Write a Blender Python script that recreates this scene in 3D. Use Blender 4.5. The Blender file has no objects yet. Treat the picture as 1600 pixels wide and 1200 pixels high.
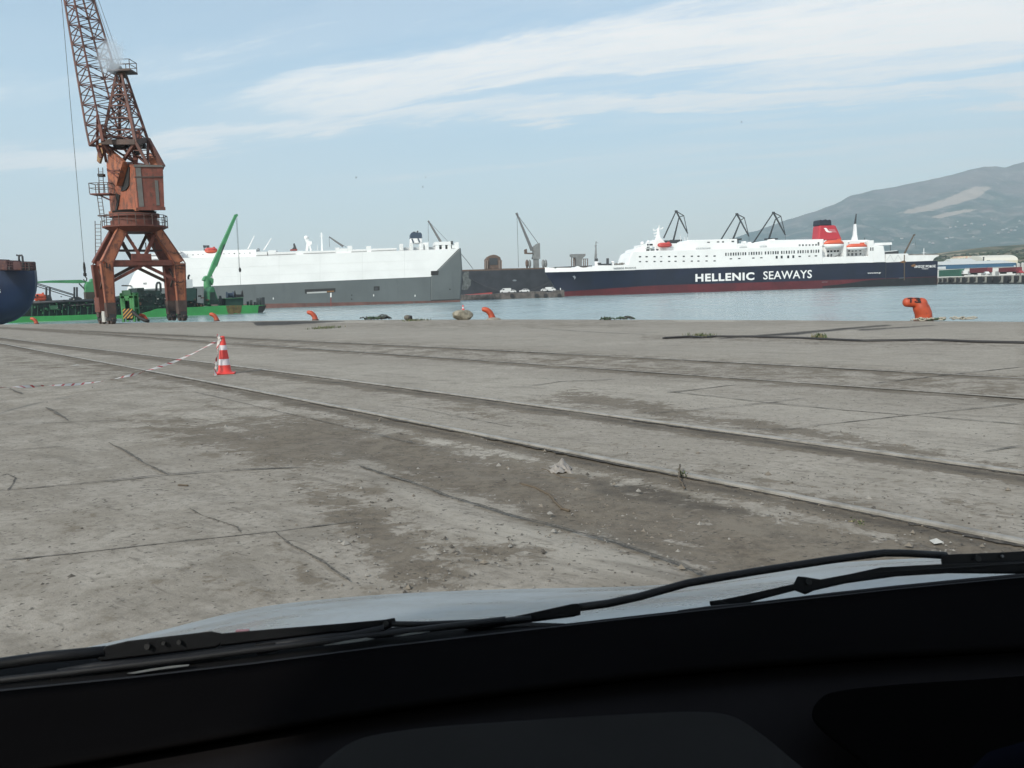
import bpy, bmesh, math, random
import numpy as np
from mathutils import Vector, Matrix
random.seed(7)
rng = np.random.default_rng(7)
scene = bpy.context.scene
COL = scene.collection
R = math.radians

# ------------------------------------------------------------------ camera
CAM_Z = 1.4
F = 1330.0                      # focal length in pixels of the 1600 px wide photograph
PITCH, ROLL = R(6.35), R(1.75)
fwd = Vector((0, math.cos(PITCH), -math.sin(PITCH)))
up0 = Vector((0, math.sin(PITCH), math.cos(PITCH)))
rt0 = Vector((1, 0, 0))
RT = rt0 * math.cos(ROLL) - up0 * math.sin(ROLL)
UP = rt0 * math.sin(ROLL) + up0 * math.cos(ROLL)
EYE = Vector((0, 0, CAM_Z))
cam = bpy.data.cameras.new('camera')
cam.sensor_width = 36.0
cam.lens = 36.0 * F / 1600.0
cam.dof.use_dof = True; cam.dof.focus_distance = 40.0; cam.dof.aperture_fstop = 24.0
cam.clip_start = 0.02
cam.clip_end = 60000
camo = bpy.data.objects.new('camera', cam)
m3 = Matrix((RT, UP, -fwd)).transposed()
camo.matrix_world = Matrix.Translation(EYE) @ m3.to_4x4()
COL.objects.link(camo)
scene.camera = camo

# ------------------------------------------------------------------ light
SUN_DIR = Vector((-0.52, -0.72, 0.62)).normalized()       # towards the sun
SUN_EL = math.asin(SUN_DIR.z)
SUN_ROT = math.atan2(SUN_DIR.x, SUN_DIR.y)
sun = bpy.data.lights.new('sun', 'SUN')
sun.energy = 3.3
sun.angle = R(3.0)
sun.color = (1.0, 0.95, 0.87)
suno = bpy.data.objects.new('sun', sun)
suno.rotation_euler = SUN_DIR.to_track_quat('Z', 'Y').to_euler()
COL.objects.link(suno)
scene.view_settings.view_transform = 'Standard'
scene.view_settings.look = 'None'
scene.view_settings.exposure = 0.0
scene.view_settings.gamma = 1.0
scene.cycles.max_bounces = 6
scene.cycles.transparent_max_bounces = 24
scene.cycles.volume_bounces = 1
scene.cycles.use_denoising = True

def build_world():
    w = bpy.data.worlds.new('World'); scene.world = w; w.use_nodes = True
    nt = w.node_tree; N = nt.nodes; L = nt.links
    N.clear()
    out = N.new('ShaderNodeOutputWorld'); bg = N.new('ShaderNodeBackground')
    bg.inputs['Strength'].default_value = 0.15
    sky = N.new('ShaderNodeTexSky'); sky.sky_type = 'NISHITA'; sky.sun_disc = False
    sky.sun_elevation = SUN_EL; sky.sun_rotation = SUN_ROT
    sky.air_density = 1.0; sky.dust_density = 1.2; sky.ozone_density = 1.2
    tc = N.new('ShaderNodeTexCoord'); sep = N.new('ShaderNodeSeparateXYZ')
    L.new(tc.outputs['Generated'], sep.inputs[0])
    def math_(op, a, b=None, clamp=False):
        n = N.new('ShaderNodeMath'); n.operation = op; n.use_clamp = clamp
        for i, v in enumerate((a, b)):
            if v is None: continue
            if isinstance(v, (int, float)): n.inputs[i].default_value = v
            else: L.new(v, n.inputs[i])
        return n.outputs[0]
    zc = math_('ADD', math_('MAXIMUM', sep.outputs['Z'], 0.0), 0.10)
    u = math_('DIVIDE', sep.outputs['X'], zc); v = math_('DIVIDE', sep.outputs['Y'], zc)
    ca, sa = math.cos(R(160)), math.sin(R(160))          # cloud streets run this way overhead
    A_ = math_('ADD', math_('MULTIPLY', u, ca), math_('MULTIPLY', v, sa))
    B_ = math_('SUBTRACT', math_('MULTIPLY', v, ca), math_('MULTIPLY', u, sa))
    def cnoise(fa, fb, det, rough, dist, off):
        c = N.new('ShaderNodeCombineXYZ')
        L.new(math_('ADD', math_('MULTIPLY', A_, fa), off[0]), c.inputs[0]); L.new(math_('ADD', math_('MULTIPLY', B_, fb), off[1]), c.inputs[1])
        nz = N.new('ShaderNodeTexNoise'); nz.inputs['Scale'].default_value = 1.0
        nz.inputs['Detail'].default_value = det; nz.inputs['Roughness'].default_value = rough; nz.inputs['Distortion'].default_value = dist
        L.new(c.outputs[0], nz.inputs['Vector']); return nz.outputs['Fac']
    def ramp(x, a, b_, lo=0.0, hi=1.0):
        mr = N.new('ShaderNodeMapRange'); mr.interpolation_type = 'SMOOTHSTEP'
        for k, q in zip(('From Min', 'From Max', 'To Min', 'To Max'), (a, b_, lo, hi)): mr.inputs[k].default_value = q
        L.new(x, mr.inputs['Value']); return mr.outputs['Result']
    n1 = cnoise(0.9, 2.6, 10, 0.60, 0.3, (3.7, 1.2)); n2 = cnoise(2.6, 8.5, 9, 0.68, 0.5, (8.3, 4.4)); n3 = cnoise(.5, .8, 4, .5, 0, (1.1, 7.7))
    nn = math_('ADD', math_('MULTIPLY', n1, .50), math_('MULTIPLY', n2, .50))
    wob = math_('MULTIPLY', math_('SUBTRACT', n1, .5), .9)
    def street(c0, ca_, half, soft, amax):               # one long bank of cloud along A, centred on B = c0 + ca_ * A
        d = math_('ABSOLUTE', math_('SUBTRACT', math_('ADD', B_, wob), math_('ADD', math_('MULTIPLY', A_, ca_), c0)))
        return math_('MULTIPLY', ramp(d, half, half + soft, 1, 0), ramp(A_, amax - .9, amax, 1, 0))
    s1 = street(-2.68, 0.02, .15, .22, 2.4); s2 = street(-3.36, .22, .07, .17, 3.9); s6 = street(-3.02, 0.0, .10, .20, .9); s3 = street(-4.08, .13, .03, .10, 2.6)
    s4 = street(-1.95, .0, .03, .16, 1.9); s5 = street(-2.3, .10, .04, .18, 3.2)
    body = math_('MAXIMUM', math_('MAXIMUM', math_('MAXIMUM', s1, math_('MULTIPLY', s6, .8)), math_('MULTIPLY', s2, .95)), math_('MAXIMUM', math_('MULTIPLY', s3, .55), math_('MAXIMUM', math_('MULTIPLY', s4, .35), math_('MULTIPLY', s5, .4))))
    cf = math_('MULTIPLY', ramp(math_('ADD', nn, math_('MULTIPLY', body, .42)), .60, 1.02), .97)
    cf = math_('MAXIMUM', cf, math_('MULTIPLY', body, .30))
    wisp = cnoise(1.1, 5.0, 9, .62, .5, (5.5, 2.2))           # torn streaks to the right of the picture
    cf = math_('MAXIMUM', cf, math_('MULTIPLY', math_('MULTIPLY', ramp(wisp, .40, .68), ramp(A_, .2, 1.7, 1, 0)), .34))
    veil = math_('ADD', math_('MULTIPLY', ramp(n3, .3, .75), .12), .07)
    cf = math_('ADD', math_('MULTIPLY', cf, math_('SUBTRACT', 1.0, veil)), veil, True)
    mix = N.new('ShaderNodeMix'); mix.data_type = 'RGBA'
    tint = N.new('ShaderNodeMix'); tint.data_type = 'RGBA'; tint.blend_type = 'MULTIPLY'; tint.inputs['Factor'].default_value = 1
    L.new(sky.outputs[0], tint.inputs['A']); tint.inputs['B'].default_value = (1.10, 1.27, 1.21, 1)
    L.new(cf, mix.inputs['Factor']); L.new(tint.outputs['Result'], mix.inputs['A'])
    mix.inputs['B'].default_value = (8.9, 8.35, 7.75, 1)
    low = N.new('ShaderNodeMix'); low.data_type = 'RGBA'       # whitish summer murk low over the horizon
    L.new(ramp(sep.outputs['Z'], -.02, .24, .72, 0), low.inputs['Factor']); L.new(mix.outputs['Result'], low.inputs['A']); low.inputs['B'].default_value = (6.0, 5.45, 4.95, 1)
    L.new(low.outputs['Result'], bg.inputs['Color']); L.new(bg.outputs[0], out.inputs['Surface'])
build_world()

# ------------------------------------------------------------------ picking points of the place
HOR = lambda px: 452.0 - math.tan(ROLL) * (px - 800.0)
SLOPE, WATER_Z = -0.01, -3.2
def ray(px, py):
    return fwd * F + RT * (px - 800.0) + UP * (600.0 - py)
def P(px, py, Y):                       # the point at that distance ahead
    d = ray(px, py); return EYE + d * (Y / d.y)
def G(px, py):                          # on the quay
    d = ray(px, py); t = (-CAM_Z) / (d.z - SLOPE * d.y); return EYE + d * t
def W(px, py, z=None):                  # on the water (or any level)
    z = WATER_Z if z is None else z
    d = ray(px, py); return EYE + d * ((z - CAM_Z) / d.z)
def gz(x, y): return SLOPE * y
def proj(p):
    d = Vector(p) - EYE; k = F / d.dot(fwd)
    return 800 + d.dot(RT) * k, 600 - d.dot(UP) * k

# ------------------------------------------------------------------ materials
MATS = {}
class NB:
    def __init__(s, name):
        s.m = bpy.data.materials.new(name); s.m.use_nodes = True
        s.nt = s.m.node_tree; s.N = s.nt.nodes; s.L = s.nt.links
        s.b = s.N['Principled BSDF']
    def n(s, t, **kw):
        n = s.N.new(t)
        for k, v in kw.items(): setattr(n, k, v)
        return n
    def set(s, sock, v):
        if isinstance(v, bpy.types.NodeSocket): s.L.new(v, sock)
        else: sock.default_value = v
    def coord(s, kind='Object', scale=None, rot=None, loc=None):
        o = s.n('ShaderNodeTexCoord').outputs[kind]
        for kw in ({'Rotation': rot, 'Location': loc}, {'Scale': scale}):
            kw = {k: v for k, v in kw.items() if v}
            if kw:
                mp = s.n('ShaderNodeMapping')
                for k, v in kw.items(): mp.inputs[k].default_value = v
                s.L.new(o, mp.inputs[0]); o = mp.outputs[0]
        return o
    def noise(s, vec, scale, det=5, rough=0.55, dist=0.0):
        n = s.n('ShaderNodeTexNoise'); s.L.new(vec, n.inputs['Vector'])
        n.inputs['Scale'].default_value = scale; n.inputs['Detail'].default_value = det
        n.inputs['Roughness'].default_value = rough; n.inputs['Distortion'].default_value = dist
        return n.outputs['Fac']
    def rng(s, v, a, b, c=0.0, d=1.0, smooth=True):
        n = s.n('ShaderNodeMapRange')
        if smooth: n.interpolation_type = 'SMOOTHSTEP'
        s.L.new(v, n.inputs['Value'])
        for k, q in zip(('From Min', 'From Max', 'To Min', 'To Max'), (a, b, c, d)): n.inputs[k].default_value = q
        return n.outputs['Result']
    def math(s, op, a, b=0.0, clamp=False):
        n = s.n('ShaderNodeMath', operation=op, use_clamp=clamp)
        s.set(n.inputs[0], a); s.set(n.inputs[1], b); return n.outputs[0]
    def mix(s, f, a, b):
        n = s.n('ShaderNodeMix', data_type='RGBA')
        s.set(n.inputs['Factor'], f)
        for k, v in (('A', a), ('B', b)):
            if not isinstance(v, bpy.types.NodeSocket): v = (*v[:3], 1)
            s.set(n.inputs[k], v)
        return n.outputs['Result']
    def bump(s, h, strength=0.3, dist=0.02, normal=None):
        n = s.n('ShaderNodeBump'); n.inputs['Strength'].default_value = strength
        n.inputs['Distance'].default_value = dist; s.L.new(h, n.inputs['Height'])
        if normal is not None: s.L.new(normal, n.inputs['Normal'])
        return n.outputs[0]
    def fin(s, col=None, rough=None, normal=None, metal=None, spec=None):
        if col is not None: s.set(s.b.inputs['Base Color'], col if isinstance(col, bpy.types.NodeSocket) else (*col[:3], 1))
        if rough is not None: s.set(s.b.inputs['Roughness'], rough)
        if normal is not None: s.L.new(normal, s.b.inputs['Normal'])
        if metal is not None: s.b.inputs['Metallic'].default_value = metal
        if spec is not None: s.b.inputs['Specular IOR Level'].default_value = spec
        return s.m

def paint(name, col, rust=0.0, rustcol=(0.16, 0.06, 0.03), rough=0.5, scale=0.3, var=0.18, streak=False, metal=0.0, bump=0.0):
    """weathered paint: broad fading, vertical streaks, rust patches"""
    if name in MATS: return MATS[name]
    b = NB(name); co = b.coord('Object')
    n1 = b.noise(co, scale * 2, 6, 0.6)
    dark = tuple(c * (1 - var) for c in col); lite = tuple(min(1, c * (1 + var * 0.7)) for c in col)
    c = b.mix(b.rng(n1, 0.3, 0.7), dark, lite)
    st = b.noise(b.coord('Object', scale=(scale * 9, scale * 9, scale * 0.7)), 1.0, 5, 0.65)
    if streak: c = b.mix(b.rng(st, 0.52, 0.78, 0, 0.45), c, tuple(x * 0.55 for x in col))
    if rust > 0:
        nr = b.math('ADD', b.math('MULTIPLY', b.noise(co, scale * 5, 8, 0.7), 0.6), b.math('MULTIPLY', st, 0.4))
        c = b.mix(b.rng(nr, 0.62 - rust * 0.25, 0.70 - rust * 0.2), c, rustcol)
    nrm = b.bump(b.noise(co, scale * 20, 4), bump, 0.02) if bump else None
    MATS[name] = b.fin(c, rough, nrm, metal)
    return MATS[name]
def plain(name, col, rough=0.6, metal=0.0, var=0.08, scale=6.0):
    if name in MATS: return MATS[name]
    b = NB(name)
    n1 = b.noise(b.coord('Object'), scale, 4)
    c = b.mix(n1, tuple(c * (1 - var) for c in col), tuple(min(1, c * (1 + var)) for c in col))
    MATS[name] = b.fin(c, rough, None, metal)
    return MATS[name]

# ------------------------------------------------------------------ mesh builder
class MB:
    def __init__(s): s.v = []; s.f = []; s.mi = []; s.cur = 0
    def add(s, vs, fs):
        k = len(s.v); s.v += [Vector(p) for p in vs]
        s.f += [tuple(i + k for i in f) for f in fs]; s.mi += [s.cur] * len(fs)
        return s
    def box(s, x0, x1, y0, y1, z0, z1):
        return s.add([(x0,y0,z0),(x1,y0,z0),(x1,y1,z0),(x0,y1,z0),(x0,y0,z1),(x1,y0,z1),(x1,y1,z1),(x0,y1,z1)],
                     [(0,3,2,1),(4,5,6,7),(0,1,5,4),(1,2,6,5),(2,3,7,6),(3,0,4,7)])
    def hexa(s, p):                      # 8 points: bottom ring, top ring
        return s.add(p, [(0,3,2,1),(4,5,6,7),(0,1,5,4),(1,2,6,5),(2,3,7,6),(3,0,4,7)])
    def bar(s, a, b, w, h=None, w2=None, h2=None, ref=None):
        a = Vector(a); b = Vector(b); h = w if h is None else h
        w2 = w if w2 is None else w2; h2 = h if h2 is None else h2
        d = (b - a)
        if d.length < 1e-6: return s
        d.normalize(); r = Vector(ref) if ref is not None else Vector((0, 0, 1))
        if abs(d.dot(r)) > 0.97: r = Vector((0, 1, 0)) if abs(d.y) < 0.9 else Vector((1, 0, 0))
        x = d.cross(r).normalized(); y = x.cross(d).normalized()
        ps = []
        for q, ww, hh in ((a, w, h), (b, w2, h2)):
            for sx, sy in ((-1, -1), (1, -1), (1, 1), (-1, 1)): ps.append(q + x * sx * ww / 2 + y * sy * hh / 2)
        return s.add(ps, [(0,3,2,1),(4,5,6,7),(0,1,5,4),(1,2,6,5),(2,3,7,6),(3,0,4,7)])
    def tube(s, pts, r, n=8, cap=True):
        pts = [Vector(p) for p in pts]; rs = r if isinstance(r, (list, tuple)) else [r] * len(pts)
        rings = []; prev = None
        for i, p in enumerate(pts):
            d = (pts[min(i + 1, len(pts) - 1)] - pts[max(i - 1, 0)])
            d = d.normalized() if d.length > 1e-9 else Vector((0, 0, 1))
            if prev is None:
                prev = d.cross(Vector((0, 0, 1)))
                if prev.length < 1e-3: prev = d.cross(Vector((0, 1, 0)))
                prev.normalize()
            x = (prev - d * prev.dot(d))
            x = x.normalized() if x.length > 1e-6 else d.orthogonal().normalized()
            y = d.cross(x); prev = x
            rings.append([p + (x * math.cos(2*math.pi*k/n) + y * math.sin(2*math.pi*k/n)) * rs[i] for k in range(n)])
        return s.loft(rings, cap)
    def loft(s, rings, cap=True, closed=True):
        n = len(rings[0]); vs = [p for r in rings for p in r]; fs = []
        for i in range(len(rings) - 1):
            for k in range(n if closed else n - 1):
                k2 = (k + 1) % n
                fs.append((i*n+k, i*n+k2, (i+1)*n+k2, (i+1)*n+k))
        if cap and closed:
            fs.append(tuple(reversed(range(n)))); fs.append(tuple((len(rings)-1)*n + k for k in range(n)))
        return s.add(vs, fs)
    def lathe(s, prof, c=(0, 0, 0), n=20, sx=1, sy=1):   # prof: (radius, z)
        return s.loft([[Vector((c[0] + math.cos(2*math.pi*k/n)*r*sx, c[1] + math.sin(2*math.pi*k/n)*r*sy, c[2] + z)) for k in range(n)] for r, z in prof])
    def prism(s, poly, y0, y1):          # (x, z) outline extruded along y
        n = len(poly)
        return s.add([(x, y0, z) for x, z in poly] + [(x, y1, z) for x, z in poly],
                     [tuple(range(n)), tuple(reversed(range(n, 2*n)))] + [(k, k+n, (k+1)%n+n, (k+1)%n) for k in range(n)])
    def prismz(s, poly, z0, z1):
        n = len(poly)
        return s.add([(x, y, z0) for x, y in poly] + [(x, y, z1) for x, y in poly],
                     [tuple(reversed(range(n))), tuple(range(n, 2*n))] + [(k, (k+1)%n, (k+1)%n+n, k+n) for k in range(n)])
    def ell(s, c, rx, ry, rz, n=16, m=10, z0=-1.0, z1=1.0):
        rings = []
        for j in range(m + 1):
            t = z0 + (z1 - z0) * j / m; a = math.asin(max(-1, min(1, t))); rr = max(math.cos(a), 1e-3)
            rings.append([Vector((c[0] + rx*rr*math.cos(2*math.pi*k/n), c[1] + ry*rr*math.sin(2*math.pi*k/n), c[2] + rz*t)) for k in range(n)])
        return s.loft(rings)
    def build(s, name, mat, parent=None, smooth=False, bevel=0.0, local=None, auto=None):
        me = bpy.data.meshes.new(name)
        vs = s.v if local is None else [local @ p for p in s.v]
        me.from_pydata([tuple(p) for p in vs], [], s.f)
        for m in (mat if isinstance(mat, (list, tuple)) else [mat]): me.materials.append(m)
        me.polygons.foreach_set('material_index', s.mi)
        bm = bmesh.new(); bm.from_mesh(me); bmesh.ops.recalc_face_normals(bm, faces=bm.faces); bm.to_mesh(me); bm.free()
        if smooth or auto:
            me.polygons.foreach_set('use_smooth', [True] * len(me.polygons))
            if auto: me.set_sharp_from_angle(angle=R(auto))
        me.update()
        o = bpy.data.objects.new(name, me); COL.objects.link(o)
        if parent is not None: o.parent = parent
        if bevel:
            b = o.modifiers.new('bevel', 'BEVEL'); b.width = bevel; b.segments = 2; b.limit_method = 'ANGLE'; b.angle_limit = R(40)
        return o

def tag(o, label=None, cat=None, group=None, kind=None):
    if label: o['label'] = label
    if cat: o['category'] = cat
    if group: o['group'] = group
    if kind: o['kind'] = kind
    return o
def thing(name, loc=(0, 0, 0), label=None, cat=None, group=None, rz=0.0):
    o = bpy.data.objects.new(name, None); COL.objects.link(o); o.empty_display_size = 0.3
    o.location = loc; o.rotation_euler = (0, 0, rz)
    return tag(o, label, cat, group)
def copy_tree(o, loc=None, rz=None, parent=None, label=None):
    c = o.copy(); COL.objects.link(c)
    if parent is not None: c.parent = parent
    if loc is not None: c.location = loc
    if rz is not None: c.rotation_euler = (0, 0, rz)
    if label: c['label'] = label
    for ch in list(o.children): copy_tree(ch, parent=c)
    return c
_fonts = {}
def text_mesh(name, body, size, mat, parent, loc, rot=(R(90), 0, 0), bold=0.0, xscale=1.0, depth=0.03, spacing=1.0, align='LEFT'):
    cu = bpy.data.curves.new(name, 'FONT'); cu.body = body; cu.size = size; cu.extrude = depth; cu.offset = bold
    cu.space_character = spacing; cu.align_x = align; cu.resolution_u = 3
    o = bpy.data.objects.new(name, cu); COL.objects.link(o)
    dg = bpy.context.evaluated_depsgraph_get()
    me = bpy.data.meshes.new_from_object(o.evaluated_get(dg)); me.name = name
    bpy.data.objects.remove(o)
    me.materials.clear(); me.materials.append(mat)
    ob = bpy.data.objects.new(name, me); COL.objects.link(ob)
    if parent is not None: ob.parent = parent
    ob.location = loc; ob.rotation_euler = rot; ob.scale = (xscale, 1, 1)
    return ob

class Side:
    """the upright side of a ship or building: local x along it, y away from the viewer, z up from the water"""
    def __init__(s, a, b, name, label, cat, group=None):
        s.o = Vector(a); d = Vector(b) - Vector(a); d.z = 0
        s.len = d.length; s.x = d.normalized(); s.y = Vector((0, 0, 1)).cross(s.x)
        s.root = thing(name, s.o, label, cat, group, math.atan2(s.x.y, s.x.x))
    def at(s, px, py, y=0.0):
        d = ray(px, py); o = s.o + s.y * y
        t = (o - EYE).dot(s.y) / d.dot(s.y); q = EYE + d * t - s.o
        return q.dot(s.x), q.z
    def xz(s, pts, y=0.0): return [s.at(px, py, y) for px, py in pts]
    def v(s, px, py, y=0.0):
        x, z = s.at(px, py, y); return Vector((x, y, z))
    def pix(s, m, x0, y0, x1, y1, ya, yb, yref=None):   # box from a pixel rectangle on the plane y = yref
        yr = ya if yref is None else yref; xm, ym = (x0 + x1) / 2, (y0 + y1) / 2
        return m.box(s.at(x0, ym, yr)[0], s.at(x1, ym, yr)[0], ya, yb, s.at(xm, y1, yr)[1], s.at(xm, y0, yr)[1])
# ================================================================== THE SETTING
EDGE_PX = [(0, 507), (200, 504.5), (430, 501), (640, 499.5), (800, 499.2), (1000, 499.6), (1250, 500.6), (1440, 501.6), (1600, 503)]
EDGE = [G(*p) for p in EDGE_PX]
d0 = (EDGE[0] - EDGE[1]).normalized(); d1 = (EDGE[-1] - EDGE[-2]).normalized()
EDGE = [EDGE[0] + d0 * 160] + EDGE + [EDGE[-1] + d1 * 70]

def seg_dist(px, py, poly, closed):
    """distance to an outline; negative inside when closed"""
    x, y = px, py; best = np.full(x.shape, 1e9); ins = np.zeros(x.shape, bool)
    pts = list(poly); n = len(pts)
    for i in range(n if closed else n - 1):
        ax, ay = pts[i]; bx, by = pts[(i + 1) % n]
        dx, dy = bx - ax, by - ay; L2 = dx * dx + dy * dy + 1e-12
        t = np.clip(((x - ax) * dx + (y - ay) * dy) / L2, 0, 1)
        best = np.minimum(best, np.hypot(x - ax - t * dx, y - ay - t * dy))
        if closed:
            c = ((ay > y) != (by > y)) & (x < (bx - ax) * (y - ay) / (by - ay + 1e-12) + ax)
            ins ^= c
    return np.where(ins, -best, best) if closed else best

FRONT_RAIL = [(0, 537), (125, 560), (200, 574), (300, 592), (500, 630), (800, 691.5), (1200, 770), (1600, 849)]
BACK_RAIL = [(0, 527), (125, 543), (250, 557), (370, 574), (500, 591), (800, 631), (1200, 682), (1600, 741)]
THIRD_RAIL = [(400, 540), (575, 551), (675, 557), (800, 566), (1000, 581), (1300, 604), (1600, 622)]
FOURTH_RAIL = [(400, 530), (525, 536), (600, 539), (700, 543.5), (1000, 559), (1300, 576), (1600, 591)]
def quad(pts):
    a = np.polyfit([p[0] for p in pts], [p[1] for p in pts], 2); return lambda x: float(np.polyval(a, x))
RAILS = [quad(q) for q in (FRONT_RAIL, BACK_RAIL, THIRD_RAIL, FOURTH_RAIL)]

# (outline in the photograph, softness, strength) of soil and painted near darkening, of black patches and painted crane shadow, of pale wear and painted far brightening on the slabs
SOIL_AND_LIGHT_FALLOFF = [
 ([(545,690),(700,688),(830,712),(960,745),(1130,783),(1280,812),(1450,848),(1600,880),(1600,930),(1130,930),(1060,882),(960,850),(850,812),(730,772),(600,738)], 26, .76),
 ([(170,655),(330,650),(480,640),(620,662),(760,698),(850,735),(760,742),(560,728),(420,742),(380,720),(270,690)], 34, .72),
 ([(430,735),(560,755),(640,800),(720,860),(740,930),(600,930),(560,880),(520,820),(460,780)], 46, .66),
 ([(520,838),(700,833),(890,848),(870,878),(650,886),(560,872)], 22, .52),
 ([(850,700),(1000,705),(1250,745),(1420,790),(1560,830),(1450,835),(1250,790),(1000,745)], 40, .52),
 ([(900,604),(1100,640),(1300,668),(1450,700),(1600,728),(1600,740),(1400,712),(1150,672),(950,646),(820,630)], 12, .62),
 ([(380,583),(500,590),(680,612),(760,624),(700,622),(500,600),(400,590)], 8, .5),
 ([(0,545),(120,562),(240,590),(330,612),(220,612),(100,590),(0,570)], 20, .52),
 ([(560,608),(760,640),(900,672),(860,676),(700,646),(600,625)], 12, .5),
 ([(1000,552),(1300,572),(1600,586),(1600,624),(1300,607),(1000,584),(800,568),(700,548)], 10, .42),
 ([(400,524),(640,534),(800,545),(800,568),(640,558),(400,542),(250,540)], 9, .42),
 ([(300,620),(520,660),(700,700),(640,720),(480,690),(330,650)], 26, .55),
 ([(1300,735),(1480,760),(1600,790),(1600,830),(1480,800),(1330,765)], 24, .45),
 ([(0,850),(300,842),(420,838),(430,850),(200,880),(0,900)], 18, .25),
 ([(-60,700),(300,740),(560,800),(800,900),(1100,1000),(-60,1100)], 120, .20),  # broad darkening that paints the light falloff onto the near ground
 ([(420,836),(520,900),(560,930),(480,930),(430,880)], 18, .42),
 ([(60,505),(400,501),(640,500),(1000,500),(1000,516),(640,515),(400,516),(60,518)], 8, .42),
 ([(1000,520),(1300,526),(1600,534),(1600,546),(1300,542),(1000,534)], 7, .45),
 ([(1180,768),(1600,850),(1600,905),(1500,868),(1350,828)], 10, .66),
]
BLACK = [
 ([(395,503),(440,502),(500,501.5),(540,502),(500,504.5),(450,507.5),(400,509)], 3, .95),
 ([(290,502),(400,501),(400,505),(330,505)], 3, .55),  # portal crane's cast shadow painted dark on the slabs
 ([(1105,529),(1180,523),(1270,516),(1330,511),(1392,506.5),(1395,509),(1310,517),(1240,524),(1130,530)], 2.5, .72),
 ([(1330,514),(1460,507),(1470,509),(1345,518)], 2, .6),
 ([(1030,529),(1110,524),(1120,529),(1040,531)], 2, .6),
 ([(1280,806),(1600,880),(1600,900),(1520,880),(1400,845)], 9, .55),
 ([(850,726),(1000,744),(1180,788),(1262,815),(1150,812),(1060,802),(930,776)], 14, .42),
 ([(520,770),(600,800),(650,850),(600,850),(540,800)], 30, .20),
 ([(0,548),(100,566),(200,588),(150,592),(50,572)], 14, .25),
]
PALE = [
 ([(640,676),(760,689),(850,714),(832,732),(760,722),(660,696)], 8, .62),
 ([(485,502.3),(600,501.6),(600,504),(500,505)], 2, .9), ([(1050,500.5),(1150,500.5),(1150,502.5),(1060,502.5)], 1.5, .9),
 ([(570,735),(700,780),(820,815),(1000,862),(1090,905),(900,905),(760,850),(640,790)], 12, .45),
 ([(1080,800),(1170,790),(1290,822),(1420,850),(1500,872),(1320,882),(1160,850)], 14, .55),
 ([(0,690),(250,690),(420,745),(400,830),(0,870)], 60, .08),
 ([(420,690),(560,700),(520,722),(430,716)], 14, .40),
 ([(640,680),(800,705),(870,728),(760,720)], 12, .42),
 ([(860,640),(1250,690),(1600,760),(1600,790),(1200,735),(900,690)], 22, .25),
 ([(1000,560),(1600,595),(1600,610),(1000,572)], 10, .18),
 ([(500,640),(640,655),(600,668),(500,655)], 8, .4),
 ([(420,585),(800,636),(1200,690),(1600,748),(1600,640),(1200,612),(800,572),(420,548),(0,515),(0,522),(200,548)], 18, .42), ([(0,506),(1600,504),(1600,590),(1000,556),(600,536),(200,524)], 8, .34), ([(560,650),(900,706),(1250,770),(1600,830),(1600,770),(1200,695),(800,645),(560,612)], 10, .30),  # broad lightening of the farther slabs, brighter far light put into the colour
]
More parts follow.
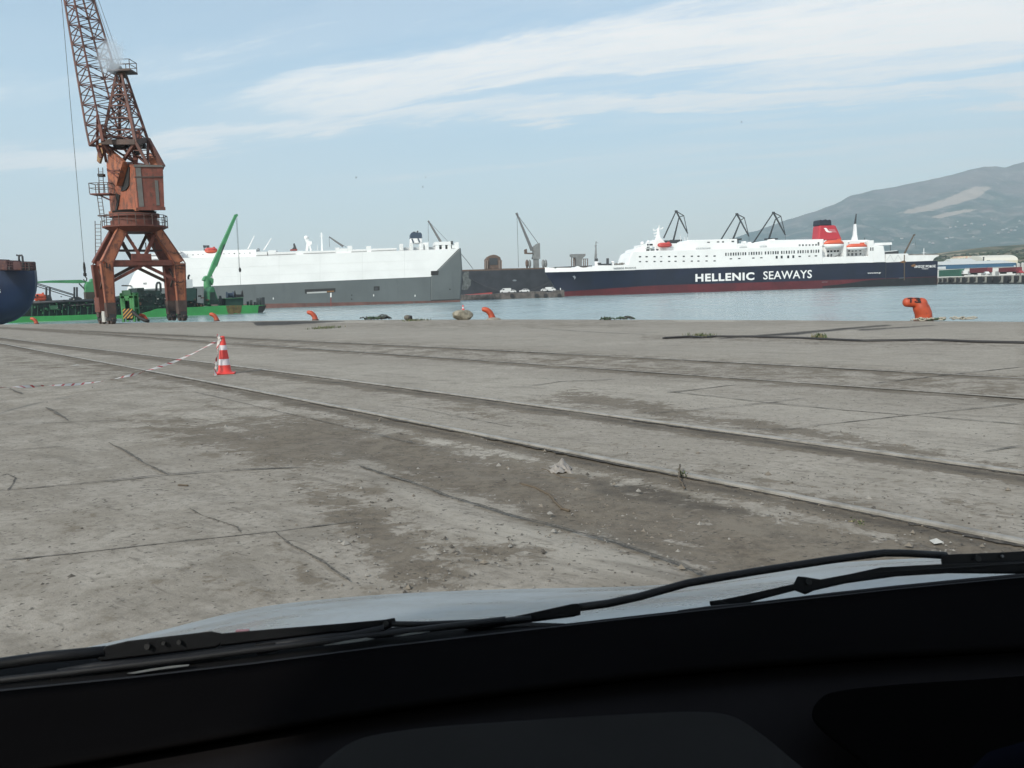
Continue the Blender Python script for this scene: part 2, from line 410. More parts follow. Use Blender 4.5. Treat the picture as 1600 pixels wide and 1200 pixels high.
def build_ground():
    def lines(a, b, fine0, fine1, step, grow, cap, capto):
        r = [fine0]
        while r[-1] < fine1: r.append(r[-1] + step)
        s = step
        while r[-1] < b: s = min(s * grow, cap if r[-1] < capto else 9); r.append(r[-1] + s)
        l = [fine0]; s = step
        while l[-1] > a: s = min(s * grow, cap if l[-1] > -capto else 9); l.append(l[-1] - s)
        return np.array(sorted(set(l[1:] + r)))
    xs = lines(-150, 60, -2.6, 4.2, 0.045, 1.03, .22, 70); ys = lines(-50, 230, 1.3, 5.5, 0.045, 1.028, .40, 110)
    X, Y = np.meshgrid(xs, ys); nx, ny = len(xs), len(ys)
    Z = SLOPE * Y
    # where each spot of the quay lies in the photograph
    d = np.stack([X, Y, Z - CAM_Z], -1)
    dep = d @ np.array(fwd); ok = dep > 0.3; dd = np.where(ok, dep, 1)
    PX = np.where(ok, 800 + d @ np.array(RT) * F / dd, -9e4); PY = np.where(ok, 600 - d @ np.array(UP) * F / dd, 9e4)
    def layer(items):
        a = np.zeros(X.shape)
        for poly, soft, st in items:
            s = seg_dist(PX, PY, poly, True)
            a = np.maximum(a, st * np.clip(0.5 - s / (2 * soft), 0, 1))
        return a
    soil, black, pale = layer(SOIL_AND_LIGHT_FALLOFF), layer(BLACK), layer(PALE)
    for k, f in enumerate(RAILS):
        yr = np.polyval(np.polyfit(*zip(*[(x, f(x)) for x in (0, 800, 1600)]), 2), PX)
        w = np.clip((PY - 440) / 240, 0.05, 2)
        q = (PY - yr) / w
        inside = (PX > -500) & (PX < 2100)
        if k < 2:
            soil = np.maximum(soil, np.where(inside, 0.85 * np.exp(-((q - 7) / 9.0) ** 2), 0))
            black = np.maximum(black, np.where(inside, 0.45 * np.exp(-((q - 7) / 6.0) ** 2), 0))
        else:
            soil = np.maximum(soil, np.where(inside, 0.75 * np.exp(-((q - 2) / 8.0) ** 2), 0))
            black = np.maximum(black, np.where(inside, 0.35 * np.exp(-((q - 2) / 5.0) ** 2), 0))
    tr = layer([SOIL_AND_LIGHT_FALLOFF[0]])
    Z = Z - 0.035 * tr + 0.012 * layer([PALE[4]])
    Z += 0.006 * np.sin(X * 1.7 + 1.3 * np.sin(Y * .9)) * np.cos(Y * 1.3) * (Y < 40)
    vs = np.stack([X.ravel(), Y.ravel(), Z.ravel()], -1)
    idx = np.arange(nx * ny).reshape(ny, nx)
    fs = np.stack([idx[:-1, :-1], idx[:-1, 1:], idx[1:, 1:], idx[1:, :-1]], -1).reshape(-1, 4)
    me = bpy.data.meshes.new('quay_ground')
    me.from_pydata(vs.tolist(), [], fs.tolist())
    at = me.color_attributes.new('wear', 'FLOAT_COLOR', 'POINT')
    cols = np.stack([soil.ravel(), black.ravel(), pale.ravel(), np.ones(nx * ny)], -1)
    at.data.foreach_set('color', cols.ravel().astype(np.float32))
    bm = bmesh.new(); bm.from_mesh(me)
    for i in range(len(EDGE) - 1):
        a, b = EDGE[i], EDGE[i + 1]; t = b - a; no = Vector((-t.y, t.x, 0))
        if no.y < 0: no = -no
        bmesh.ops.bisect_plane(bm, geom=bm.verts[:] + bm.edges[:] + bm.faces[:], plane_co=a, plane_no=no, clear_outer=True)
    bm.to_mesh(me); bm.free()
    me.polygons.foreach_set('use_smooth', [True] * len(me.polygons))
    b = NB('concrete')
    co = b.coord('Object')
    w = b.n('ShaderNodeVertexColor', layer_name='wear'); sp = b.n('ShaderNodeSeparateColor'); b.L.new(w.outputs['Color'], sp.inputs[0])
    s_, k_, p_ = sp.outputs[0], sp.outputs[1], sp.outputs[2]
    rotc = b.coord('Object', scale=(1, 1, 1), rot=(0, 0, R(-50)))
    stre = b.coord('Object', scale=(3.2, 0.7, 1), rot=(0, 0, R(-50)))
    big = b.noise(rotc, 0.22, 5, 0.6, 0.4); mid = b.noise(co, 1.5, 7, 0.64, 0.5); fine = b.noise(co, 14, 6, 0.68); grit = b.noise(co, 70, 4, 0.7); stk = b.noise(stre, 1.6, 6, 0.65, 0.2)
    c = b.mix(b.rng(big, .3, .7), (0.280, 0.251, 0.212), (0.345, 0.312, 0.264))
    c = b.mix(b.rng(mid, .36, .64, 0, .8), c, (0.215, 0.190, 0.155))
    c = b.mix(b.math('MULTIPLY', b.rng(fine, .42, .66), .6), c, (0.177, 0.155, 0.123))
    c = b.mix(b.rng(grit, .60, .72, 0, .62), c, (0.082, 0.069, 0.056))
    c = b.mix(b.rng(grit, .30, .40, .32, 0), c, (0.403, 0.363, 0.309))
    pf = b.math('ADD', p_, b.math('MULTIPLY', b.math('SUBTRACT', mid, .5), 1.0))
    c = b.mix(b.math('MULTIPLY', b.rng(pf, .18, .70), .8), c, (0.383, 0.352, 0.301))
    # soil: broken edges from noise
    fl = b.noise(rotc, 4.5, 9, .74, .6)
    nn = b.math('ADD', b.math('MULTIPLY', mid, .45), b.math('ADD', b.math('MULTIPLY', fine, .35), b.math('ADD', b.math('MULTIPLY', fl, .65), b.math('MULTIPLY', stk, .35))))
    sf = b.math('ADD', s_, b.math('MULTIPLY', b.math('SUBTRACT', nn, .9), 2.1))
    sfac = b.rng(sf, .34, .56)
    soilc = b.mix(b.rng(fine, .35, .68), (.066, .051, .036), (.150, .122, .090))
    soilc = b.mix(b.rng(fl, .42, .60), soilc, b.mix(fine, (.122, .100, .074), (.190, .160, .122)))
    soilc = b.mix(b.rng(grit, .62, .72, 0, .7), soilc, (.30, .28, .25))
    soilc = b.mix(b.rng(grit, .30, .42, .7, 0), soilc, (.045, .038, .030))
    c = b.mix(b.math('MULTIPLY', sfac, .86), c, soilc)
    # scattered small stains everywhere
    st2 = b.noise(stre, 5.5, 6, 0.72, .3)
    c = b.mix(b.rng(st2, .54, .70, 0, .7), c, (.115, .100, .082))
    st3 = b.noise(stre, 1.1, 7, .7, .6)
    c = b.mix(b.rng(st3, .50, .68, 0, .5), c, (.135, .118, .095))
    pit = b.noise(co, 24, 3, .5)
    c = b.mix(b.rng(pit, .635, .68, 0, .8), c, (.06, .052, .043))
    chip = b.noise(stre, 16, 5, .7, .2)
    c = b.mix(b.rng(chip, .62, .70, 0, .6), c, (.075, .066, .054))
    kf = b.math('ADD', k_, b.math('MULTIPLY', b.math('SUBTRACT', nn, .9), .7))
    c = b.mix(b.math('MULTIPLY', b.rng(kf, .28, .62), .90), c, (.026, .023, .021))
    h = b.math('ADD', b.math('MULTIPLY', fine, .55), b.math('MULTIPLY', grit, .35))
    h = b.math('ADD', h, b.math('MULTIPLY', mid, .5))
    m = b.fin(c, b.rng(mid, .3, .7, .82, .95), b.bump(h, .55, .02), spec=.25)
    me.materials.append(m)
    o = bpy.data.objects.new('quay_ground', me); COL.objects.link(o)
    tag(o, 'worn grey concrete quay with soil along the sunken rails', None, None, 'structure')
    # quay wall under the edge
    wall = MB()
    for i in range(len(EDGE) - 1):
        a, b_ = EDGE[i], EDGE[i + 1]; t = (b_ - a); t.z = 0; t.normalize(); no = Vector((-t.y, t.x, 0))
        if no.y < 0: no = -no
        ai = a - no * 0.55; bi = b_ - no * 0.55; ao = a + no * .02; bo = b_ + no * .02
        lo = lambda p, z: Vector((p.x, p.y, z))
        wall.hexa([lo(ai, -5), lo(bi, -5), lo(bo, -5), lo(ao, -5), lo(ai, a.z - .02), lo(bi, b_.z - .02), lo(bo, b_.z - .004), lo(ao, a.z - .004)])
    o = wall.build('quay_wall', m); tag(o, 'concrete face of the quay above the water', None, None, 'structure')
    return xs, ys, m
GX, GY, CONCRETE = build_ground()

def ground_z(x, y): return SLOPE * y

JOINTS = [   # joints and cracks between the slabs
 ([(0,768),(110,758),(260,742),(380,734),(470,731)], .022), ([(170,692),(215,716),(260,742)], .02),
 ([(0,877),(120,866),(240,852),(430,832),(560,815)], .016), ([(430,832),(455,853),(500,877),(545,910)], .014),
 ([(295,795),(318,808),(335,813),(370,825),(376,834)], .008), ([(560,728),(640,754),(700,776),(800,806),(960,846),(1060,880),(1110,899)], .022),
 ([(70,637),(90,648),(107,658)], .03), ([(15,607),(33,616)], .03), ([(0,706),(60,701),(120,696)], .012),
 ([(0,664),(90,661),(200,657)], .014), ([(1262,667),(1340,659),(1450,647),(1600,630)], .018), ([(1040,614),(1095,608),(1160,601)], .028),
 ([(1000,647),(1080,641),(1200,630),(1260,622)], .018), ([(1040,612),(1120,621),(1200,630),(1320,642),(1430,650),(1600,664)], .018),
 ([(800,607),(840,602),(875,597),(965,593)], .025), ([(1535,707),(1600,696)], .015), ([(300,612),(420,640),(560,672),(700,706)], .012),
 ([(0,745),(12,742),(24,748),(20,757),(10,768)], .01), ([(600,632),(660,640),(740,656),(800,668)], .01),
 ([(1260,668),(1230,672),(1180,671),(1120,668)], .016), ([(880,512),(1000,508),(1080,506)], .05), ([(1120,540),(1300,535),(1560,528)], .03),
 ([(640,512),(700,514),(800,512)], .06), ([(820,512),(940,520),(1010,523)], .05), ([(560,522),(640,518),(720,516)], .05), ([(1360,600),(1500,584),(1600,574)], .03),
]
def build_joints():
    m = MB()
    for pts, wd in JOINTS:
        q = [G(*p) for p in pts]; fine = []
        for a, b in zip(q[:-1], q[1:]):
            n = max(4, int((b - a).length / (0.05 + 0.006 * a.y)))
            fine += [a.lerp(b, i / n) for i in range(n)]
        fine.append(q[-1])
        L, Rr = [], []; off = 0.0
        for i, p in enumerate(fine):
            t = fine[min(i + 1, len(fine) - 1)] - fine[max(i - 1, 0)]; no = Vector((-t.y, t.x, 0)).normalized()
            off = off * 0.8 + random.gauss(0, wd * 0.22)
            w = wd * random.uniform(0.2, 0.95) * (1 if 0 < i < len(fine) - 1 else .2)
            for s, l in ((1, L), (-1, Rr)):
                z = p + no * (off + s * w); l.append(Vector((z.x, z.y, SLOPE * z.y + 0.006 + 0.0003 * z.y)))
        n = len(fine)
        m.add(L + Rr, [(i, i + 1, n + i + 1, n + i) for i in range(n - 1)])
    b = NB('joint_soil'); co = b.coord('Object')
    c = b.mix(b.rng(b.noise(co, 40, 5, .7), .4, .62), (.05, .043, .035), (.15, .135, .112))
    o = m.build('ground_joint', b.fin(c, .95)); tag(o, 'dark soil filled joints and cracks between the slabs', None, None, 'structure')
build_joints()

# ---- rails
b = NB('rail_steel'); co = b.coord('Object')
RAILM = b.fin(b.mix(b.rng(b.noise(co, 5, 6, .7), .30, .62), (.17, .155, .132), (.29, .27, .24)), .55)
b = NB('groove_dirt'); co = b.coord('Object'); GROOVE = b.fin(b.mix(b.rng(b.noise(co, 25, 6, .7), .42, .66), (.024, .020, .017), (.105, .090, .070)), .95)
RAIL_LABEL = ['sunken steel rail beside the soil trench, first from the car', 'sunken steel rail running just behind the traffic cone',
              'worn rail flush with the slabs, third from the car', 'worn rail flush with the slabs, last before the water']
for k, f in enumerate(RAILS):
    xs = np.linspace(-45, 1980, 120) if k < 2 else np.linspace(120, 1980, 110)
    pts = [G(x, f(x)) for x in xs]
    # a gentle straightening: the rails are straight steel
    A = np.array([[p.x, p.y] for p in pts]); t = A - A.mean(0); u, s_, vt = np.linalg.svd(t); ax = vt[0]; al = t @ ax; pe = t @ vt[1]
    w = 1 / (A[:, 1] ** 1.0); cf = np.polyfit(al, pe, 3, w=w); pe = np.polyval(cf, al); A = A.mean(0) + np.outer(al, ax) + np.outer(pe, vt[1])
    hh = (0.020, 0.020, 0.008, 0.008)[k]; hw = (0.030, 0.030, 0.020, 0.020)[k]
    prof = [(-hw, -.05), (-hw, hh * .7), (-hw * .7, hh), (hw * .7, hh), (hw, hh * .7), (hw, -.05)]
    rings = []
    for i in range(len(A)):
        t = A[min(i + 1, len(A) - 1)] - A[max(i - 1, 0)]; t /= np.hypot(*t); no = (-t[1], t[0])
        rings.append([Vector((A[i][0] + no[0] * a, A[i][1] + no[1] * a, SLOPE * A[i][1] + .004 + z)) for a, z in prof])
    for side, wd_, off_ in ((-1, .050, .060), (1, .014, .040)):
        gv = MB(); L_, R_ = [], []; jit = 0.0; dense = []
        for i in range(len(A) - 1):
            k_ = max(2, int(np.hypot(*(A[i+1] - A[i])) / (.05 + .01 * A[i][1]))); dense += [A[i] + (A[i+1] - A[i]) * j / k_ for j in range(k_)]
        for i in range(len(dense)):
            t = dense[min(i + 1, len(dense) - 1)] - dense[max(i - 1, 0)]; t = t / np.hypot(*t); no = np.array((-t[1], t[0])); no = no if no[1] > 0 else -no
            jit = jit * .85 + random.gauss(0, .006); a_ = dense[i] + no * side * (hw - .006); c_ = dense[i] + no * side * (hw + wd_ * max(.25, random.gauss(.95, .22)) * (1 if k < 2 else .6) + jit)
            for q_, l_ in ((a_, L_), (c_, R_)): l_.append(Vector((q_[0], q_[1], SLOPE * q_[1] + .004 + .0002 * q_[1])))
        n_ = len(L_); gv.add(L_ + R_, [(i, i + 1, n_ + i + 1, n_ + i) for i in range(n_ - 1)]); gob = gv.build('rail_groove', GROOVE); tag(gob, 'dark dirt packed groove along a quay rail', None, None, 'structure')
    o = MB().loft(rings).build('rail', RAILM, auto=35)
    tag(o, RAIL_LABEL[k], 'rail', 'rails let into the quay')

# ---- water
def build_water():
    b = NB('water'); co = b.coord('Object')
    w1 = b.noise(b.coord('Object', scale=(.55, 1, 1)), .9, 6, .62, .3); w2 = b.noise(co, .05, 4, .5)
    wv = b.noise(b.coord('Object', scale=(.3, 1, 1)), .16, 4, .6)
    h = b.math('ADD', w1, b.math('MULTIPLY', wv, 1.4))
    c = b.mix(b.rng(w2, .35, .65), (.20, .27, .275), (.24, .31, .31))
    m = b.fin(c, b.rng(w2, .35, .65, .16, .26), b.bump(h, .30, .30), spec=.5)
    b.b.inputs['IOR'].default_value = 1.33
    me = MB().add([(-12000, 20, WATER_Z), (12000, 20, WATER_Z), (12000, 12500, WATER_Z), (-12000, 12500, WATER_Z)], [(0, 1, 2, 3)])
    o = me.build('water', m); tag(o, 'pale blue grey harbour water with small ripples', None, None, 'structure')
build_water()

# ---- mountain, foothill and far shore
RIDGE = [(700, 452), (900, 425), (1000, 408), (1080, 390), (1155, 370), (1180, 361), (1225, 346), (1268, 332), (1306, 319), (1327, 307), (1369, 297), (1403, 292), (1430, 286), (1456, 281), (1487, 274), (1510, 267), (1534, 262), (1555, 261), (1571, 263), (1584, 258), (1600, 254), (1680, 240), (1800, 236), (2000, 250), (2300, 300)]
MY0, MY1 = 3900.0, 9000.0
def fbm2(x, y, seed, octs=6, base=1.0, gain=.5):
    r = np.random.default_rng(seed); out = np.zeros(np.broadcast(x, y).shape); a = 1.0; f = base
    for o in range(octs):
        g = r.random((64, 64)); xx = x * f + 13.7 * o; yy = y * f + 7.1 * o
        xi = np.floor(xx).astype(int); yi = np.floor(yy).astype(int); fx = xx - xi; fy = yy - yi
        fx = fx * fx * (3 - 2 * fx); fy = fy * fy * (3 - 2 * fy)
        v = lambda i, j: g[(xi + i) % 64, (yi + j) % 64]
        out += a * ((v(0,0)*(1-fx)+v(1,0)*fx)*(1-fy) + (v(0,1)*(1-fx)+v(1,1)*fx)*fy - .5); a *= gain; f *= 2
    return out
SCAR = [([(1400,334),(1420,327),(1450,320),(1480,310),(1500,300),(1525,291),(1552,292),(1538,301),(1525,310),(1490,320),(1460,328),(1430,333)], 4, 1.0),
        ([(1454,339),(1480,332),(1510,327),(1530,328),(1500,334),(1470,341)], 2, 1.0), ([(1530,329),(1600,320),(1600,325),(1540,331)], 3, .5), ([(1560,312),(1600,308),(1600,312),(1570,315)], 2, .4)]
def build_mountain():
    rp = [P(px, py, MY1) for px, py in RIDGE]
    rx = np.array([p.x for p in rp]); rz = np.array([p.z for p in rp])
    xs = np.concatenate([np.linspace(rx[0], 500, 40)[:-1], np.linspace(500, 6400, 360), np.linspace(6400, rx[-1], 30)[1:]])
    ys = np.concatenate([np.linspace(MY0, MY1, 130), np.linspace(MY1 + 90, MY1 + 2400, 12)])
    X, Y = np.meshgrid(xs, ys)
    H = np.interp(X, rx, rz) + 3.0
    # along the sight lines the ridge height holds; below it the slope steepens upwards, with gullies
    s = np.clip((Y - MY0) / (MY1 - MY0), 0, 1)
    Hs = np.interp(X * MY1 / np.maximum(Y, 1), rx, rz) + 3.0
    prof = 0.10 * s + 0.90 * s ** 1.9
    n = fbm2(X / 1350 + 3, Y / 1950 + 9, 5, 6); gl = np.abs(fbm2(X / 630, Y / 2250, 11, 4))
    Z = Hs * prof * (1 + 0.30 * n * np.sin(np.pi * s) - 0.30 * gl * np.sin(np.pi * s)) 
    Z = np.where(Y > MY1, H - (Y - MY1) * .35, Z) + 9 * fbm2(X / 90, Y / 90, 3, 3) * np.clip(s * 3, 0, 1)
    d = np.stack([X, Y, Z - CAM_Z], -1); dep = d @ np.array(fwd)
    PX = 800 + d @ np.array(RT) * F / dep; PY = 600 - d @ np.array(UP) * F / dep
    sc = np.zeros(X.shape)
    for poly, soft, st in SCAR: sc = np.maximum(sc, st * np.clip(.5 - seg_dist(PX, PY, poly, True) / (2 * soft), 0, 1))
    ny, nx = X.shape; idx = np.arange(nx * ny).reshape(ny, nx)
    fs = np.stack([idx[:-1, :-1], idx[:-1, 1:], idx[1:, 1:], idx[1:, :-1]], -1).reshape(-1, 4)
    me = bpy.data.meshes.new('mountain'); me.from_pydata(np.stack([X.ravel(), Y.ravel(), Z.ravel()], -1).tolist(), [], fs.tolist())
    at = me.color_attributes.new('scar', 'FLOAT_COLOR', 'POINT')
    at.data.foreach_set('color', np.stack([sc.ravel()] * 3 + [np.ones(nx * ny)], -1).ravel().astype(np.float32))
    me.polygons.foreach_set('use_smooth', [True] * len(me.polygons))
    b = NB('mountain_scrub'); co = b.coord('Object')
    n1 = b.noise(co, .0023, 7, .62, .3); n2 = b.noise(co, .012, 7, .7); n3 = b.noise(b.coord('Object', scale=(1, .4, 1)), .0011, 4, .6)
    c = b.mix(b.rng(n2, .36, .62), (.014, .050, .038), (.058, .098, .074))
    sepz = b.n('ShaderNodeSeparateXYZ'); b.L.new(co, sepz.inputs[0])
    zz = b.math('ADD', sepz.outputs[2], b.math('MULTIPLY', b.math('SUBTRACT', n1, .5), 1000))
    c = b.mix(b.math('MULTIPLY', b.rng(zz, 390, 930), b.rng(n1, .3, .62, .15, .8)), c, (.190, .155, .140))
    c = b.mix(b.math('MULTIPLY', b.rng(n1, .56, .70), .55), c, (.165, .142, .118))
    n4 = b.noise(b.coord('Object', scale=(1, .45, 1)), .0075, 8, .72, .5)
    c = b.mix(b.rng(n4, .50, .62, 0, .75), c, (.25, .22, .19))
    c = b.mix(b.rng(n2, .56, .66, 0, .5), c, (.012, .034, .024))
    w = b.n('ShaderNodeVertexColor', layer_name='scar'); sp = b.n('ShaderNodeSeparateColor'); b.L.new(w.outputs['Color'], sp.inputs[0])
    sf = b.rng(b.math('ADD', sp.outputs[0], b.math('MULTIPLY', b.math('SUBTRACT', n2, .5), .9)), .35, .65)
    c = b.mix(sf, c, b.mix(n2, (.32, .255, .20), (.46, .38, .30)))
    me.materials.append(b.fin(c, .95, spec=.1))
    o = bpy.data.objects.new('mountain', me); COL.objects.link(o); tag(o, 'hazy mountain slope with a bare earth scar', None, None, 'structure')
    return me, xs, ys, Z
MOUNT = build_mountain()
def mount_hit(px, py):
    me, xs, ys, Z = MOUNT; d = ray(px, py)
    prev = None
    for Y in np.linspace(MY0 + 10, MY1, 400):
        q = EYE + d * (Y / d.y)
        ix = np.clip(np.searchsorted(xs, q.x), 1, len(xs) - 1); iy = np.clip(np.searchsorted(ys, q.y), 1, len(ys) - 1)
        if Z[iy, ix] >= q.z: return Vector((q.x, q.y, float(Z[iy, ix])))
    return None

def build_foothill():
    top = [(1180, 436), (1300, 420), (1400, 402), (1470, 396), (1500, 391.5), (1540, 386), (1570, 384), (1600, 382), (1660, 376), (1800, 372), (2100, 384)]
    Y1 = 1900.0; tp = [P(px, py, Y1) for px, py in top]; rx = np.array([p.x for p in tp]); rz = np.array([p.z for p in tp])
    xs = np.linspace(rx[0], rx[-1], 260); ys = np.concatenate([np.linspace(800, Y1, 70), np.linspace(Y1 + 40, 2700, 10)])
    X, Y = np.meshgrid(xs, ys); s = np.clip((Y - 800) / (Y1 - 800), 0, 1)
    H = np.interp(X * Y1 / Y, rx, rz); n = fbm2(X / 240, Y / 240, 21, 5)
    Z = -2.2 + (H + 2.2) * (s ** 1.3) * (1 + .3 * n * np.sin(np.pi * s))
    Z = np.where(Y > Y1, np.interp(X, rx, rz) - (Y - Y1) * .02, Z)
    ny, nx = X.shape; idx = np.arange(nx * ny).reshape(ny, nx)
    fs = np.stack([idx[:-1, :-1], idx[:-1, 1:], idx[1:, 1:], idx[1:, :-1]], -1).reshape(-1, 4)
    me = bpy.data.meshes.new('hill'); me.from_pydata(np.stack([X.ravel(), Y.ravel(), Z.ravel()], -1).tolist(), [], fs.tolist())
    me.polygons.foreach_set('use_smooth', [True] * len(me.polygons))
    b = NB('hill_scrub'); co = b.coord('Object')
    n1 = b.noise(co, .011, 6, .65, .4); n2 = b.noise(co, .05, 6, .7)
    c = b.mix(b.rng(n2, .4, .62), (.035, .055, .028), (.075, .085, .045))
    c = b.mix(b.rng(n1, .42, .54), c, (.20, .165, .11)); c = b.mix(b.rng(n1, .54, .62), c, (.36, .31, .22))
    me.materials.append(b.fin(c, .95, spec=.1))
    o = bpy.data.objects.new('hill', me); COL.objects.link(o); tag(o, 'low scrub hill behind the warehouses', None, None, 'structure')
    return xs, ys, Z
FOOT = build_foothill()
def foot_z(x, y):
    xs, ys, Z = FOOT; return float(Z[np.clip(np.searchsorted(ys, y), 0, len(ys)-1), np.clip(np.searchsorted(xs, x), 0, len(xs)-1)])

FARM = plain('far_concrete', (.26, .25, .225), .9, var=.3, scale=.2)
o = MB().box(-500, 330, 506, 900, -6, -1.0).build('far_quay', FARM); tag(o, 'far concrete quay behind the moored ships', None, None, 'structure')
o = MB().box(330, 2600, 545, 2900, -6, -2.0).build('far_shore', FARM); tag(o, 'flat harbour land below the mountain', None, None, 'structure')

# ---- haze: the harbour's air
def build_haze():
    m = bpy.data.materials.new('haze'); m.use_nodes = True; nt = m.node_tree; nt.nodes.clear()
    out = nt.nodes.new('ShaderNodeOutputMaterial'); v = nt.nodes.new('ShaderNodeVolumePrincipled')
    v.inputs['Color'].default_value = (.80, .92, 1.0, 1); v.inputs['Density'].default_value = HAZE_D; v.inputs['Anisotropy'].default_value = .2
    nt.links.new(v.outputs[0], out.inputs['Volume'])
    o = MB().box(-13500, 13500, -600, 13500, -7.5, 2300).build('haze', m); tag(o, 'thin bluish summer haze over the harbour', None, None, 'stuff')
HAZE_D = 0.95e-4
build_haze()
# ================================================================== PORTAL CRANE
ORANGE = paint('crane_orange', (.345, .118, .056), rust=.56, rustcol=(.135, .052, .033), rough=.6, scale=.30, var=.25, streak=True)
ORANGE_L = paint('crane_cabin_orange', (.345, .108, .056), rust=.60, rustcol=(.145, .060, .038), rough=.6, scale=.35, var=.22, streak=True)
CRUST_AND_SHADE = paint('crane_rust_and_shade_red', (.155, .048, .032), rust=.5, rustcol=(.10, .040, .028), rough=.7, scale=.4, var=.3, streak=True)  # rusty red, also used to paint the shade on the rear legs
CDARK = paint('crane_dark_steel', (.075, .050, .042), rust=.3, rustcol=(.10, .045, .03), rough=.7, scale=.5, var=.3)
CLATT = paint('crane_lattice_red', (.120, .052, .040), rust=.45, rustcol=(.075, .036, .028), rough=.7, scale=.4, var=.3)
BLACKISH = plain('grime_and_shade_black', (.020, .019, .019), .7)
GREYP = paint('grey_patch', (.13, .125, .115), rust=.2, rough=.6)
CABLE = plain('wire_rope', (.045, .042, .045), .6)
def build_portal_crane():
    o0 = G(174.5, 506.3)
    uu = Vector((-.64, .77, 0)).normalized(); vv = Vector((.77, .64, 0)).normalized()   # along the rails, across them
    base = Vector((o0.x, o0.y, gz(o0.x, o0.y)))
    GA, LE = 7.05, 3.3
    C = base + uu * LE / 2 + vv * GA / 2; C.z = base.z
    root = thing('portal_crane', C, 'tall rusty orange portal crane on four legs with lattice jib, at the quay edge', 'crane')
    uu2 = uu; Lc = lambda p: Vector(p) - C            # world -> local
    def D(u, v, z): return uu * u + vv * v + Vector((0, 0, z))       # portal axes, local
    def Q(px, py, off=0.0): return Lc(P(px, py, C.y + off))           # measured point at the crane's own distance
    zof = lambda py, px=205: Q(px, py).z
    zt = zof(357); zk = zof(413); zb = zof(412)
    k = 0
    # legs: straight down to the bogies, bent inwards at the knee
    for su in (-1, 1):
        for sv in (-1, 1):
            f = D(su * LE / 2, sv * GA / 2, 0.9); kn = D(su * LE / 2 * .98, sv * (GA / 2 + .05), zk)
            tp = D(su * 1.25, sv * 1.55, zt + .05)
            m = MB()
            m.bar(f, kn, .70, .6, 1.10, .8, ref=uu); m.bar(kn, tp, 1.10, .8, .92, .66, ref=uu)
            leg = m.build('leg', ORANGE if su < 0 else CRUST_AND_SHADE, root)  # rear legs in the darker red, painting the shade they stand in
            g = MB()   # stiffening flanges on the leg's edges
            for e in (-1, 1):
                g.bar(f + vv * e * .36 - uu * .31, kn + vv * e * .54 - uu * .43, .10, .06, ref=uu)
                g.bar(kn + vv * e * .54 - uu * .43, tp + vv * e * .46 - uu * .35, .10, .06, ref=uu)
            g.build('flange', CRUST_AND_SHADE, leg)
            s = MB(); s.bar(D(su * LE / 2, sv * GA / 2, .72), D(su * LE / 2, sv * GA / 2, 2.15), .86, .8, .90, .82, ref=uu)
            s.build('foot_casing', CDARK, leg)
            # bogie with two wheels
            bg = MB(); b0 = D(su * LE / 2, sv * GA / 2, .55)
            bg.hexa([b0 + uu * a + vv * c + Vector((0, 0, z)) for z in (-.2, .45) for a, c in ((-.95 + (z > 0) * .5, -.28), (.95 - (z > 0) * .5, -.28), (.95 - (z > 0) * .5, .28), (-.95 + (z > 0) * .5, .28))])
            bg.bar(b0 + uu * 1.15 + Vector((0, 0, -.15)), b0 + uu * .9 + Vector((0, 0, -.15)), .3, .3)
            bg.bar(b0 - uu * 1.15 + Vector((0, 0, -.15)), b0 - uu * .9 + Vector((0, 0, -.15)), .3, .3)
            bo = bg.build('bogie', BLACKISH, root)
            for e in (-.58, .58):
                wz = D(su * LE / 2 + e, sv * GA / 2, .33)
                w = MB(); w.tube([wz - vv * .20, wz - vv * .12, wz - vv * .12, wz + vv * .12, wz + vv * .20], [.30, .34, .34, .34, .30], 20); w.build('wheel', CDARK, bo, auto=35)
    # drive box and white cabinet at the near bogies
    m = MB(); b0 = D(-LE / 2 + 1.6, -GA / 2, .2)
    m.hexa([b0 + uu * a + vv * c + Vector((0, 0, z)) for z in (0, 1.1) for a, c in ((-.5, -.35), (.5, -.35), (.5, .35), (-.5, .35))]); m.build('drive_cabinet', plain('dirty_white', (.45, .44, .41), .6), root)
    m = MB(); b0 = D(LE / 2 - .4, -GA / 2, 1.2)
    m.hexa([b0 + uu * a + vv * c + Vector((0, 0, z)) for z in (0, 1.5) for a, c in ((-.9, -.5), (.9, -.5), (.9, .5), (-.9, .5))]); m.build('drive_housing', CRUST_AND_SHADE, root)
    # beams and braces
    for su in (-1, 1):
        m = MB(); m.bar(D(su * LE / 2, -GA / 2, zb), D(su * LE / 2, GA / 2, zb), .55, .55); m.build('cross_beam', CRUST_AND_SHADE, root)
    for sv in (-1, 1):
        m = MB(); m.bar(D(-LE / 2, sv * GA / 2, zb + .02), D(LE / 2, sv * GA / 2, zb + .02), .4, .5); m.build('side_beam', CRUST_AND_SHADE, root)
    zlow = zof(443)
    for su in (-1, 1):
        mat = CRUST_AND_SHADE if su < 0 else CDARK
        m = MB()
        m.bar(D(su * LE / 2, -GA / 2, zlow), D(su * LE / 2, 0, zb - .2), .26, .30); m.bar(D(su * LE / 2, GA / 2, zlow), D(su * LE / 2, 0, zb - .2), .26, .30)
        m.bar(D(su * LE / 2, 0, zb + .2), D(su * 1.3, -1.7, zt - .1), .26, .30); m.bar(D(su * LE / 2, 0, zb + .2), D(su * 1.3, 1.7, zt - .1), .26, .30)
        m.build('cross_brace', mat, root)
    for sv in (-1, 1):
        m = MB()
        m.bar(D(-LE / 2, sv * GA / 2, zlow - .6), D(LE / 2, sv * GA / 2, zb - .3), .18, .2); m.bar(D(LE / 2, sv * GA / 2, zlow - .6), D(-LE / 2, sv * GA / 2, zb - .3), .18, .2)
        m.build('side_brace', CDARK, root)
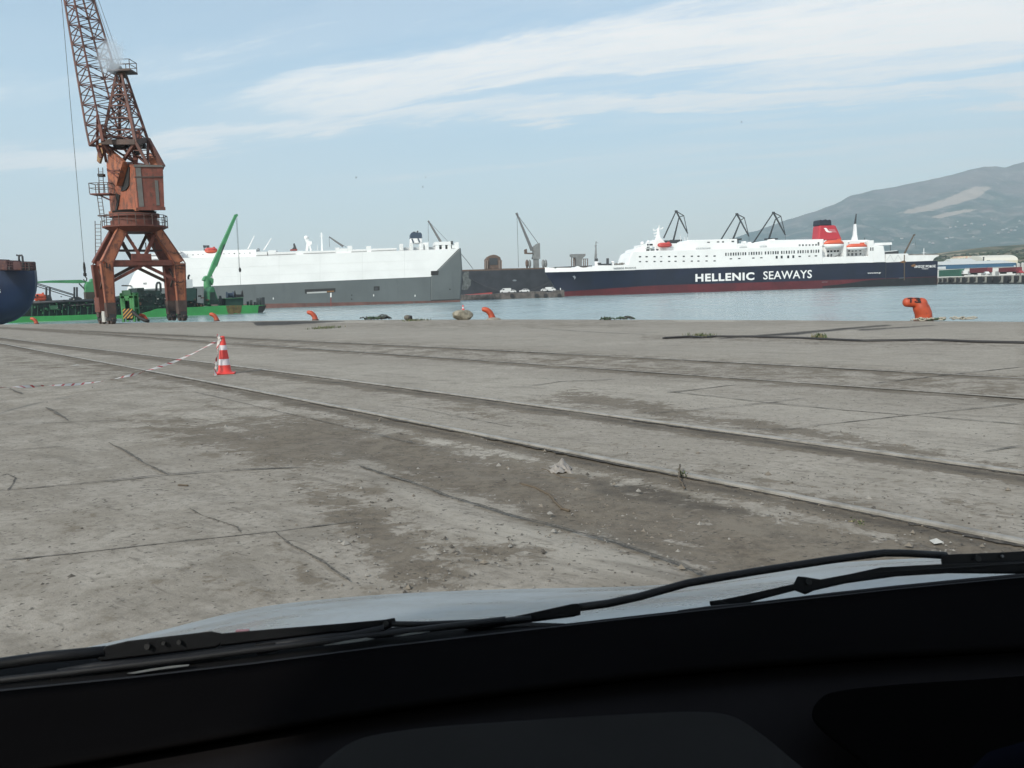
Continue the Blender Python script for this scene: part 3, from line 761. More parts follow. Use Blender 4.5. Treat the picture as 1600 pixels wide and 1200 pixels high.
    m = MB(); m.bar(D(-.9, -2.2, zof(392)), D(-.9, 2.2, zof(392)), .14, .14); m.bar(D(.9, -2.2, zof(392)), D(.9, 2.2, zof(392)), .14, .14)
    for e in (-1.5, -.6, .6, 1.5): m.bar(D(-.9, e, zof(392)), D(-.9, e, zof(380)), .08)
    m.build('walkway_beam', CDARK, root)
    m = MB(); pz = D(-LE / 2 - .32, -.35, zb + .15); m.hexa([pz + uu * a + vv * c + Vector((0, 0, z)) for z in (0, .75) for a, c in ((0, -.8), (.3, -.8), (.3, 1.1), (0, 1.1))]); m.build('brace_plate', CRUST_AND_SHADE, root)
    # platform ring with railing
    m = MB(); n = 12; ro = 3.15
    ring = lambda r, z: [D(math.cos(2*math.pi*(i+.5)/n) * r, math.sin(2*math.pi*(i+.5)/n) * r, z) for i in range(n)]
    m.loft([ring(2.2, zt - .45), ring(3.0, zt), ring(ro, zt + .02), ring(ro, zt + .18)])
    pl = m.build('platform', CRUST_AND_SHADE, root)
    rl = MB(); top = ring(ro - .05, zt + 1.25); mid = ring(ro - .05, zt + .72); bot = ring(ro - .05, zt + .1)
    for i in range(n):
        j = (i + 1) % n; rl.bar(top[i], top[j], .06); rl.bar(mid[i], mid[j], .045); rl.bar(bot[i], top[i], .06)
        rl.bar((bot[i] + bot[j]) / 2, (top[i] + top[j]) / 2, .045)
    rl.build('railing', CDARK, pl)
    m = MB(); m.lathe([(2.35, zt + .18), (2.35, zt + .75), (2.15, zt + .8), (2.15, zt + 1.1), (2.4, zt + 1.12), (2.4, zt + 1.45), (1.9, zt + 1.5)], n=28); m.build('slewing_base', CRUST_AND_SHADE, root, auto=40)
    zc = zof(331, 215)
    m = MB(); m.lathe([(2.0, zt + 1.5), (2.15, zt + 1.7), (1.8, zc - .2), (1.9, zc + .1)], n=28); m.build('slewing_ring', BLACKISH, root, auto=40)
    # machine house: near corner at pixel column 213
    yo = -1.9
    cb = Q(215.5, 328, yo); ct = Q(210, 259, yo)
    a_l = Vector((-.74, .67, 0)); a_r = Vector((.90, .44, 0)).normalized()
    def on(px, py, p0, ax):   # point seen at (px, py) on the upright plane through p0 along ax
        d = ray(px, py); nrm = Vector((-ax.y, ax.x, 0)); t = (p0 + C - EYE).dot(nrm) / d.dot(nrm); return EYE + d * t - C
    lb = on(173, 334, cb, a_l); lt = on(166, 252, ct, a_l); rb = on(257, 327, cb, a_r); rt = on(254.5, 260, ct, a_r)
    bl = lb + (rb - cb); bt = lt + (rt - ct)
    m = MB(); m.hexa([lb, cb, rb, bl, lt, ct, rt, bt]); house = m.build('machine_house', ORANGE_L, root)
    nl = Vector((a_l.y, -a_l.x, 0)); nl = nl if nl.y < 0 else -nl
    nr = Vector((a_r.y, -a_r.x, 0)); nr = nr if nr.y < 0 else -nr
    def quad_on(pts, p0, ax, nrm, th, name, mat):
        q = [on(x, y, p0, ax) for x, y in pts]; m = MB(); n = len(q)
        m.add([p + nrm * th for p in q] + [p - nrm * .02 for p in q], [tuple(range(n)), tuple(reversed(range(n, 2 * n)))] + [(i, (i+1) % n, (i+1) % n + n, i + n) for i in range(n)])
        return m.build(name, mat, house)
    quad_on([(210.4, 259.6), (254.4, 260.4), (256.8, 326.8), (215.8, 327.6)], (cb + ct) / 2, a_r, nr, .09, 'end_shade_sheet', paint('end_shade_red', (.17, .052, .036), rust=.5, rustcol=(.10, .045, .032), rough=.7, scale=.5, var=.3, streak=True))  # darker red sheet painting the shade on the unlit end of the house
    quad_on([(211.5, 262), (219.5, 262), (225, 323), (217.5, 323.5)], (cb + ct) / 2, a_r, nr, .14, 'corner_panel', GREYP)
    quad_on([(241.5, 282), (246.5, 282), (249.5, 321), (244.5, 321)], (cb + ct) / 2, a_r, nr, .14, 'louvre_panel', GREYP)
    quad_on([(210.5, 276), (255, 275.5), (255, 277.5), (210.5, 278)], (cb + ct) / 2, a_r, nr, .16, 'trim_strip', CDARK)
    quad_on([(208.8, 257.5), (255.5, 258.5), (255.5, 261.5), (209, 261)], (cb + ct) / 2, a_r, nr, .20, 'roof_edge', GREYP)
    quad_on([(215, 324), (258, 323.5), (258.5, 328.5), (215.5, 329)], (cb + ct) / 2, a_r, nr, .22, 'sill_beam', CRUST_AND_SHADE)
    quad_on([(173, 330.5), (216, 324.5), (216.5, 329.5), (173.5, 335.5)], (cb + ct) / 2, a_l, nl, .22, 'sill_beam', ORANGE)
    quad_on([(195, 262), (203.5, 261), (202.5, 290), (198, 297), (190, 299), (192, 290)], (cb + ct) / 2, a_l, nl, .12, 'dark_opening', BLACKISH)
    quad_on([(182, 302), (188, 305), (186, 320), (183.5, 330), (181.5, 330), (184, 314)], (cb + ct) / 2, a_l, nl, .12, 'burn_stain', BLACKISH)
    # counterweight slab leaning against the house front
    wv = [on(x, y, (cb + ct) / 2, a_l) for x, y in ((179, 243), (202, 258.5), (193, 291), (180, 277), (180.5, 262))]
    m = MB(); n = 5
    m.add([p + nl * .75 for p in wv] + [p + nl * .1 for p in wv], [tuple(range(n)), tuple(reversed(range(n, 2*n)))] + [(i, (i+1) % n, (i+1) % n + n, i + n) for i in range(n)])
    cw = m.build('counterweight', ORANGE, root)
    m = MB()
    for t in (.30, .48, .66): m.bar(wv[0].lerp(wv[4], t) * .35 + wv[3] * .65 + nl * .80 + Vector((0, 0, t * .9 - .3)), wv[1].lerp(wv[2], t) + nl * .80 + Vector((0, 0, .1)), .10, .12)
    m.build('slab_rib', CRUST_AND_SHADE, cw)
    m = MB(); m.bar(on(167, 228, (cb + ct) / 2, a_l) + nl * .4, on(202, 258, (cb + ct) / 2, a_l) + nl * .5, .42, .55); m.build('slab_arm', ORANGE, cw)
    yp = [on(x, y, (cb + ct) / 2, a_l) for x, y in ((160, 224), (166.5, 222), (166, 238), (160.5, 256), (156.5, 252), (157.5, 238))]
    m = MB(); n = 6
    m.add([p + nl * .35 for p in yp] + [p + nl * .15 for p in yp], [tuple(range(n)), tuple(reversed(range(n, 2*n)))] + [(i, (i+1) % n, (i+1) % n + n, i + n) for i in range(n)])
    m.build('side_plate', paint('plate_ochre', (.27, .155, .065), rust=.55, rustcol=(.15, .07, .04), rough=.7, scale=.6), root)
    # driver's landing with ladder on the far left of the house
    lc = Q(158, 303, .6)
    m = MB(); e1 = Vector((.9, 0, 0)); e2 = Vector((0, 1, 0))
    m.hexa([lc + e1 * a + e2 * b + Vector((0, 0, z)) for z in (-.12, 0) for a, b in ((-.95, -.7), (1.3, -.7), (1.3, .7), (-.95, .7))])
    m.bar(lc + Vector((1.2, 0, -.8)), lc + Vector((-.2, 0, -.12)), .14)
    ld = m.build('landing', CRUST_AND_SHADE, root)
    r = MB()
    cs = [lc + e1 * a + e2 * b for a, b in ((-.95, -.7), (.1, -.7), (1.2, -.7), (1.2, .7), (.1, .7), (-.95, .7))]
    for z, w in ((1.05, .06), (.55, .045)):
        for i in range(6): r.bar(cs[i] + Vector((0, 0, z)), cs[(i + 1) % 6] + Vector((0, 0, z)), w)
    for p in cs: r.bar(p, p + Vector((0, 0, 1.05)), .06)
    r.build('railing', CDARK, ld)
    def ladder(a, b, w=.45):
        m = MB(); a, b = Vector(a), Vector(b); s = Vector((w / 2, 0, 0))
        m.bar(a - s, b - s, .06); m.bar(a + s, b + s, .06)
        k = int((b - a).length / .38)
        for i in range(1, k): q = a.lerp(b, i / k); m.bar(q - s, q + s, .045)
        return m.build('ladder', CDARK, root)
    ladder(Q(160, 340, .4), Q(155, 304, .4)); ladder(Q(159, 302, .8), Q(157, 262, .8)); ladder(Q(154, 420, 1.2), Q(153, 345, 1.2), .6)
    m = MB(); b0 = Q(158.5, 274, .8); m.box(b0.x - .28, b0.x + .28, b0.y - .3, b0.y + .3, b0.z - .14, b0.z + .14); m.build('lamp_box', BLACKISH, root)
    m = MB(); m.bar(Q(153, 337, 0), Q(178, 337, 0), .14); m.build('step_bar', CDARK, root)
    # tower: A-frame over the house, apex at (188,118)
    ap = Q(189, 117, 0)
    feet = [Q(205, 258, -1.6), Q(166, 232, -.6), Q(232, 222, 1.0), Q(184, 226, 2.4)]
    knee = [Q(212, 222, -1.4), Q(160, 222, -.6), Q(231, 219, 1.0), Q(186, 220, 2.2)]
    tops = [ap + Vector((.25, -.4, 0)), ap + Vector((-.35, -.3, 0)), ap + Vector((.4, .3, 0)), ap + Vector((-.2, .4, 0))]
    m = MB()
    for kx, tx, w in zip(knee, tops, (.30, .26, .24, .24)): m.bar(kx, tx, w, w, .2, .2)
    tw = m.build('tower', CLATT, root)
    m = MB(); lv = [0, .18, .36, .54, .70, .85]
    order = (0, 2, 3, 1)
    for a, b in zip(order, order[1:] + order[:1]):
        for i, t in enumerate(lv):
            p, q = knee[a].lerp(tops[a], t), knee[b].lerp(tops[b], t); m.bar(p, q, .11)
            if i < len(lv) - 1:
                p2, q2 = knee[a].lerp(tops[a], lv[i + 1]), knee[b].lerp(tops[b], lv[i + 1])
                m.bar(p, q2, .085); 
                if i % 2 == 0 or i > 2: m.bar(q, p2, .085)
    m.build('tower_bracing', CLATT, tw)
    # lower frame between tower and house
    m = MB()
    m.bar(knee[1], knee[0], .34, .5); m.bar(knee[0], knee[2], .34, .5); m.bar(knee[2], knee[3], .3, .4); m.bar(knee[3], knee[1], .3, .4)
    m.build('ring_beam', CDARK, root)
    m = MB(); hp = [ct + Vector((0, 0, -.1)), rt + Vector((0, 0, -.1)), lt.lerp(ct, .55), bt, bt.lerp(rt, .5), ct.lerp(rt, .5)]
    m.bar(knee[0], hp[2], .28); m.bar(knee[0], hp[5], .26); m.bar(knee[2], hp[1], .30, .6); m.bar(knee[2], hp[4], .22); m.bar(knee[3], hp[4], .22); m.bar(knee[3], hp[3], .22)
    m.bar(knee[1], lt, .26); m.bar(knee[1], lt.lerp(ct, .4), .22); m.bar(knee[0], bt, .14); m.bar(knee[3], hp[5], .14); m.bar(knee[1], bt, .16); m.bar(knee[2], hp[5], .14)
    for i, (a, b) in enumerate(((0, 1), (0, 2), (2, 3))):
        for t in (.35, .6): m.bar(knee[a].lerp(hp[5 if a == 0 else 4], t), knee[b].lerp(hp[1 if b == 2 else 3], t), .09)
    m.build('frame_strut', CLATT, root)
    m = MB()
    m.add([*[p + Vector((0, 0, 0)) for p in (Q(232, 238, .9), Q(255, 259, .2), Q(234, 257, .5))], *[p + Vector((.1, .5, 0)) for p in (Q(232, 238, .9), Q(255, 259, .2), Q(234, 257, .5))]], [(0, 1, 2), (5, 4, 3), (0, 3, 4, 1), (1, 4, 5, 2), (2, 5, 3, 0)])
    m.build('gusset_plate', ORANGE, root)
    # winch drums: dark lumps high in the frame
    m = MB()
    d0_ = Q(180, 226, .6); d1_ = Q(198, 226, .4); m.tube([d0_, d1_], .42, 14); m.tube([Q(203, 227, .6), Q(226, 224, .8)], .5, 14)
    m.build('winch_drum', BLACKISH, root, auto=40)
    m = MB(); m.hexa([Q(x, y, o_) for x, y, o_ in ((212, 243, .2), (219, 242, .2), (219, 242, 1.2), (212, 243, 1.2), (210, 226, .2), (224, 225, .2), (224, 225, 1.2), (210, 226, 1.2))]); m.build('hopper_duct', BLACKISH, root)
    m = MB(); m.hexa([Q(x, y, o_) for x, y, o_ in ((208, 258, .2), (215, 257, .2), (215, 257, 1.0), (208, 258, 1.0), (207, 241, .2), (217, 240, .2), (217, 240, 1.0), (207, 241, 1.0))]); m.build('motor_casing', CRUST_AND_SHADE, root)
    m = MB()
    for a, b in (((160, 202), (165, 216)), ((214, 204), (218, 217))):
        m = MB(); p, q = Q(*a, .4), Q(*b, .4); m.bar(p, q, .55, .25); m.build('plate_strut', CRUST_AND_SHADE, root)
    # apex platform
    m = MB(); pc = Q(190, 112, 0)
    m.hexa([pc + Vector((x, y, z)) for z in (-.12, .05) for x, y in ((-1.1, -.9), (1.25, -.9), (1.25, .9), (-1.1, .9))])
    m.bar(pc + Vector((.1, 0, -.6)), pc + Vector((.1, 0, 0)), .7, .5)
    pf = m.build('apex_platform', CDARK, root)
    r = MB(); cs = [pc + Vector((x, y, 0)) for x, y in ((-1.05, -.85), (.1, -.85), (1.2, -.85), (1.2, .85), (.1, .85), (-1.05, .85))]
    for z in (1.0, .5):
        for i in range(6): r.bar(cs[i] + Vector((0, 0, z)), cs[(i + 1) % 6] + Vector((0, 0, z)), .055)
    for p in cs: r.bar(p, p + Vector((0, 0, 1.0)), .06)
    r.build('railing', CDARK, pf)
    m = MB(); m.tube([pc + Vector((-.5, -.5, .35)), pc + Vector((-.5, .5, .35))], .42, 16); m.build('sheave', BLACKISH, pf, auto=40)
    # jib: a lattice boom rising to the left and running out of the picture
    jb = Q(176, 222, 0); jt = Lc(P(88, -150, C.y + 3.5))
    ax = (jt - jb).normalized(); sx = Vector((.86, .50, 0)).normalized(); sx = (sx - ax * sx.dot(ax)).normalized(); sy = ax.cross(sx); sx, sy = (sx * .92 + sy * .39), (sy * .92 - sx * .39)
    Lj = (jt - jb).length; N_ = 24
    def jw(t): return (1.75 if t < .06 else 1.75 - 1.22 * (t - .06) / .94), (1.35 - .75 * t)
    cor = [(-1, -1), (1, -1), (1, 1), (-1, 1)]
    node = [[jb + ax * (Lj * i / N_) + sx * a * jw(i / N_)[0] + sy * b * jw(i / N_)[1] for a, b in cor] for i in range(N_ + 1)]
    m = MB()
    for k in range(4):
        for i in range(N_): m.bar(node[i][k], node[i + 1][k], .15)
    for k in range(4): m.bar(node[0][k], node[0][(k + 1) % 4], .2)
    jib = m.build('jib', CLATT, root)
    m = MB()
    for i in range(N_ + 1):
        for k in range(4):
            m.bar(node[i][k], node[i][(k + 1) % 4], .075)
            if i < N_: m.bar(node[i][k], node[i + 1][(k + 1) % 4], .075) if (i + k) % 2 else m.bar(node[i][(k + 1) % 4], node[i + 1][k], .075)
    m.build('jib_bracing', CLATT, jib)
    m = MB(); m.bar(node[0][0] + Vector((0, 0, -.6)), node[1][0], .3); m.bar(node[0][1] + Vector((0, 0, -.6)), node[1][1], .3)
    m.build('jib_foot', CRUST_AND_SHADE, jib)
    m = MB(); m.bar(Q(152, 227, 0), node[2][0], .24); m.bar(Q(152, 227, 0), Q(158, 246, 0), .3); m.build('jib_hinge', CRUST_AND_SHADE, jib)
    # ropes
    m = MB()
    for e in (-.35, 0, .35):
        m.tube([pc + Vector((e - .3, -.2, .8)), jt + sx * e + Vector((.6, 0, 0))], .022, 5)
    m.build('luffing_rope', CABLE, root)
    m = MB()
    for p, q in ((Q(182, 112), Q(186, 222)), (Q(185, 112), Q(190, 222)), (Q(192, 117), Q(205, 222)), (Q(195, 117), Q(215, 222))): m.tube([p, q], .03, 5)
    m.build('hoist_rope', CABLE, root)
    hc = Lc(P(133, 432, C.y + 4)); htop = Vector((hc.x, hc.y, jt.z + .5))
    m = MB(); m.tube([hc + Vector((0, 0, 1.5)), htop], .028, 6); m.build('hook_rope', CABLE, root)
    m = MB(); m.lathe([(.03, 1.6), (.10, 1.4), (.14, .9), (.10, .4), (.17, .35), (.17, .05), (.05, 0)], hc, 12)
    m.tube([hc + Vector((0, 0, 0)), hc + Vector((.16, 0, -.2)), hc + Vector((.12, 0, -.45)), hc + Vector((-.1, 0, -.5)), hc + Vector((-.2, 0, -.3))], .06, 8)
    m.build('hook_block', BLACKISH, root, auto=40)
    # writing on the legs: dark worn lettering, too small to read
    m = MB(); ink = plain('leg_lettering', (.035, .030, .028), .8)
    fr = D(-LE / 2 - .47, GA / 2, 0)
    def stroke(px, py, w, h):
        q = Q(px, py, 0); v0 = (q.x - fr.x) / vv.x if abs(vv.x) > .1 else 0
        m.hexa([fr + vv * (v0 + a) + Vector((0, 0, q.z + b)) - uu * c for b in (0, h) for a, c in ((0, -.02), (w, -.02), (w, .03), (0, .03))])
    for row, n_ in ((396, 6), (411, 6), (416, 7), (420.5, 6), (442, 6), (446.5, 3)):
        x = 268.5 if row < 405 else 271.5
        for i in range(n_):
            w = random.uniform(.07, .13)
            z_ = random.uniform(.14, .2)
            q = Q(x, row); 
            stroke(x, row, w * .3, z_); stroke(x + .5, row - random.choice((0, 1.5)), w, .05); x += 1.7 + random.random() * .5
    m.build('leg_lettering', ink, root)
    m = MB(); fl = D(-LE / 2 - .47, -GA / 2, 0)
    q = Q(171, 421)
    for a, b, w, h in ((-.2, 0, .08, .5), (-.2, .0, .4, .08), (.1, -.2, .08, .6)):
        m.hexa([fl + vv * (a + t) + Vector((0, 0, q.z + b + s)) - uu * c for s in (0, h) for t, c in ((0, -.02), (w, -.02), (w, .03), (0, .03))])
    m.build('leg_mark', ink, root)
    return root
build_portal_crane()
# ================================================================== SHIPS
WHITE = paint('ship_white', (.80, .80, .785), rust=.0, rough=.45, scale=.05, var=.05, streak=False)
WHITE_R = paint('ship_white_streaked', (.75, .75, .73), rust=.12, rustcol=(.42, .30, .18), rough=.5, scale=.12, var=.06)
NAVY = paint('hull_navy', (.0060, .0095, .027), rust=.03, rustcol=(.03, .03, .035), rough=.4, scale=.05, var=.3, streak=True)
BOOT = paint('hull_red', (.095, .011, .015), rust=.3, rustcol=(.05, .011, .013), rough=.5, scale=.06, var=.25, streak=True)
GLASSD = plain('dark_window', (.016, .020, .026), .25)
WINDG = plain('shaded_window', (.24, .25, .25), .4)
REDP = plain('funnel_red', (.42, .028, .040), .45)
LBORANGE = plain('lifeboat_orange', (.62, .10, .045), .45)
LBRED = plain('lifeboat_red', (.50, .060, .050), .45)
LETTER = plain('white_lettering', (.80, .80, .78), .5)
INK = plain('dark_lettering', (.05, .055, .07), .6)
SHIPGREY = paint('deck_grey', (.22, .225, .225), rough=.6, scale=.2)
DKGREY = plain('dark_gear', (.040, .042, .045), .6)

def build_ferry():
    S = Side(W(881, 463.2), W(1465, 444.8), 'ferry', 'white and navy passenger ferry with a red funnel and large white lettering', 'ship')
    B = 27.0                                               # beam
    root = S.root
    zline = lambda x: np.interp(x, [p[0] for p in zl], [p[1] for p in zl])
    zl = S.xz([(857, 424.6), (900, 424.2), (980, 422.2), (1240, 414.0), (1460, 407.6)])
    zred = S.xz([(881, 456), (1020, 446), (1220, 440), (1382, 435), (1464, 432)])
    zr = lambda x: np.interp(x, [p[0] for p in zred], [p[1] for p in zred])
    xbow = S.at(857, 424)[0]; xend = S.at(1465, 420)[0]
    # hull: side plane in view, stem raked, run of the bow drawn in towards the centre line
    def section(x, ztop, zlow):
        """outline of the hull at x: near side, far side"""
        t = np.clip((x - xbow) / 46.0, 0, 1); half_top = B / 2 * (1 - (1 - t) ** 2.4)
        t2 = np.clip((x - max(xbow, 0.0)) / 58.0, 0, 1); half_low = B / 2 * (1 - (1 - t2) ** 1.9)
        return max(half_top, .15), max(half_low, .12)
    xs = list(np.linspace(xbow, xbow + 50, 22)) + list(np.linspace(xbow + 58, xend, 16))
    def band(z0f, z1f, name, mat):
        m = MB(); rings = []
        for x in xs:
            z0, z1 = z0f(x), z1f(x)
            if x < 0: z0 = max(z0, zr(0) * 0 + (-x) / (-xbow) * (zline(xbow) - .2)); z0 = min(z0, z1 - .05)
            ht, hl = section(x, z1, z0)
            f = lambda z: hl + (ht - hl) * np.clip((z + 1) / (zline(x) + 1), 0, 1)
            rings.append([Vector((x, B/2 - f(z0), z0)), Vector((x, B/2 - f((z0+z1)/2), (z0+z1)/2)), Vector((x, B/2 - f(z1), z1)), Vector((x, B/2 + f(z1), z1)), Vector((x, B/2 + f((z0+z1)/2), (z0+z1)/2)), Vector((x, B/2 + f(z0), z0))])
        return m.loft(rings).build(name, mat, root, auto=35)
    hull = band(lambda x: zr(x), lambda x: zline(x), 'hull', NAVY)
    band(lambda x: -2.5, lambda x: zr(x), 'boot_top', BOOT)
    MB().prism(S.xz([(1285, 447.0), (1310, 444.6), (1335, 441.2), (1352, 438.2), (1385, 435.4), (1463.8, 432.6), (1463.8, 445.4), (1330, 449), (1285, 450)]), -.03, .05).build('hull_weed', paint('weed_dark', (.012, .012, .014), rust=.2, rustcol=(.06, .014, .016), rough=.7, scale=.12, var=.4), hull)
    zbul = S.xz([(857, 416.5), (870, 417.6), (900, 417.8), (906, 415.0), (911, 418.0), (928, 417.0), (932, 414.5), (960, 414.5), (985, 413.5), (992, 412)])
    zbf = lambda x: np.interp(x, [p[0] for p in zbul], [p[1] for p in zbul])
    xs_all = xs; xb1 = S.at(992, 410)[0]; xs = [x for x in np.linspace(xbow, xb1, 40)]
    band(lambda x: zline(x), lambda x: zbf(x), 'bow_bulwark', WHITE)
    xs = xs_all
    # superstructure blocks (pixel outlines on the side plane)
    def block(name, pts, y0, y1, mat=WHITE, bev=.25, parent=root):
        return MB().prism(S.xz(pts, max(0, y0) if y0 > 2 else 0), y0, y1).build(name, mat, parent, bevel=bev)
    zb = lambda x: 422.3 - (x - 980) * (8.2 / 260)
    block('deckhouse', [(980, zb(980)), (982, 412), (984, 403), (987, 395.5), (991, 392.6), (1060, 390.8), (1120, 388.8), (1152, 387.8), (1285, 383.5), (1285.5, zb(1285))], -.02, B)
    m = MB()
    S.pix(m, 1318, 377.5, 1322.5, zb(1320) - .1, -.02, B); S.pix(m, 1356.5, 375.5, 1365, zb(1360), -.02, B)
    m.build('bay_pillar', WHITE, root)
    block('lower_side', [(1285.5, zb(1285)), (1285.5, 402), (1356.5, 400), (1356.5, zb(1356))], -.03, B)
    block('aft_house', [(1365, zb(1365)), (1365, 383), (1380.5, 384), (1382.5, 394), (1383.5, zb(1383.5))], -.03, B)
    block('boat_deck_wall', [(1285, 403), (1285, 377), (1322, 376), (1356.5, 375.6), (1356.5, 401)], 4.2, B - 4.2, SHIPGREY and WHITE)
    block('upper_house', [(1040, 391.5), (1041, 380.5), (1075, 379.8), (1075.5, 375.2), (1152, 373.2), (1152.5, 388)], 3.0, B - 3)
    block('upper_house_low', [(1150, 388), (1151, 380.6), (1200, 378.5), (1200.5, 375.2), (1287, 373.6), (1287, 384)], 3.2, B - 3.2)
    block('funnel_deck', [(1286, 386), (1286, 376), (1317, 375.6), (1355, 374.6), (1363, 376), (1366, 383)], 5.5, B - 5.5)
    # bridge
    block('bridge_front', [(993, 393), (994.5, 388.5), (999, 386.6), (1008, 386), (1027, 385.5), (1027, 392.5)], 1.2, B - 1.2)
    br = block('bridge', [(1009, 388.2), (1009, 380.6), (1019.5, 380.2), (1020, 388)], -.3, B + .3)
    block('radar_house', [(1020, 392), (1020, 381), (1023, 377.5), (1024, 374), (1034, 372.6), (1040, 379.5), (1041, 391.5)], 3.5, B - 3.5)
    block('radar_mast', [(1024.5, 374), (1026.8, 366), (1028.2, 356), (1030.5, 356), (1031.2, 366), (1033, 373)], B/2 - 1.0, B/2 + 1.0, WHITE)
    m = MB()
    for a, b in (((1021, 360.5), (1035, 357)), ((1021, 365), (1029, 363)), ((1022, 369), (1028, 368)), ((1029.5, 357), (1030, 352)), ((1035, 357), (1036, 354.5)), ((1021, 360.5), (1021, 357.5))):
        m.bar(S.v(*a, B/2), S.v(*b, B/2), .45)
    m.build('radar_arm', WHITE, root)
    for px, py, q_, r_, yb_ in ((1003.5, 380, 6, .95, 386.5), (1013, 377.8, 8, .8, 381)):
        m = MB(); m.ell(S.v(px, py, q_), r_, r_, r_, 12, 8); m.build('satellite_dome', WHITE, root, smooth=True)
        m = MB(); m.bar(S.v(px, py + .8, q_), S.v(px + .3, yb_, q_), .45); m.build('dome_post', WHITE, root)
    m = MB(); m.bar(S.v(1019.3, 374, 5), S.v(1019.3, 381, 5), .16); m.build('aerial', WHITE, root)
    for px in (1063.5, 1070, 1074.5):
        m = MB(); m.bar(S.v(px, 370.5 if px != 1063.5 else 366, 9), S.v(px, 381, 9), .16); m.build('aerial', WHITE, root)
    # foremast, winches and ventilators on the fore deck
    m = MB(); m.bar(S.v(929.7, 408, B/2), S.v(931.3, 377, B/2), .85, .85, .4, .4); m.bar(S.v(932.5, 407, B/2), S.v(931.4, 386, B/2), .4)
    m.bar(S.v(929, 384.5, B/2), S.v(932.5, 384, B/2), .5); m.bar(S.v(931, 379, B/2), S.v(934.5, 379.5, B/2), .2); m.build('foremast', SHIPGREY, root)
    for px, py in ((932.8, 409), (957.5, 408.5)):
        m = MB(); c = S.v(px, 415.5, B/2 - 3); r = 1.15 if px < 940 else .85; h = S.v(px, py, B/2 - 3).z - c.z
        m.lathe([(r, 0), (r, h * .7), (r * 1.35, h * .78), (r * 1.1, h), (r * .4, h * 1.08)], c, 16); m.build('ventilator', WHITE, root, auto=40)
    m = MB()
    S.pix(m, 936, 410.5, 939.5, 415, 6, 10); S.pix(m, 948.5, 403.5, 951.5, 415, 7, 9); S.pix(m, 940, 412, 955, 415, 8, 12); S.pix(m, 930.5, 403.8, 934.3, 408.2, 10, 12)
    m.build('winch', DKGREY, root)
    m = MB()
    for i in range(16):
        px = 961 + i * 1.35; S.pix(m, px, 413 - random.uniform(1, 3.2), px + random.uniform(.5, 1.2), 414, 9 + random.random() * 4, 13)
    m.build('deck_gear', plain('gear_mixed', (.25, .24, .22), .6), root)
    m = MB(); m.bar(S.v(866, 418, 10), S.v(925, 415.5, 10), .5); m.build('deck_rail', DKGREY, root)
    # windows
    def win(rows, name='window', mat=GLASSD, parent=root, y=-.02, w=1.9, h=1.3):
        for px, py, ww, hh in rows:
            x, z = S.at(px, py, max(y, 0)); ww *= 1.15; hh *= 1.2; m = MB(); m.box(x - ww/2, x + ww/2, y - .06, y + .10, z - hh/2, z + hh/2); m.build(name, mat, parent)
    dz = lambda x: -(x - 1000) * (8 / 260)
    A = [1000, 1010.3, 1022.7, 1033, 1045.5, 1055.5, 1068.3, 1081, 1091.3, 1104, 1116.5]
    win([(x, 401.2 + .32 * dz(x) * 1.0, .95 if i in (3, 6) else 1.05, .55 if i != 3 else .3) for i, x in enumerate(A)], mat=GLASSD)
    win([(x, 408.8 + .32 * dz(x) * 1.0, 1.0, .5) for x in A], mat=plain('window_dim', (.06, .065, .07), .4))
    T = [1134.2, 1138, 1142, 1146, 1149.8, 1153.6, 1157.2, 1161, 1164.8, 1170.4, 1174.4, 1178, 1182, 1186, 1190, 1196, 1200.5, 1204.3, 1208, 1212, 1215.5, 1221.4, 1225, 1229, 1233, 1237, 1240.8, 1247, 1250.8, 1254.6, 1258.6, 1262.4, 1267.5, 1271.2, 1275.2, 1279]
    win([(x, 397.4 - (x - 1134) * (5.0 / 145), .62, 1.35) for i, x in enumerate(T) if i % 8 not in (1, 6)])
    win([(x, 397.4 - (x - 1134) * (5.0 / 145), .62, 1.35) for i, x in enumerate(T) if i % 8 in (1, 6)], mat=WINDG)
    Lw = [(1142, .9, .45), (1155, .9, .45), (1177, .9, .45), (1189.5, .9, .45), (1213.5, .75, 1.2), (1221.3, .75, 1.2), (1231.5, .75, 1.2), (1239.5, .75, 1.2), (1249.5, .95, .55), (1264.5, .8, .4), (1274.8, .95, .5)]
    win([(x, 404.4 - (x - 1142) * (4.6 / 133), w * 1.25, h) for x, w, h in Lw])
    win([(x, 383.2 - (x - 1249) * .014, .85, .95) for x in (1249.4, 1254.6, 1259.8, 1265, 1270, 1275)], y=3.16)
    win([(1278.8, 381.8, .8, 1.9)], y=3.16)
    win([(1107, 378.6, 1.2, .5), (1122, 378.0, 1.1, .5), (1129.7, 377.9, .9, .6), (1145, 377.2, 1.2, .6)], y=2.96, mat=plain('window_dim', (0, 0, 0)))
    win([(1012, 382.4, .8, .7), (1017, 382.3, 1.6, .75), (1012.5, 386.2, 1.3, .4)], y=-.32)
    win([(1012, 391.0, 1.4, .7), (1020, 390.6, 1.6, .5), (1027, 390, 1.2, .5)], y=1.16, mat=DKGREY)
    win([(1360.5, 389.2, .5, 1.5), (1363.8, 389.1, .5, 1.5)], y=-.05)
    win([(1294, 392.8, 1, .8), (1299, 392.6, 1, .8), (1304.4, 392.4, 1, .8), (1309.3, 392.2, 1, .8), (1294, 399.3, 1, 1), (1299, 399, .8, 1.2), (1311, 398, .7, 1), (1327, 391.8, 1, .8), (1332, 391.6, .9, .8), (1337.5, 391.4, .9, .8), (1344, 391.2, 1, .8), (1326, 397.8, .8, 1), (1331.5, 397.6, 1, 1.1), (1337.5, 397.4, .9, 1.1), (1344.5, 396.6, .8, .8)], y=4.12)
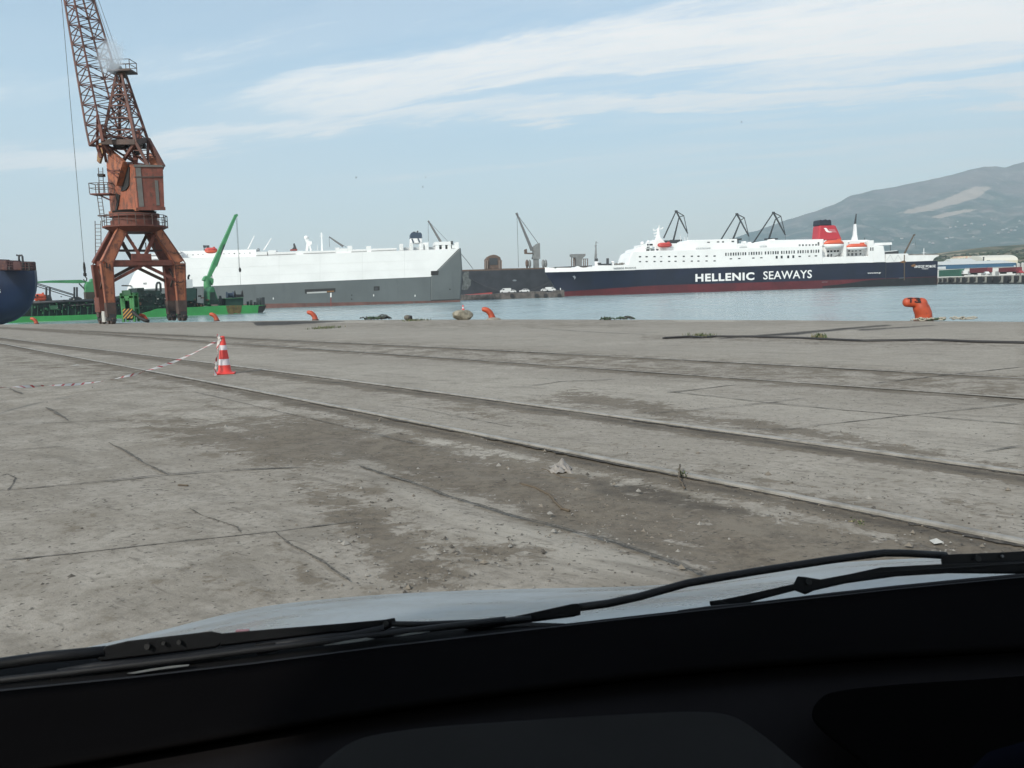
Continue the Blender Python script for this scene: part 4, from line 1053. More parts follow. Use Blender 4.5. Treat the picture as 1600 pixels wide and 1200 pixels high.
    m = MB(); m.bar(S.v(1303, 402, 2.2), S.v(1314, 396.5, 2.2), .6, .3); m.bar(S.v(1304, 400.6, 2.2), S.v(1315, 395, 2.2), .12); m.build('stair', SHIPGREY, root)
    for x0, x1, yy in ((1287, 1317.5, 403), (1323, 1356, 401)):
        m = MB()
        for i in range(13):
            px = x0 + (x1 - x0) * i / 12; m.bar(S.v(px, yy - 1.2, .2), S.v(px, yy - 4.2, .2), .09)
        for k in (1.4, 2.8, 4.2): m.bar(S.v(x0, yy - k, .2), S.v(x1, yy - k, .2), .08)
        m.build('bay_railing', SHIPGREY, root)
    # rafts, lockers along the upper deck
    for px, py in ((1093, 388.2), (1104.5, 387.8), (1161, 386), (1192.6, 385)):
        m = MB(); c = S.v(px, py, 1.8); m.tube([c + Vector((-2.0, 0, 0)), c + Vector((-1.7, 0, 0)), c + Vector((1.7, 0, 0)), c + Vector((2.0, 0, 0))], [.35, .65, .65, .35], 10); m.build('life_raft', plain('raft_grey', (.5, .52, .52), .5), root, auto=40)
    m = MB()
    for i in range(70):
        px = 1042 + i * 3.4
        if 1285 < px: break
        m.bar(S.v(px, 391.0 - (px - 1042) * .0308, .3), S.v(px, 388.2 - (px - 1042) * .0308, .3), .07)
    m.bar(S.v(1042, 388.2, .3), S.v(1283, 380.9, .3), .09); m.bar(S.v(1042, 389.6, .3), S.v(1283, 382.3, .3), .07); m.build('deck_railing', WHITE, root)
    m = MB()
    for px, py in ((1164, 378.2), (1172, 379.5), (1205, 375.3), (1209, 374.8), (1070, 380.5)):
        S.pix(m, px - 2, py - 1.5, px + 2, py + 1.5, 8, 12)
    m.build('deck_box', WHITE, root, bevel=.1)
    # funnel
    fm = MB(); yb0, yb1 = B/2 - 4.2, B/2 + 4.2
    fp = S.xz([(1278, 375.5), (1280.3, 352), (1306.3, 351.6), (1316.8, 375.2)], yb0)
    fu = fm.prism(fp, yb0, yb1).build('funnel', REDP, root, bevel=.9)
    m = MB(); m.prism(S.xz([(1280.2, 352.2), (1280.8, 344.2), (1283, 343), (1286, 344), (1291, 342.4), (1294, 344), (1297, 342.8), (1299.3, 344), (1300.2, 352)], yb0), yb0 + .3, yb1 - .3).build('funnel_top', plain('funnel_black', (.012, .014, .024), .5), fu, bevel=.3)
    # emblem on the funnel: a pale swept wing trailing bars
    def decal(name, pts, y, mat, parent):
        return MB().prism(S.xz(pts, y), y - .08, y + .05).build(name, mat, parent)
    em = decal('funnel_emblem', [(1287.2, 357.0), (1288.8, 355.9), (1291.2, 356.4), (1292.6, 357.8), (1293.4, 359.6), (1296, 361.6), (1299.2, 361.9), (1300.6, 362.8), (1296, 363.3), (1292, 362.6), (1289.6, 360.6), (1289.2, 358.8)], yb0 - .02, LETTER, fu)
    pk = plain('emblem_pink', (.62, .32, .34), .5)
    for k, (a, b) in enumerate((((1294.6, 358.4), (1304.5, 358.6)), ((1295.3, 359.8), (1305.2, 360)), ((1296.2, 361.2), (1306, 361.4)), ((1299.5, 362.4), (1307.2, 362.6)))):
        decal('emblem_bar', [(a[0], a[1] - .25), (b[0], b[1] - .25), (b[0] + .3, b[1] + .3), (a[0], a[1] + .3)], yb0 - .02, pk, em)
    # after mast
    m = MB(); m.prism(S.xz([(1330.5, 375.5), (1333.2, 368), (1335, 350), (1336.8, 350), (1338, 366), (1339.3, 375.4)], B/2), B/2 - .8, B/2 + .8)
    am = m.build('aft_mast', WHITE, root)
    m = MB(); m.bar(S.v(1336, 350.2, B/2), S.v(1337.9, 334, B/2), .95, .95, .4, .4); m.build('mast_top', DKGREY, am)
    m = MB(); m.bar(S.v(1351, 371.5, 7), S.v(1350.6, 382, 7), .25); m.bar(S.v(1322, 378, 2), S.v(1322.3, 386, 2), .25); m.build('davit_post', DKGREY, root)
    for x0, x1, py in ((1288, 1317, 377), (1323.5, 1354.5, 379)):
        for px in (x0 + 2.5, x1 - 2.5):
            m = MB(); m.bar(S.v(px, py + 12, 2.6), S.v(px, py - 1, 2.2), .5); m.bar(S.v(px, py - 1, 2.2), S.v(px, py - 1.4, -.6), .45); m.build('davit', WHITE, root)
    # stern
    z0 = lambda x: 407.5 + (1460 - x) * .034
    MB().prism(S.xz([(1383.6, z0(1383.6)), (1384.5, 397), (1418, 396), (1419.5, 398.8), (1440, 398.6), (1466.5, 398.4), (1466.8, 399.6), (1459.5, 403.5), (1457.5, 407.4)]), -.02, B).build('stern_bulwark', WHITE_R, root)
    MB().prism(S.xz([(1365, 383.2), (1365, 379.5), (1395, 378.4), (1395.5, 382.2), (1381, 383)], 0), 1, B - 1).build('aft_canopy', WHITE, root)
    m = MB(); m.prism(S.xz([(1380, 394.2), (1380, 393), (1403.5, 390.5), (1404, 392)], 0), 1, B - 1); m.build('aft_awning', plain('raft_grey', (0, 0, 0)), root)
    m = MB()
    for px in (1391, 1401): m.bar(S.v(px, 381 if px < 1395 else 391, 2), S.v(px, 397, 2), .2)
    m.build('awning_post', DKGREY, root)
    MB().prism(S.xz([(1383.5, 397.6), (1383.5, 392.9), (1404, 391.6), (1404, 396.9)], 1.5), 1.5, B - 1.5).build('aft_deck_shade_block', DKGREY, root)  # dark block painting the shade under the awning
    m = MB(); m.bar(S.v(1413.2, 396, 3), S.v(1428.2, 366.5, 3), .75, .75, .5, .5); m.bar(S.v(1428.2, 366.2, 3), S.v(1428.8, 368, 3), .9)
    jb = m.build('stores_crane', plain('crane_brown', (.10, .075, .05), .7), root)
    m = MB(); m.bar(S.v(1413, 398, -.15), S.v(1413, 438, -.15), .35); m.build('crane_post', plain('crane_brown', (0, 0, 0)), root)
    m = MB(); m.tube([S.v(1428.6, 367, 3), S.v(1431.5, 388, 3)], .05, 5); m.build('crane_wire', CABLE, jb)
    m = MB()
    for a, b in (((1385, 407), (1391, 398)), ((1391, 398), (1397, 409)), ((1397, 409), (1403, 398)), ((1403, 398), (1409, 408))): m.bar(S.v(*a, -.1), S.v(*b, -.1), .13)
    m.build('side_ladder', plain('raft_grey', (0, 0, 0)), root)
    m = MB(); m.bar(S.v(1384, 409.5, -.06), S.v(1384, 437, -.06), .22); m.build('hull_seam', DKGREY, hull)
    m = MB(); m.bar(S.v(1443.5, 388, 8), S.v(1443.5, 398.5, 8), .25); m.bar(S.v(1440, 395, 8), S.v(1447, 394.6, 8), .12); m.build('stern_mast', WHITE, root)
    m = MB()
    for i in range(22):
        px = 1420 + i * 2.1; S.pix(m, px, 398.6 - random.uniform(.8, 2.6), px + 1.2, 398.8, 6 + random.random() * 8, 16)
    m.build('stern_gear', plain('gear_mixed', (0, 0, 0)), root)
    decal('rust_stain', [(1423, 415.5), (1426, 413.4), (1430, 412.2), (1430.6, 416.6), (1426, 417)], -.03, plain('rust_patch', (.20, .10, .04), .8), hull)
    decal('rust_stain', [(1405, 409.6), (1413, 406.5), (1416, 409.4), (1412, 411)], -.03, plain('rust_patch', (0, 0, 0)), root)
    for pts in ([(1284, 440.5), (1293, 440.2), (1293, 440.8), (1284, 441.1)], [(1405, 434.2), (1413, 433.9), (1413, 434.5), (1405, 434.8)]):
        decal('scrape', pts, -.03, plain('scrape_grey', (.20, .22, .24), .6), hull)
    decal('anchor', [(894.5, 432), (897.5, 430.5), (899, 432.6), (899.8, 431.5), (899, 435), (897.5, 437.2), (897, 434)], 3.2, plain('scrape_grey', (0, 0, 0)), hull)
    # lettering
    def word(txt, x0, x1, ybase, ytop, bold, mat, y=-.04, sp=1.0, name='lettering', par=root):
        (xa, za), (xb, zb_) = S.at(x0, ybase, 0), S.at(x1, ybase - (x1 - x0) * .0305, 0); z2 = S.at(x0, ytop, 0)[1]
        o = text_mesh(name, txt, 1.0, mat, par, (0, 0, 0), bold=0.0 if bold < 0 else bold, spacing=sp, depth=.05)
        co = np.array([v.co[:] for v in o.data.vertices]); mn, mx = co.min(0), co.max(0)
        sx = (xb - xa) / (mx[0] - mn[0]); sz = (z2 - za) / (mx[1] - mn[1])
        o.scale = (sx, sz, 1); ang = math.atan2(zb_ - za, xb - xa); o.rotation_euler = (R(90), -ang * 0, 0)
        o.location = (xa - mn[0] * sx, y, za - mn[1] * sz); return o
    word('HELLENIC', 1086.6, 1178.6, 440.4, 428.0, .034, LETTER, sp=1.12)
    word('SEAWAYS', 1192.6, 1268.4, 436.8, 424.0, .010, LETTER, sp=1.04)
    word('NISSOS RODOS', 959, 993.8, 420.6, 418.0, .004, INK, y=-.10, par=root, sp=1.05)
    word('www.hsw.gr', 1355.5, 1376.5, 428.4, 425.4, .012, LETTER)
    word('\u039d\u0397\u03a3\u039f\u03a3 \u03a1\u039f\u0394\u039f\u03a3', 1428.5, 1462, 418.6, 414.8, .02, LETTER)
    word('\u03a1\u039f\u0394\u039f\u03a3', 1440.5, 1450.5, 420.9, 419.2, .0, LETTER)
    return S
FERRY = build_ferry()
def lifeboat(S, x0, x1, ytop, ymid, ybot, y, top, bottom, label, grp='lifeboats on the moored ships'):
    """closed boat hung on the ship's side: hull and cover"""
    a = S.v(x0, ymid, y); b = S.v(x1, ymid, y); L = (b - a).length; zt = S.v((x0+x1)/2, ytop, y).z - a.z; zb = S.v((x0+x1)/2, ybot, y).z - a.z
    c = (a + b) / 2
    wm = S.root.matrix_world if False else Matrix.Translation(S.o) @ Matrix.Rotation(math.atan2(S.x.y, S.x.x), 4, 'Z')
    t = thing('lifeboat', wm @ Vector((c.x, c.y, S.v((x0+x1)/2, ymid, y).z)), label, 'lifeboat', grp, math.atan2(S.x.y, S.x.x))
    zt = S.v((x0+x1)/2, ytop, y).z - S.v((x0+x1)/2, ymid, y).z; zb = S.v((x0+x1)/2, ybot, y).z - S.v((x0+x1)/2, ymid, y).z
    W_ = L * .17
    def ringset(z0, z1, pw):
        r = []
        for i in range(15):
            u = -1 + 2 * i / 14; e = max(1 - abs(u) ** 3.2, .05); w = W_ * e
            r.append([Vector((u * L / 2, math.cos(th) * w, (z1 * math.sin(th) ** pw * (e ** .35)) if z1 > 0 else (z1 * abs(math.sin(th)) ** pw * (e ** .5)))) for th in np.linspace(0, math.pi, 9)])
        return r
    m = MB(); m.loft(ringset(0, zb, .8)); m.build('boat_hull', bottom, t, smooth=True)
    m = MB(); m.loft(ringset(0, zt, .8)); cv = m.build('canopy', top, t, smooth=True)
    m = MB(); m.box(L * .18, L * .34, -W_ * .45, W_ * .45, zt * .75, zt * 1.25); m.build('conning_hood', top, cv, bevel=.12)
    m = MB()
    for i in range(15):
        pass
    return t
lifeboat(FERRY, 1027.4, 1049.8, 379.0, 383.2, 386.8, 1.2, LBRED, LBRED, 'small red lifeboat behind the ferry bridge, under its white mast')
lifeboat(FERRY, 1287.2, 1318.2, 375.0, 381.6, 388.6, -.3, LBORANGE, WHITE, 'orange topped white lifeboat hanging below the red funnel of the ferry')
lifeboat(FERRY, 1322.6, 1354.8, 380.6, 386.2, 391.4, -.3, LBORANGE, WHITE, 'orange topped white lifeboat hanging below the aft mast of the ferry')
# ------------------------------------------------------------------ car carrier
RGREY = paint('carrier_grey', (.105, .120, .122), rust=.06, rustcol=(.12, .09, .08), rough=.5, scale=.04, var=.12, streak=True)
RBOOT = paint('carrier_rust_belt', (.13, .062, .052), rust=.35, rustcol=(.085, .095, .095), rough=.7, scale=.10, var=.3, streak=True)
CWHITE = paint('carrier_white', (.80, .80, .785), rust=.035, rustcol=(.60, .53, .44), rough=.5, scale=.05, var=.05, streak=False)
def build_carrier():
    S = Side(W(188, 489), W(719, 471.6), 'car_carrier', 'huge white and grey slab sided car carrier ship moored across the harbour', 'ship'); root = S.root; B = 30.0
    # bow is pulled in towards the centre line
    def shape(pts, name, mat, y0=0.0, y1=B, bow_x=None):
        m = MB(); xz = S.xz(pts); return m.prism(xz, y0, y1).build(name, mat, root)
    gl = lambda x: 446.9 - (x - 330) * (14.6 / 343)           # white / grey line
    xa = S.at(186, 450)[0]; xb = S.at(260, 450)[0]
    def ybow(x, k=1.0): t = np.clip((x - xa) / (xb - xa), 0, 1); return B / 2 * (1 - t) ** 2 * .95 * k
    def strip(rows, name, mat):
        """rows: list of pixel polylines sampled at the same columns, bottom to top"""
        cols = [r[0] for r in rows[0]]; near = [[S.at(*p) for p in r] for r in rows]; m = MB(); rings = []
        for i in range(len(cols)):
            ring = [Vector((near[j][i][0], ybow(near[j][i][0]), near[j][i][1])) for j in range(len(rows))]
            ring += [Vector((v.x, B - v.y, v.z)) for v in reversed(ring)]
            rings.append(ring)
        return m.loft(rings).build(name, mat, root, auto=30)
    cols = [184, 190, 198, 207, 218, 230, 245, 260, 290, 330, 400, 476, 530, 600, 673]
    topy = lambda x: np.interp(x, [184, 190, 205, 230, 249, 262, 279, 290, 340, 402, 474, 560, 630, 715], [449, 441, 421, 408, 404, 398, 393, 392.4, 399.2 - 7.4, 400 - 8, 397 - 7.4, 393.5 - 5.6, 391 - 6, 386.5 - 6])
    deck = lambda x: np.interp(x, [184, 190, 205, 230, 249, 265, 290, 402, 474, 560, 630, 690, 715], [449, 440, 420, 409, 405, 401, 403, 400.4, 397.3, 394.4, 391, 389.6, 388.6])
    bot = lambda x: np.interp(x, [184, 719], [489.2, 471.6])
    strip([[(x, max(gl(x), deck(x) + .3)) for x in cols], [(x, deck(x)) for x in cols]], 'upper_hull', CWHITE)
    m = MB()
    MB().prism(S.xz([(673, gl(673)), (673, deck(673)), (700, 389.0), (717, 388.2)]), 0, B).build('upper_hull', CWHITE, root)
    gc = [186, 195, 207, 218, 230, 245, 260, 290, 330, 400, 476, 530, 600, 673]
    low = lambda x: max(gl(x) + .1, np.interp(x, [186, 200, 215], [gl(186) + .6, 468, bot(215) - 3.4])) if x < 215 else bot(x) - 7.0 + (x - 415) / 300 * 4.6
    hull = strip([[(x, low(x)) for x in gc], [(x, gl(x)) for x in gc]], 'lower_hull', RGREY)
    MB().prism(S.xz([(673, low(673)), (673, gl(673)), (717.5, 388.4), (720.2, 386.5), (722.5, 420), (719.5, 468.5)]), 0, B).build('stern_quarter', RGREY, root, bevel=.6)
    bc = [200, 230, 260, 330, 415, 530, 620, 673, 719]
    strip([[(x, bot(x) + 4) for x in bc], [(x, (low(x) if x < 700 else low(673) - 1.5)) for x in bc]], 'boot_top', RBOOT)
    # plate seams, a few millimetres proud
    m = MB()
    for px in (372, 436, 500, 566, 632): m.bar(S.v(px, deck(px) + .5, -.02), S.v(px, gl(px) - .3, -.02), .07, .03)
    for fr_ in (.38, .70): m.bar(S.v(300, deck(300) + fr_ * (gl(300) - deck(300)), -.02), S.v(672, deck(672) + fr_ * (gl(672) - deck(672)), -.02), .07, .03)
    m.build('plate_seam', plain('seam_white', (.60, .60, .585), .6), root)
    # openings in the side
    def inset(name, pts, mat, d=.06, parent=root): return MB().prism(S.xz(pts), -d, .1).build(name, mat, parent)
    inset('quarter_opening', [(673.3, 423.5), (685.6, 423), (684.8, 429.8), (673.3, 430.2)], BLACKISH, .05)
    d_ = inset('side_door', [(476, 452.2), (524, 450.2), (524, 456.4), (519, 457), (478.5, 459), (476.5, 458.6)], BLACKISH)
    inset('door_ramp', [(479.5, 456.4), (510.5, 455.0), (510.5, 457.4), (479.5, 458.8)], plain('ramp_grey', (.42, .43, .42), .6), .12, d_)
    inset('door_gear', [(511, 454.6), (522, 454), (522, 456), (511, 456.8)], plain('rust_patch', (0, 0, 0)), .12, d_)
    p_ = inset('pilot_door', [(584, 447.6), (593, 447.2), (593, 453.8), (584, 454.2)], BLACKISH)
    inset('door_inside', [(585.6, 449.5), (590, 449), (590, 453), (585.6, 453.4)], DKGREY, .1, p_)
    inset('draught_mark', [(516, 457.6), (518, 457.5), (518, 464.4), (516, 464.5)], LETTER, .1); inset('draught_stripe', [(516.4, 464.5), (517.4, 464.5), (517.6, 478), (516.6, 478)], plain('stripe_red', (.25, .05, .04), .6), .1)
    for px, py in ((427, 466.5), (583.8, 461.6), (648.5, 462)):
        inset('tug_mark', [(px - .6, py - 1.5), (px + .6, py - 1.5), (px + .6, py + 1.5), (px - .6, py + 1.5)], LETTER, .1)
    for px, py in ((549.5, 461.2), (549.5, 467.4), (703, 452)):
        inset('drain_hole', [(px - .9, py - .9), (px + .9, py - .9), (px + .9, py + .9), (px - .9, py + .9)], BLACKISH, .1)
    # deck houses, ventilator trunks and parapets
    def blk(name, x0, y0, x1, y1, ya, yb, mat=WHITE, par=root): m = MB(); S.pix(m, x0, y0, x1, y1, ya, yb, min(ya, 8)); return m.build(name, mat, par)
    for x0, y0, x1, y1 in ((264, 392.5, 282, 404), (400, 393.2, 417, 401), (419, 391, 431.5, 400.5), (431, 393.6, 462, 399.4), (462, 392, 473, 398.8), (473, 391.8, 524, 397.6), (524, 386.8, 530.5, 396), (530.5, 388.2, 543, 395.6), (543, 384, 550.5, 395), (550, 389.6, 573, 395), (572.5, 384.4, 580, 394.4), (580, 388, 620, 393.8)):
        blk('vent_house', x0, y0, x1, y1, .6, 14)
    for px in (625, 640.5, 656, 664.6, 681, 690.5, 699.5, 712):
        m = MB(); S.pix(m, px, 381 - (px - 625) * .03, px + 5.4, 391.2 - (px - 625) * .025, .3, 6); m.build('vent_trunk', WHITE_R if px < 645 else WHITE, root, bevel=.15)
    blk('stern_house', 661, 379, 670, 390, 2, 12); blk('stern_roof', 680, 377.6, 707.5, 382.8, .2, 12); blk('aft_house', 706, 380.6, 716, 388, .4, 10); blk('deck_shadow_gap', 628, 386, 705, 390.4, 6, 20, plain('raft_grey', (0, 0, 0)))  # last grey block paints the shadowed gap behind the vent trunks
    m = MB(); S.pix(m, 704.5, 376.6, 708, 382, .1, 1.4); m.build('dark_post', DKGREY, root)
    m = MB()
    for x0, x1 in ((400, 462), (474, 524), (549, 573), (580, 620)):
        m.bar(S.v(x0, deck(x0) - 1.4, .2), S.v(x1, deck(x1) - 1.4, .2), .12); m.bar(S.v(x0, deck(x0) - .7, .2), S.v(x1, deck(x1) - .7, .2), .12)
    m.build('deck_railing', SHIPGREY, root)
    # wheelhouse at the bow, lifeboat deck
    blk('wheelhouse', 231.5, 396.6, 249.5, 404.2, 4, B - 4); m = MB(); S.pix(m, 233, 398, 248.5, 400.5, 3.9, 4.1, 4); m.build('wheelhouse_window', WINDG, root)
    blk('accommodation', 262, 391.2, 400, 402, 5, B - 5, WHITE)
    blk('bridge_wing', 230, 401, 262, 404.4, 1.5, B - 1.5)
    for i in range(16):
        px = 268 + i * 8.1; py = 398.4 - (px - 268) * .03
        if 318 < px < 345: continue
        m = MB(); S.pix(m, px, py, px + random.choice((1.0, 1.6, 2.2)), py + random.uniform(.9, 1.6), 4.9, 5.1, 5); m.build('window', WINDG if i % 3 else DKGREY, root)
    m = MB(); S.pix(m, 317.4, 383.2, 320.6, 386.8, 8, 10); S.pix(m, 322.2, 383.2, 326, 386.8, 8, 10); m.bar(S.v(319, 386, 9), S.v(319, 392, 9), .3); m.bar(S.v(324, 386, 9), S.v(324, 392, 9), .3); m.build('searchlight', DKGREY, root)
    for px, py in ((375, 390.5), (386, 389.5), (402, 388), (377, 393), (392, 391)):
        m = MB(); S.pix(m, px, py, px + 2.6, py + 4, 9, 12); m.build('deck_box', WINDG, root)
    # masts, cranes and funnel
    def boom(name, a, b, w, mat, y=10.0, stay=None):
        m = MB(); m.bar(S.v(*a, y), S.v(*b, y), w, w, w * .6, w * .6); o = m.build(name, mat, root)
        if stay:
            m = MB()
            for p in stay: m.tube([S.v(*b, y), S.v(*p, y)], .06, 4)
            m.build('boom_wire', CABLE, o)
    boom('white_boom', (386.5, 391), (397.4, 368.5), .5, WHITE); boom('white_boom', (412, 391), (424, 372.2), .45, WHITE)
    boom('stores_crane', (536.2, 385.2), (514.2, 370), .85, SHIPGREY and plain('boom_grey', (.13, .13, .13), .6), stay=[(515, 386), (541, 386)])
    boom('stores_crane', (688.6, 378), (669.0, 344.8), 1.0, plain('boom_grey', (0, 0, 0)), stay=[(669.4, 377), (700, 377.5)])
    m = MB(); m.prism(S.xz([(477.2, 392), (478.8, 380), (476.8, 376), (477, 371), (479, 369.6), (481, 371), (482, 376), (487, 377), (487.4, 381), (485, 383), (487, 392), (484.5, 392), (482.5, 383), (481, 392)], 9), 9, 10.4); m.build('radar_mast', WHITE_R, root)
    m = MB(); m.ell(S.v(478.6, 371.5, 9.5), .95, .95, .95, 12, 8); m.build('radome', WHITE, root, smooth=True)
    m = MB(); m.bar(S.v(503.4, 397, 9), S.v(502.4, 363.5, 9), .7, .7, .35, .35); m.bar(S.v(499.5, 369, 9), S.v(505, 368.5, 9), .3); m.bar(S.v(500.5, 365.5, 9), S.v(504, 365.3, 9), .25); m.bar(S.v(496, 383, 9), S.v(496, 397, 9), .12); m.build('signal_mast', WHITE, root)
    m = MB(); m.prism(S.xz([(452.8, 391.6), (454, 389.4), (464, 389), (463.6, 391.4)], 9), 9, 12); m.build('red_cover', plain('stripe_red', (0, 0, 0)), root)
    m = MB(); m.prism(S.xz([(456, 389.5), (458.6, 386), (458, 381), (460, 380), (461.6, 384), (463.6, 389.2)], 9), 9, 10.5); m.build('black_gear', DKGREY, root)
    f = MB(); f.prism(S.xz([(641, 380.6), (641.6, 366), (643, 363.6), (657, 363.4), (659.4, 366), (659.8, 380)], 9), 9, 16); fu = f.build('funnel', WHITE, root, bevel=.4)
    MB().prism(S.xz([(641.2, 372.4), (641.6, 365.4), (643.2, 363.4), (657, 363.2), (659.2, 365.4), (659.6, 372.2)], 9), 8.9, 16.1).build('funnel_band', plain('funnel_navy', (.035, .055, .085), .5), fu)
    MB().prism(S.xz([(645.2, 363.8), (645.4, 361.8), (649.6, 361.8), (649.8, 363.8)], 9), 10, 14).build('funnel_pipe', DKGREY, fu)
    m = MB(); m.tube([S.v(651.5, 364, 12), S.v(652, 362, 12), S.v(653.4, 361, 12)], .3, 8); m.build('exhaust_pipe', DKGREY, fu)
    for a, b in (((643.4, 373), (646, 379.4)), ((653, 372.6), (655.6, 379))):
        m = MB(); m.bar(S.v(*a, 8.9), S.v(*b, 8.9), .5); m.build('funnel_stripe', plain('funnel_navy', (0, 0, 0)), fu)
    # name on the bow
    za = S.at(219, 445.4)[1]; xa_, _ = S.at(220, 445)
    def word(txt, x0, x1, ybase, ytop, mat, off):
        (xA, zA) = S.at(x0, ybase, 0); xB = S.at(x1, ybase, 0)[0]; z2 = S.at(x0, ytop, 0)[1]
        o = text_mesh('ship_name', txt, 1.0, mat, root, (0, 0, 0), depth=.05, bold=.006)
        co = np.array([v.co[:] for v in o.data.vertices]); mn, mx = co.min(0), co.max(0); sx = (xB - xA) / (mx[0] - mn[0]); sz = (z2 - zA) / (mx[1] - mn[1])
        o.scale = (sx, sz, 1); o.location = (xA - mn[0] * sx, off, zA - mn[1] * sz); o.rotation_euler = (R(90), 0, math.atan2(ybow(xB) - ybow(xA), xB - xA))
    word('HOEGH OSAKA', 220.5, 252, 444.6, 441.4, INK, ybow(xa_) - .35)
    inset('hawse_hole', [(189.6, 445.6), (192.6, 445.2), (192.6, 446.8), (189.6, 447.2)], BLACKISH, -ybow(S.at(190, 446)[0]) + .3)
    # mooring line from the stern quarter
    m = MB(); m.tube([S.v(720.6, 397, 4), S.v(730, 408, 30), S.v(739, 420, 60)], .12, 5); m.build('mooring_line', CABLE, root)
    return S
CARRIER = build_carrier()
lifeboat(CARRIER, 319.8, 339.4, 386.8, 391.4, 396.0, .5, LBRED, LBORANGE, 'orange red lifeboat on the side of the white car carrier')

# ------------------------------------------------------------------ dark bulk carrier between them
BHULL = paint('bulker_black', (.026, .028, .034), rust=.12, rustcol=(.060, .048, .042), rough=.6, scale=.08, var=.35, streak=True)
RUSTY = paint('rusty_brown', (.13, .085, .062), rust=.4, rustcol=(.07, .050, .040), rough=.8, scale=.3, var=.3, streak=True)
LGREY = paint('weathered_grey', (.20, .205, .20), rust=.15, rustcol=(.14, .10, .08), rough=.6, scale=.25, var=.2)
def build_bulker():
    a = P(700, 463, 505); a.z = WATER_Z; b = P(930, 455, 520); b.z = WATER_Z
    S = Side(a, b, 'bulk_carrier', 'black hulled bulk carrier lying between the car carrier and the ferry', 'ship'); root = S.root; B = 20.0
    MB().prism(S.xz([(700, 466), (700, 422.6), (790, 419.4), (858, 418.4), (930, 416.4), (930, 460)]), 0, B).build('hull', BHULL, root)
    MB().prism(S.xz([(700, 424.6), (700, 422.2), (858, 417.9), (930, 415.9), (930, 418)]), -.15, B + .15).build('gunwale', RUSTY, root)
    # worn pale scar on the hull
    MB().prism(S.xz([(721, 452), (724, 440), (722, 430), (727, 424.5), (733, 424), (732, 434), (736.5, 438), (735, 446), (730, 452.5), (725, 453)]), -.10, .05).build('hull_scar', paint('scar_paint', (.105, .115, .11), rust=.45, rustcol=(.05, .05, .055), rough=.7, scale=.35, var=.5), root)
    MB().prism(S.xz([(800.5, 438.4), (803, 436.6), (807.5, 437.6), (806, 439.4), (802, 439.4)]), -.10, .05).build('hull_scar', plain('scrape_grey', (0, 0, 0)), root)
    m = MB(); m.bar(S.v(726, 462.6, -2), S.v(769, 458.8, -2), 1.0, 1.6); m.build('red_boot', plain('boot_bright', (.34, .05, .045), .6), root)
    # deck crane
    y = 9.0
    pd = MB(); pd.prism(S.xz([(834, 418.6), (834, 405), (841, 404.6), (841.2, 418.4)], y), y - 2, y + 2); cr = pd.build('crane_pedestal', LGREY, root)
    MB().prism(S.xz([(832.6, 405.2), (831.4, 403), (833, 399), (832.4, 386.4), (835, 383.6), (840, 380.2), (842.4, 380), (843, 404.2), (841, 405)], y), y - 2.4, y + 2.4).build('crane_house', LGREY, cr)
    m = MB(); m.bar(S.v(831.5, 391.5, y), S.v(807.6, 334.2, y), 1.9, 1.6, .8, .8); m.bar(S.v(808.6, 336.8, y), S.v(806.8, 332.6, y), 1.2); m.build('crane_boom', plain('boom_grey', (0, 0, 0)), cr)
    m = MB(); m.tube([S.v(841, 380.4, y), S.v(808, 335, y)], .16, 5); m.tube([S.v(807.7, 335, y), S.v(810.2, 418, y)], .12, 5); m.build('crane_wire', CABLE, cr)
    MB().prism(S.xz([(819.4, 390), (822.4, 389), (823, 395), (831.5, 395), (831.5, 397), (820, 396.8)], y), y - 1.6, y + 1.6).build('crane_cab', RUSTY, cr)
    # grab standing on deck
    y = 6
    g = MB(); g.prism(S.xz([(759.5, 420.4), (759.2, 405.6), (763, 400.8), (768, 398.4), (772, 397.8), (776, 398.6), (781.5, 401.6), (783, 406), (782.6, 420)], y), y, y + 8); gb = g.build('loading_grab', RUSTY, root, bevel=.3)
    for px in (758.4, 761.4, 780.2, 783.2):
        m = MB(); m.bar(S.v(px, 420, y - .6), S.v(px, 406.5, y - .6), .75); m.build('grab_post', plain('post_buff', (.22, .17, .14), .7), gb)
    m = MB(); S.pix(m, 764.5, 403, 777.5, 414, y - .15, y + .2, y); m.build('grab_mouth', DKGREY, gb)
    for px in (823.4, 827.6, 848.8, 852.6):
        m = MB(); m.ell(S.v(px, 411.8, 5), 1.0, 1.0, 2.5, 10, 8); m.bar(S.v(px, 419, 5), S.v(px, 412, 5), .9); m.build('deck_ventilator', LGREY if px > 825 else RUSTY, root, smooth=True)
    # hopper by the foremast of the ferry
    y = 8
    h = MB(); h.prism(S.xz([(893.2, 400.6), (893, 397), (914.8, 396.6), (915, 399.4), (911.4, 402.6), (909.6, 404.4), (909.2, 418), (900.4, 418), (900, 404.8), (897.4, 401.4)], y), y, y + 5); hp = h.build('hopper', LGREY, root)
    for px, py in ((893, 402), (896, 402), (898, 404), (914.5, 405), (918, 405), (912, 404)):
        m = MB(); m.bar(S.v(px, 417.6, y - .4), S.v(px, py, y - .4), .45); m.build('hopper_leg', RUSTY, hp)
    m = MB(); m.bar(S.v(909, 404.6, y - .4), S.v(919, 404.4, y - .4), .4); m.bar(S.v(892, 402, y - .4), S.v(898, 401.6, y - .4), .6); m.build('hopper_beam', LGREY, hp)
    # mooring lines
    for p, q in (((735, 436), (781, 455)), ((866, 437), (822, 455)), ((826, 457), (885, 426))):
        m = MB(); a_, b_ = S.v(*p, -.5), S.v(*q, -9); m.tube([a_, a_.lerp(b_, .5) + Vector((0, 0, -.5)), b_], .11, 5); m.build('mooring_line', CABLE, root)
    return S
BULKER = build_bulker()

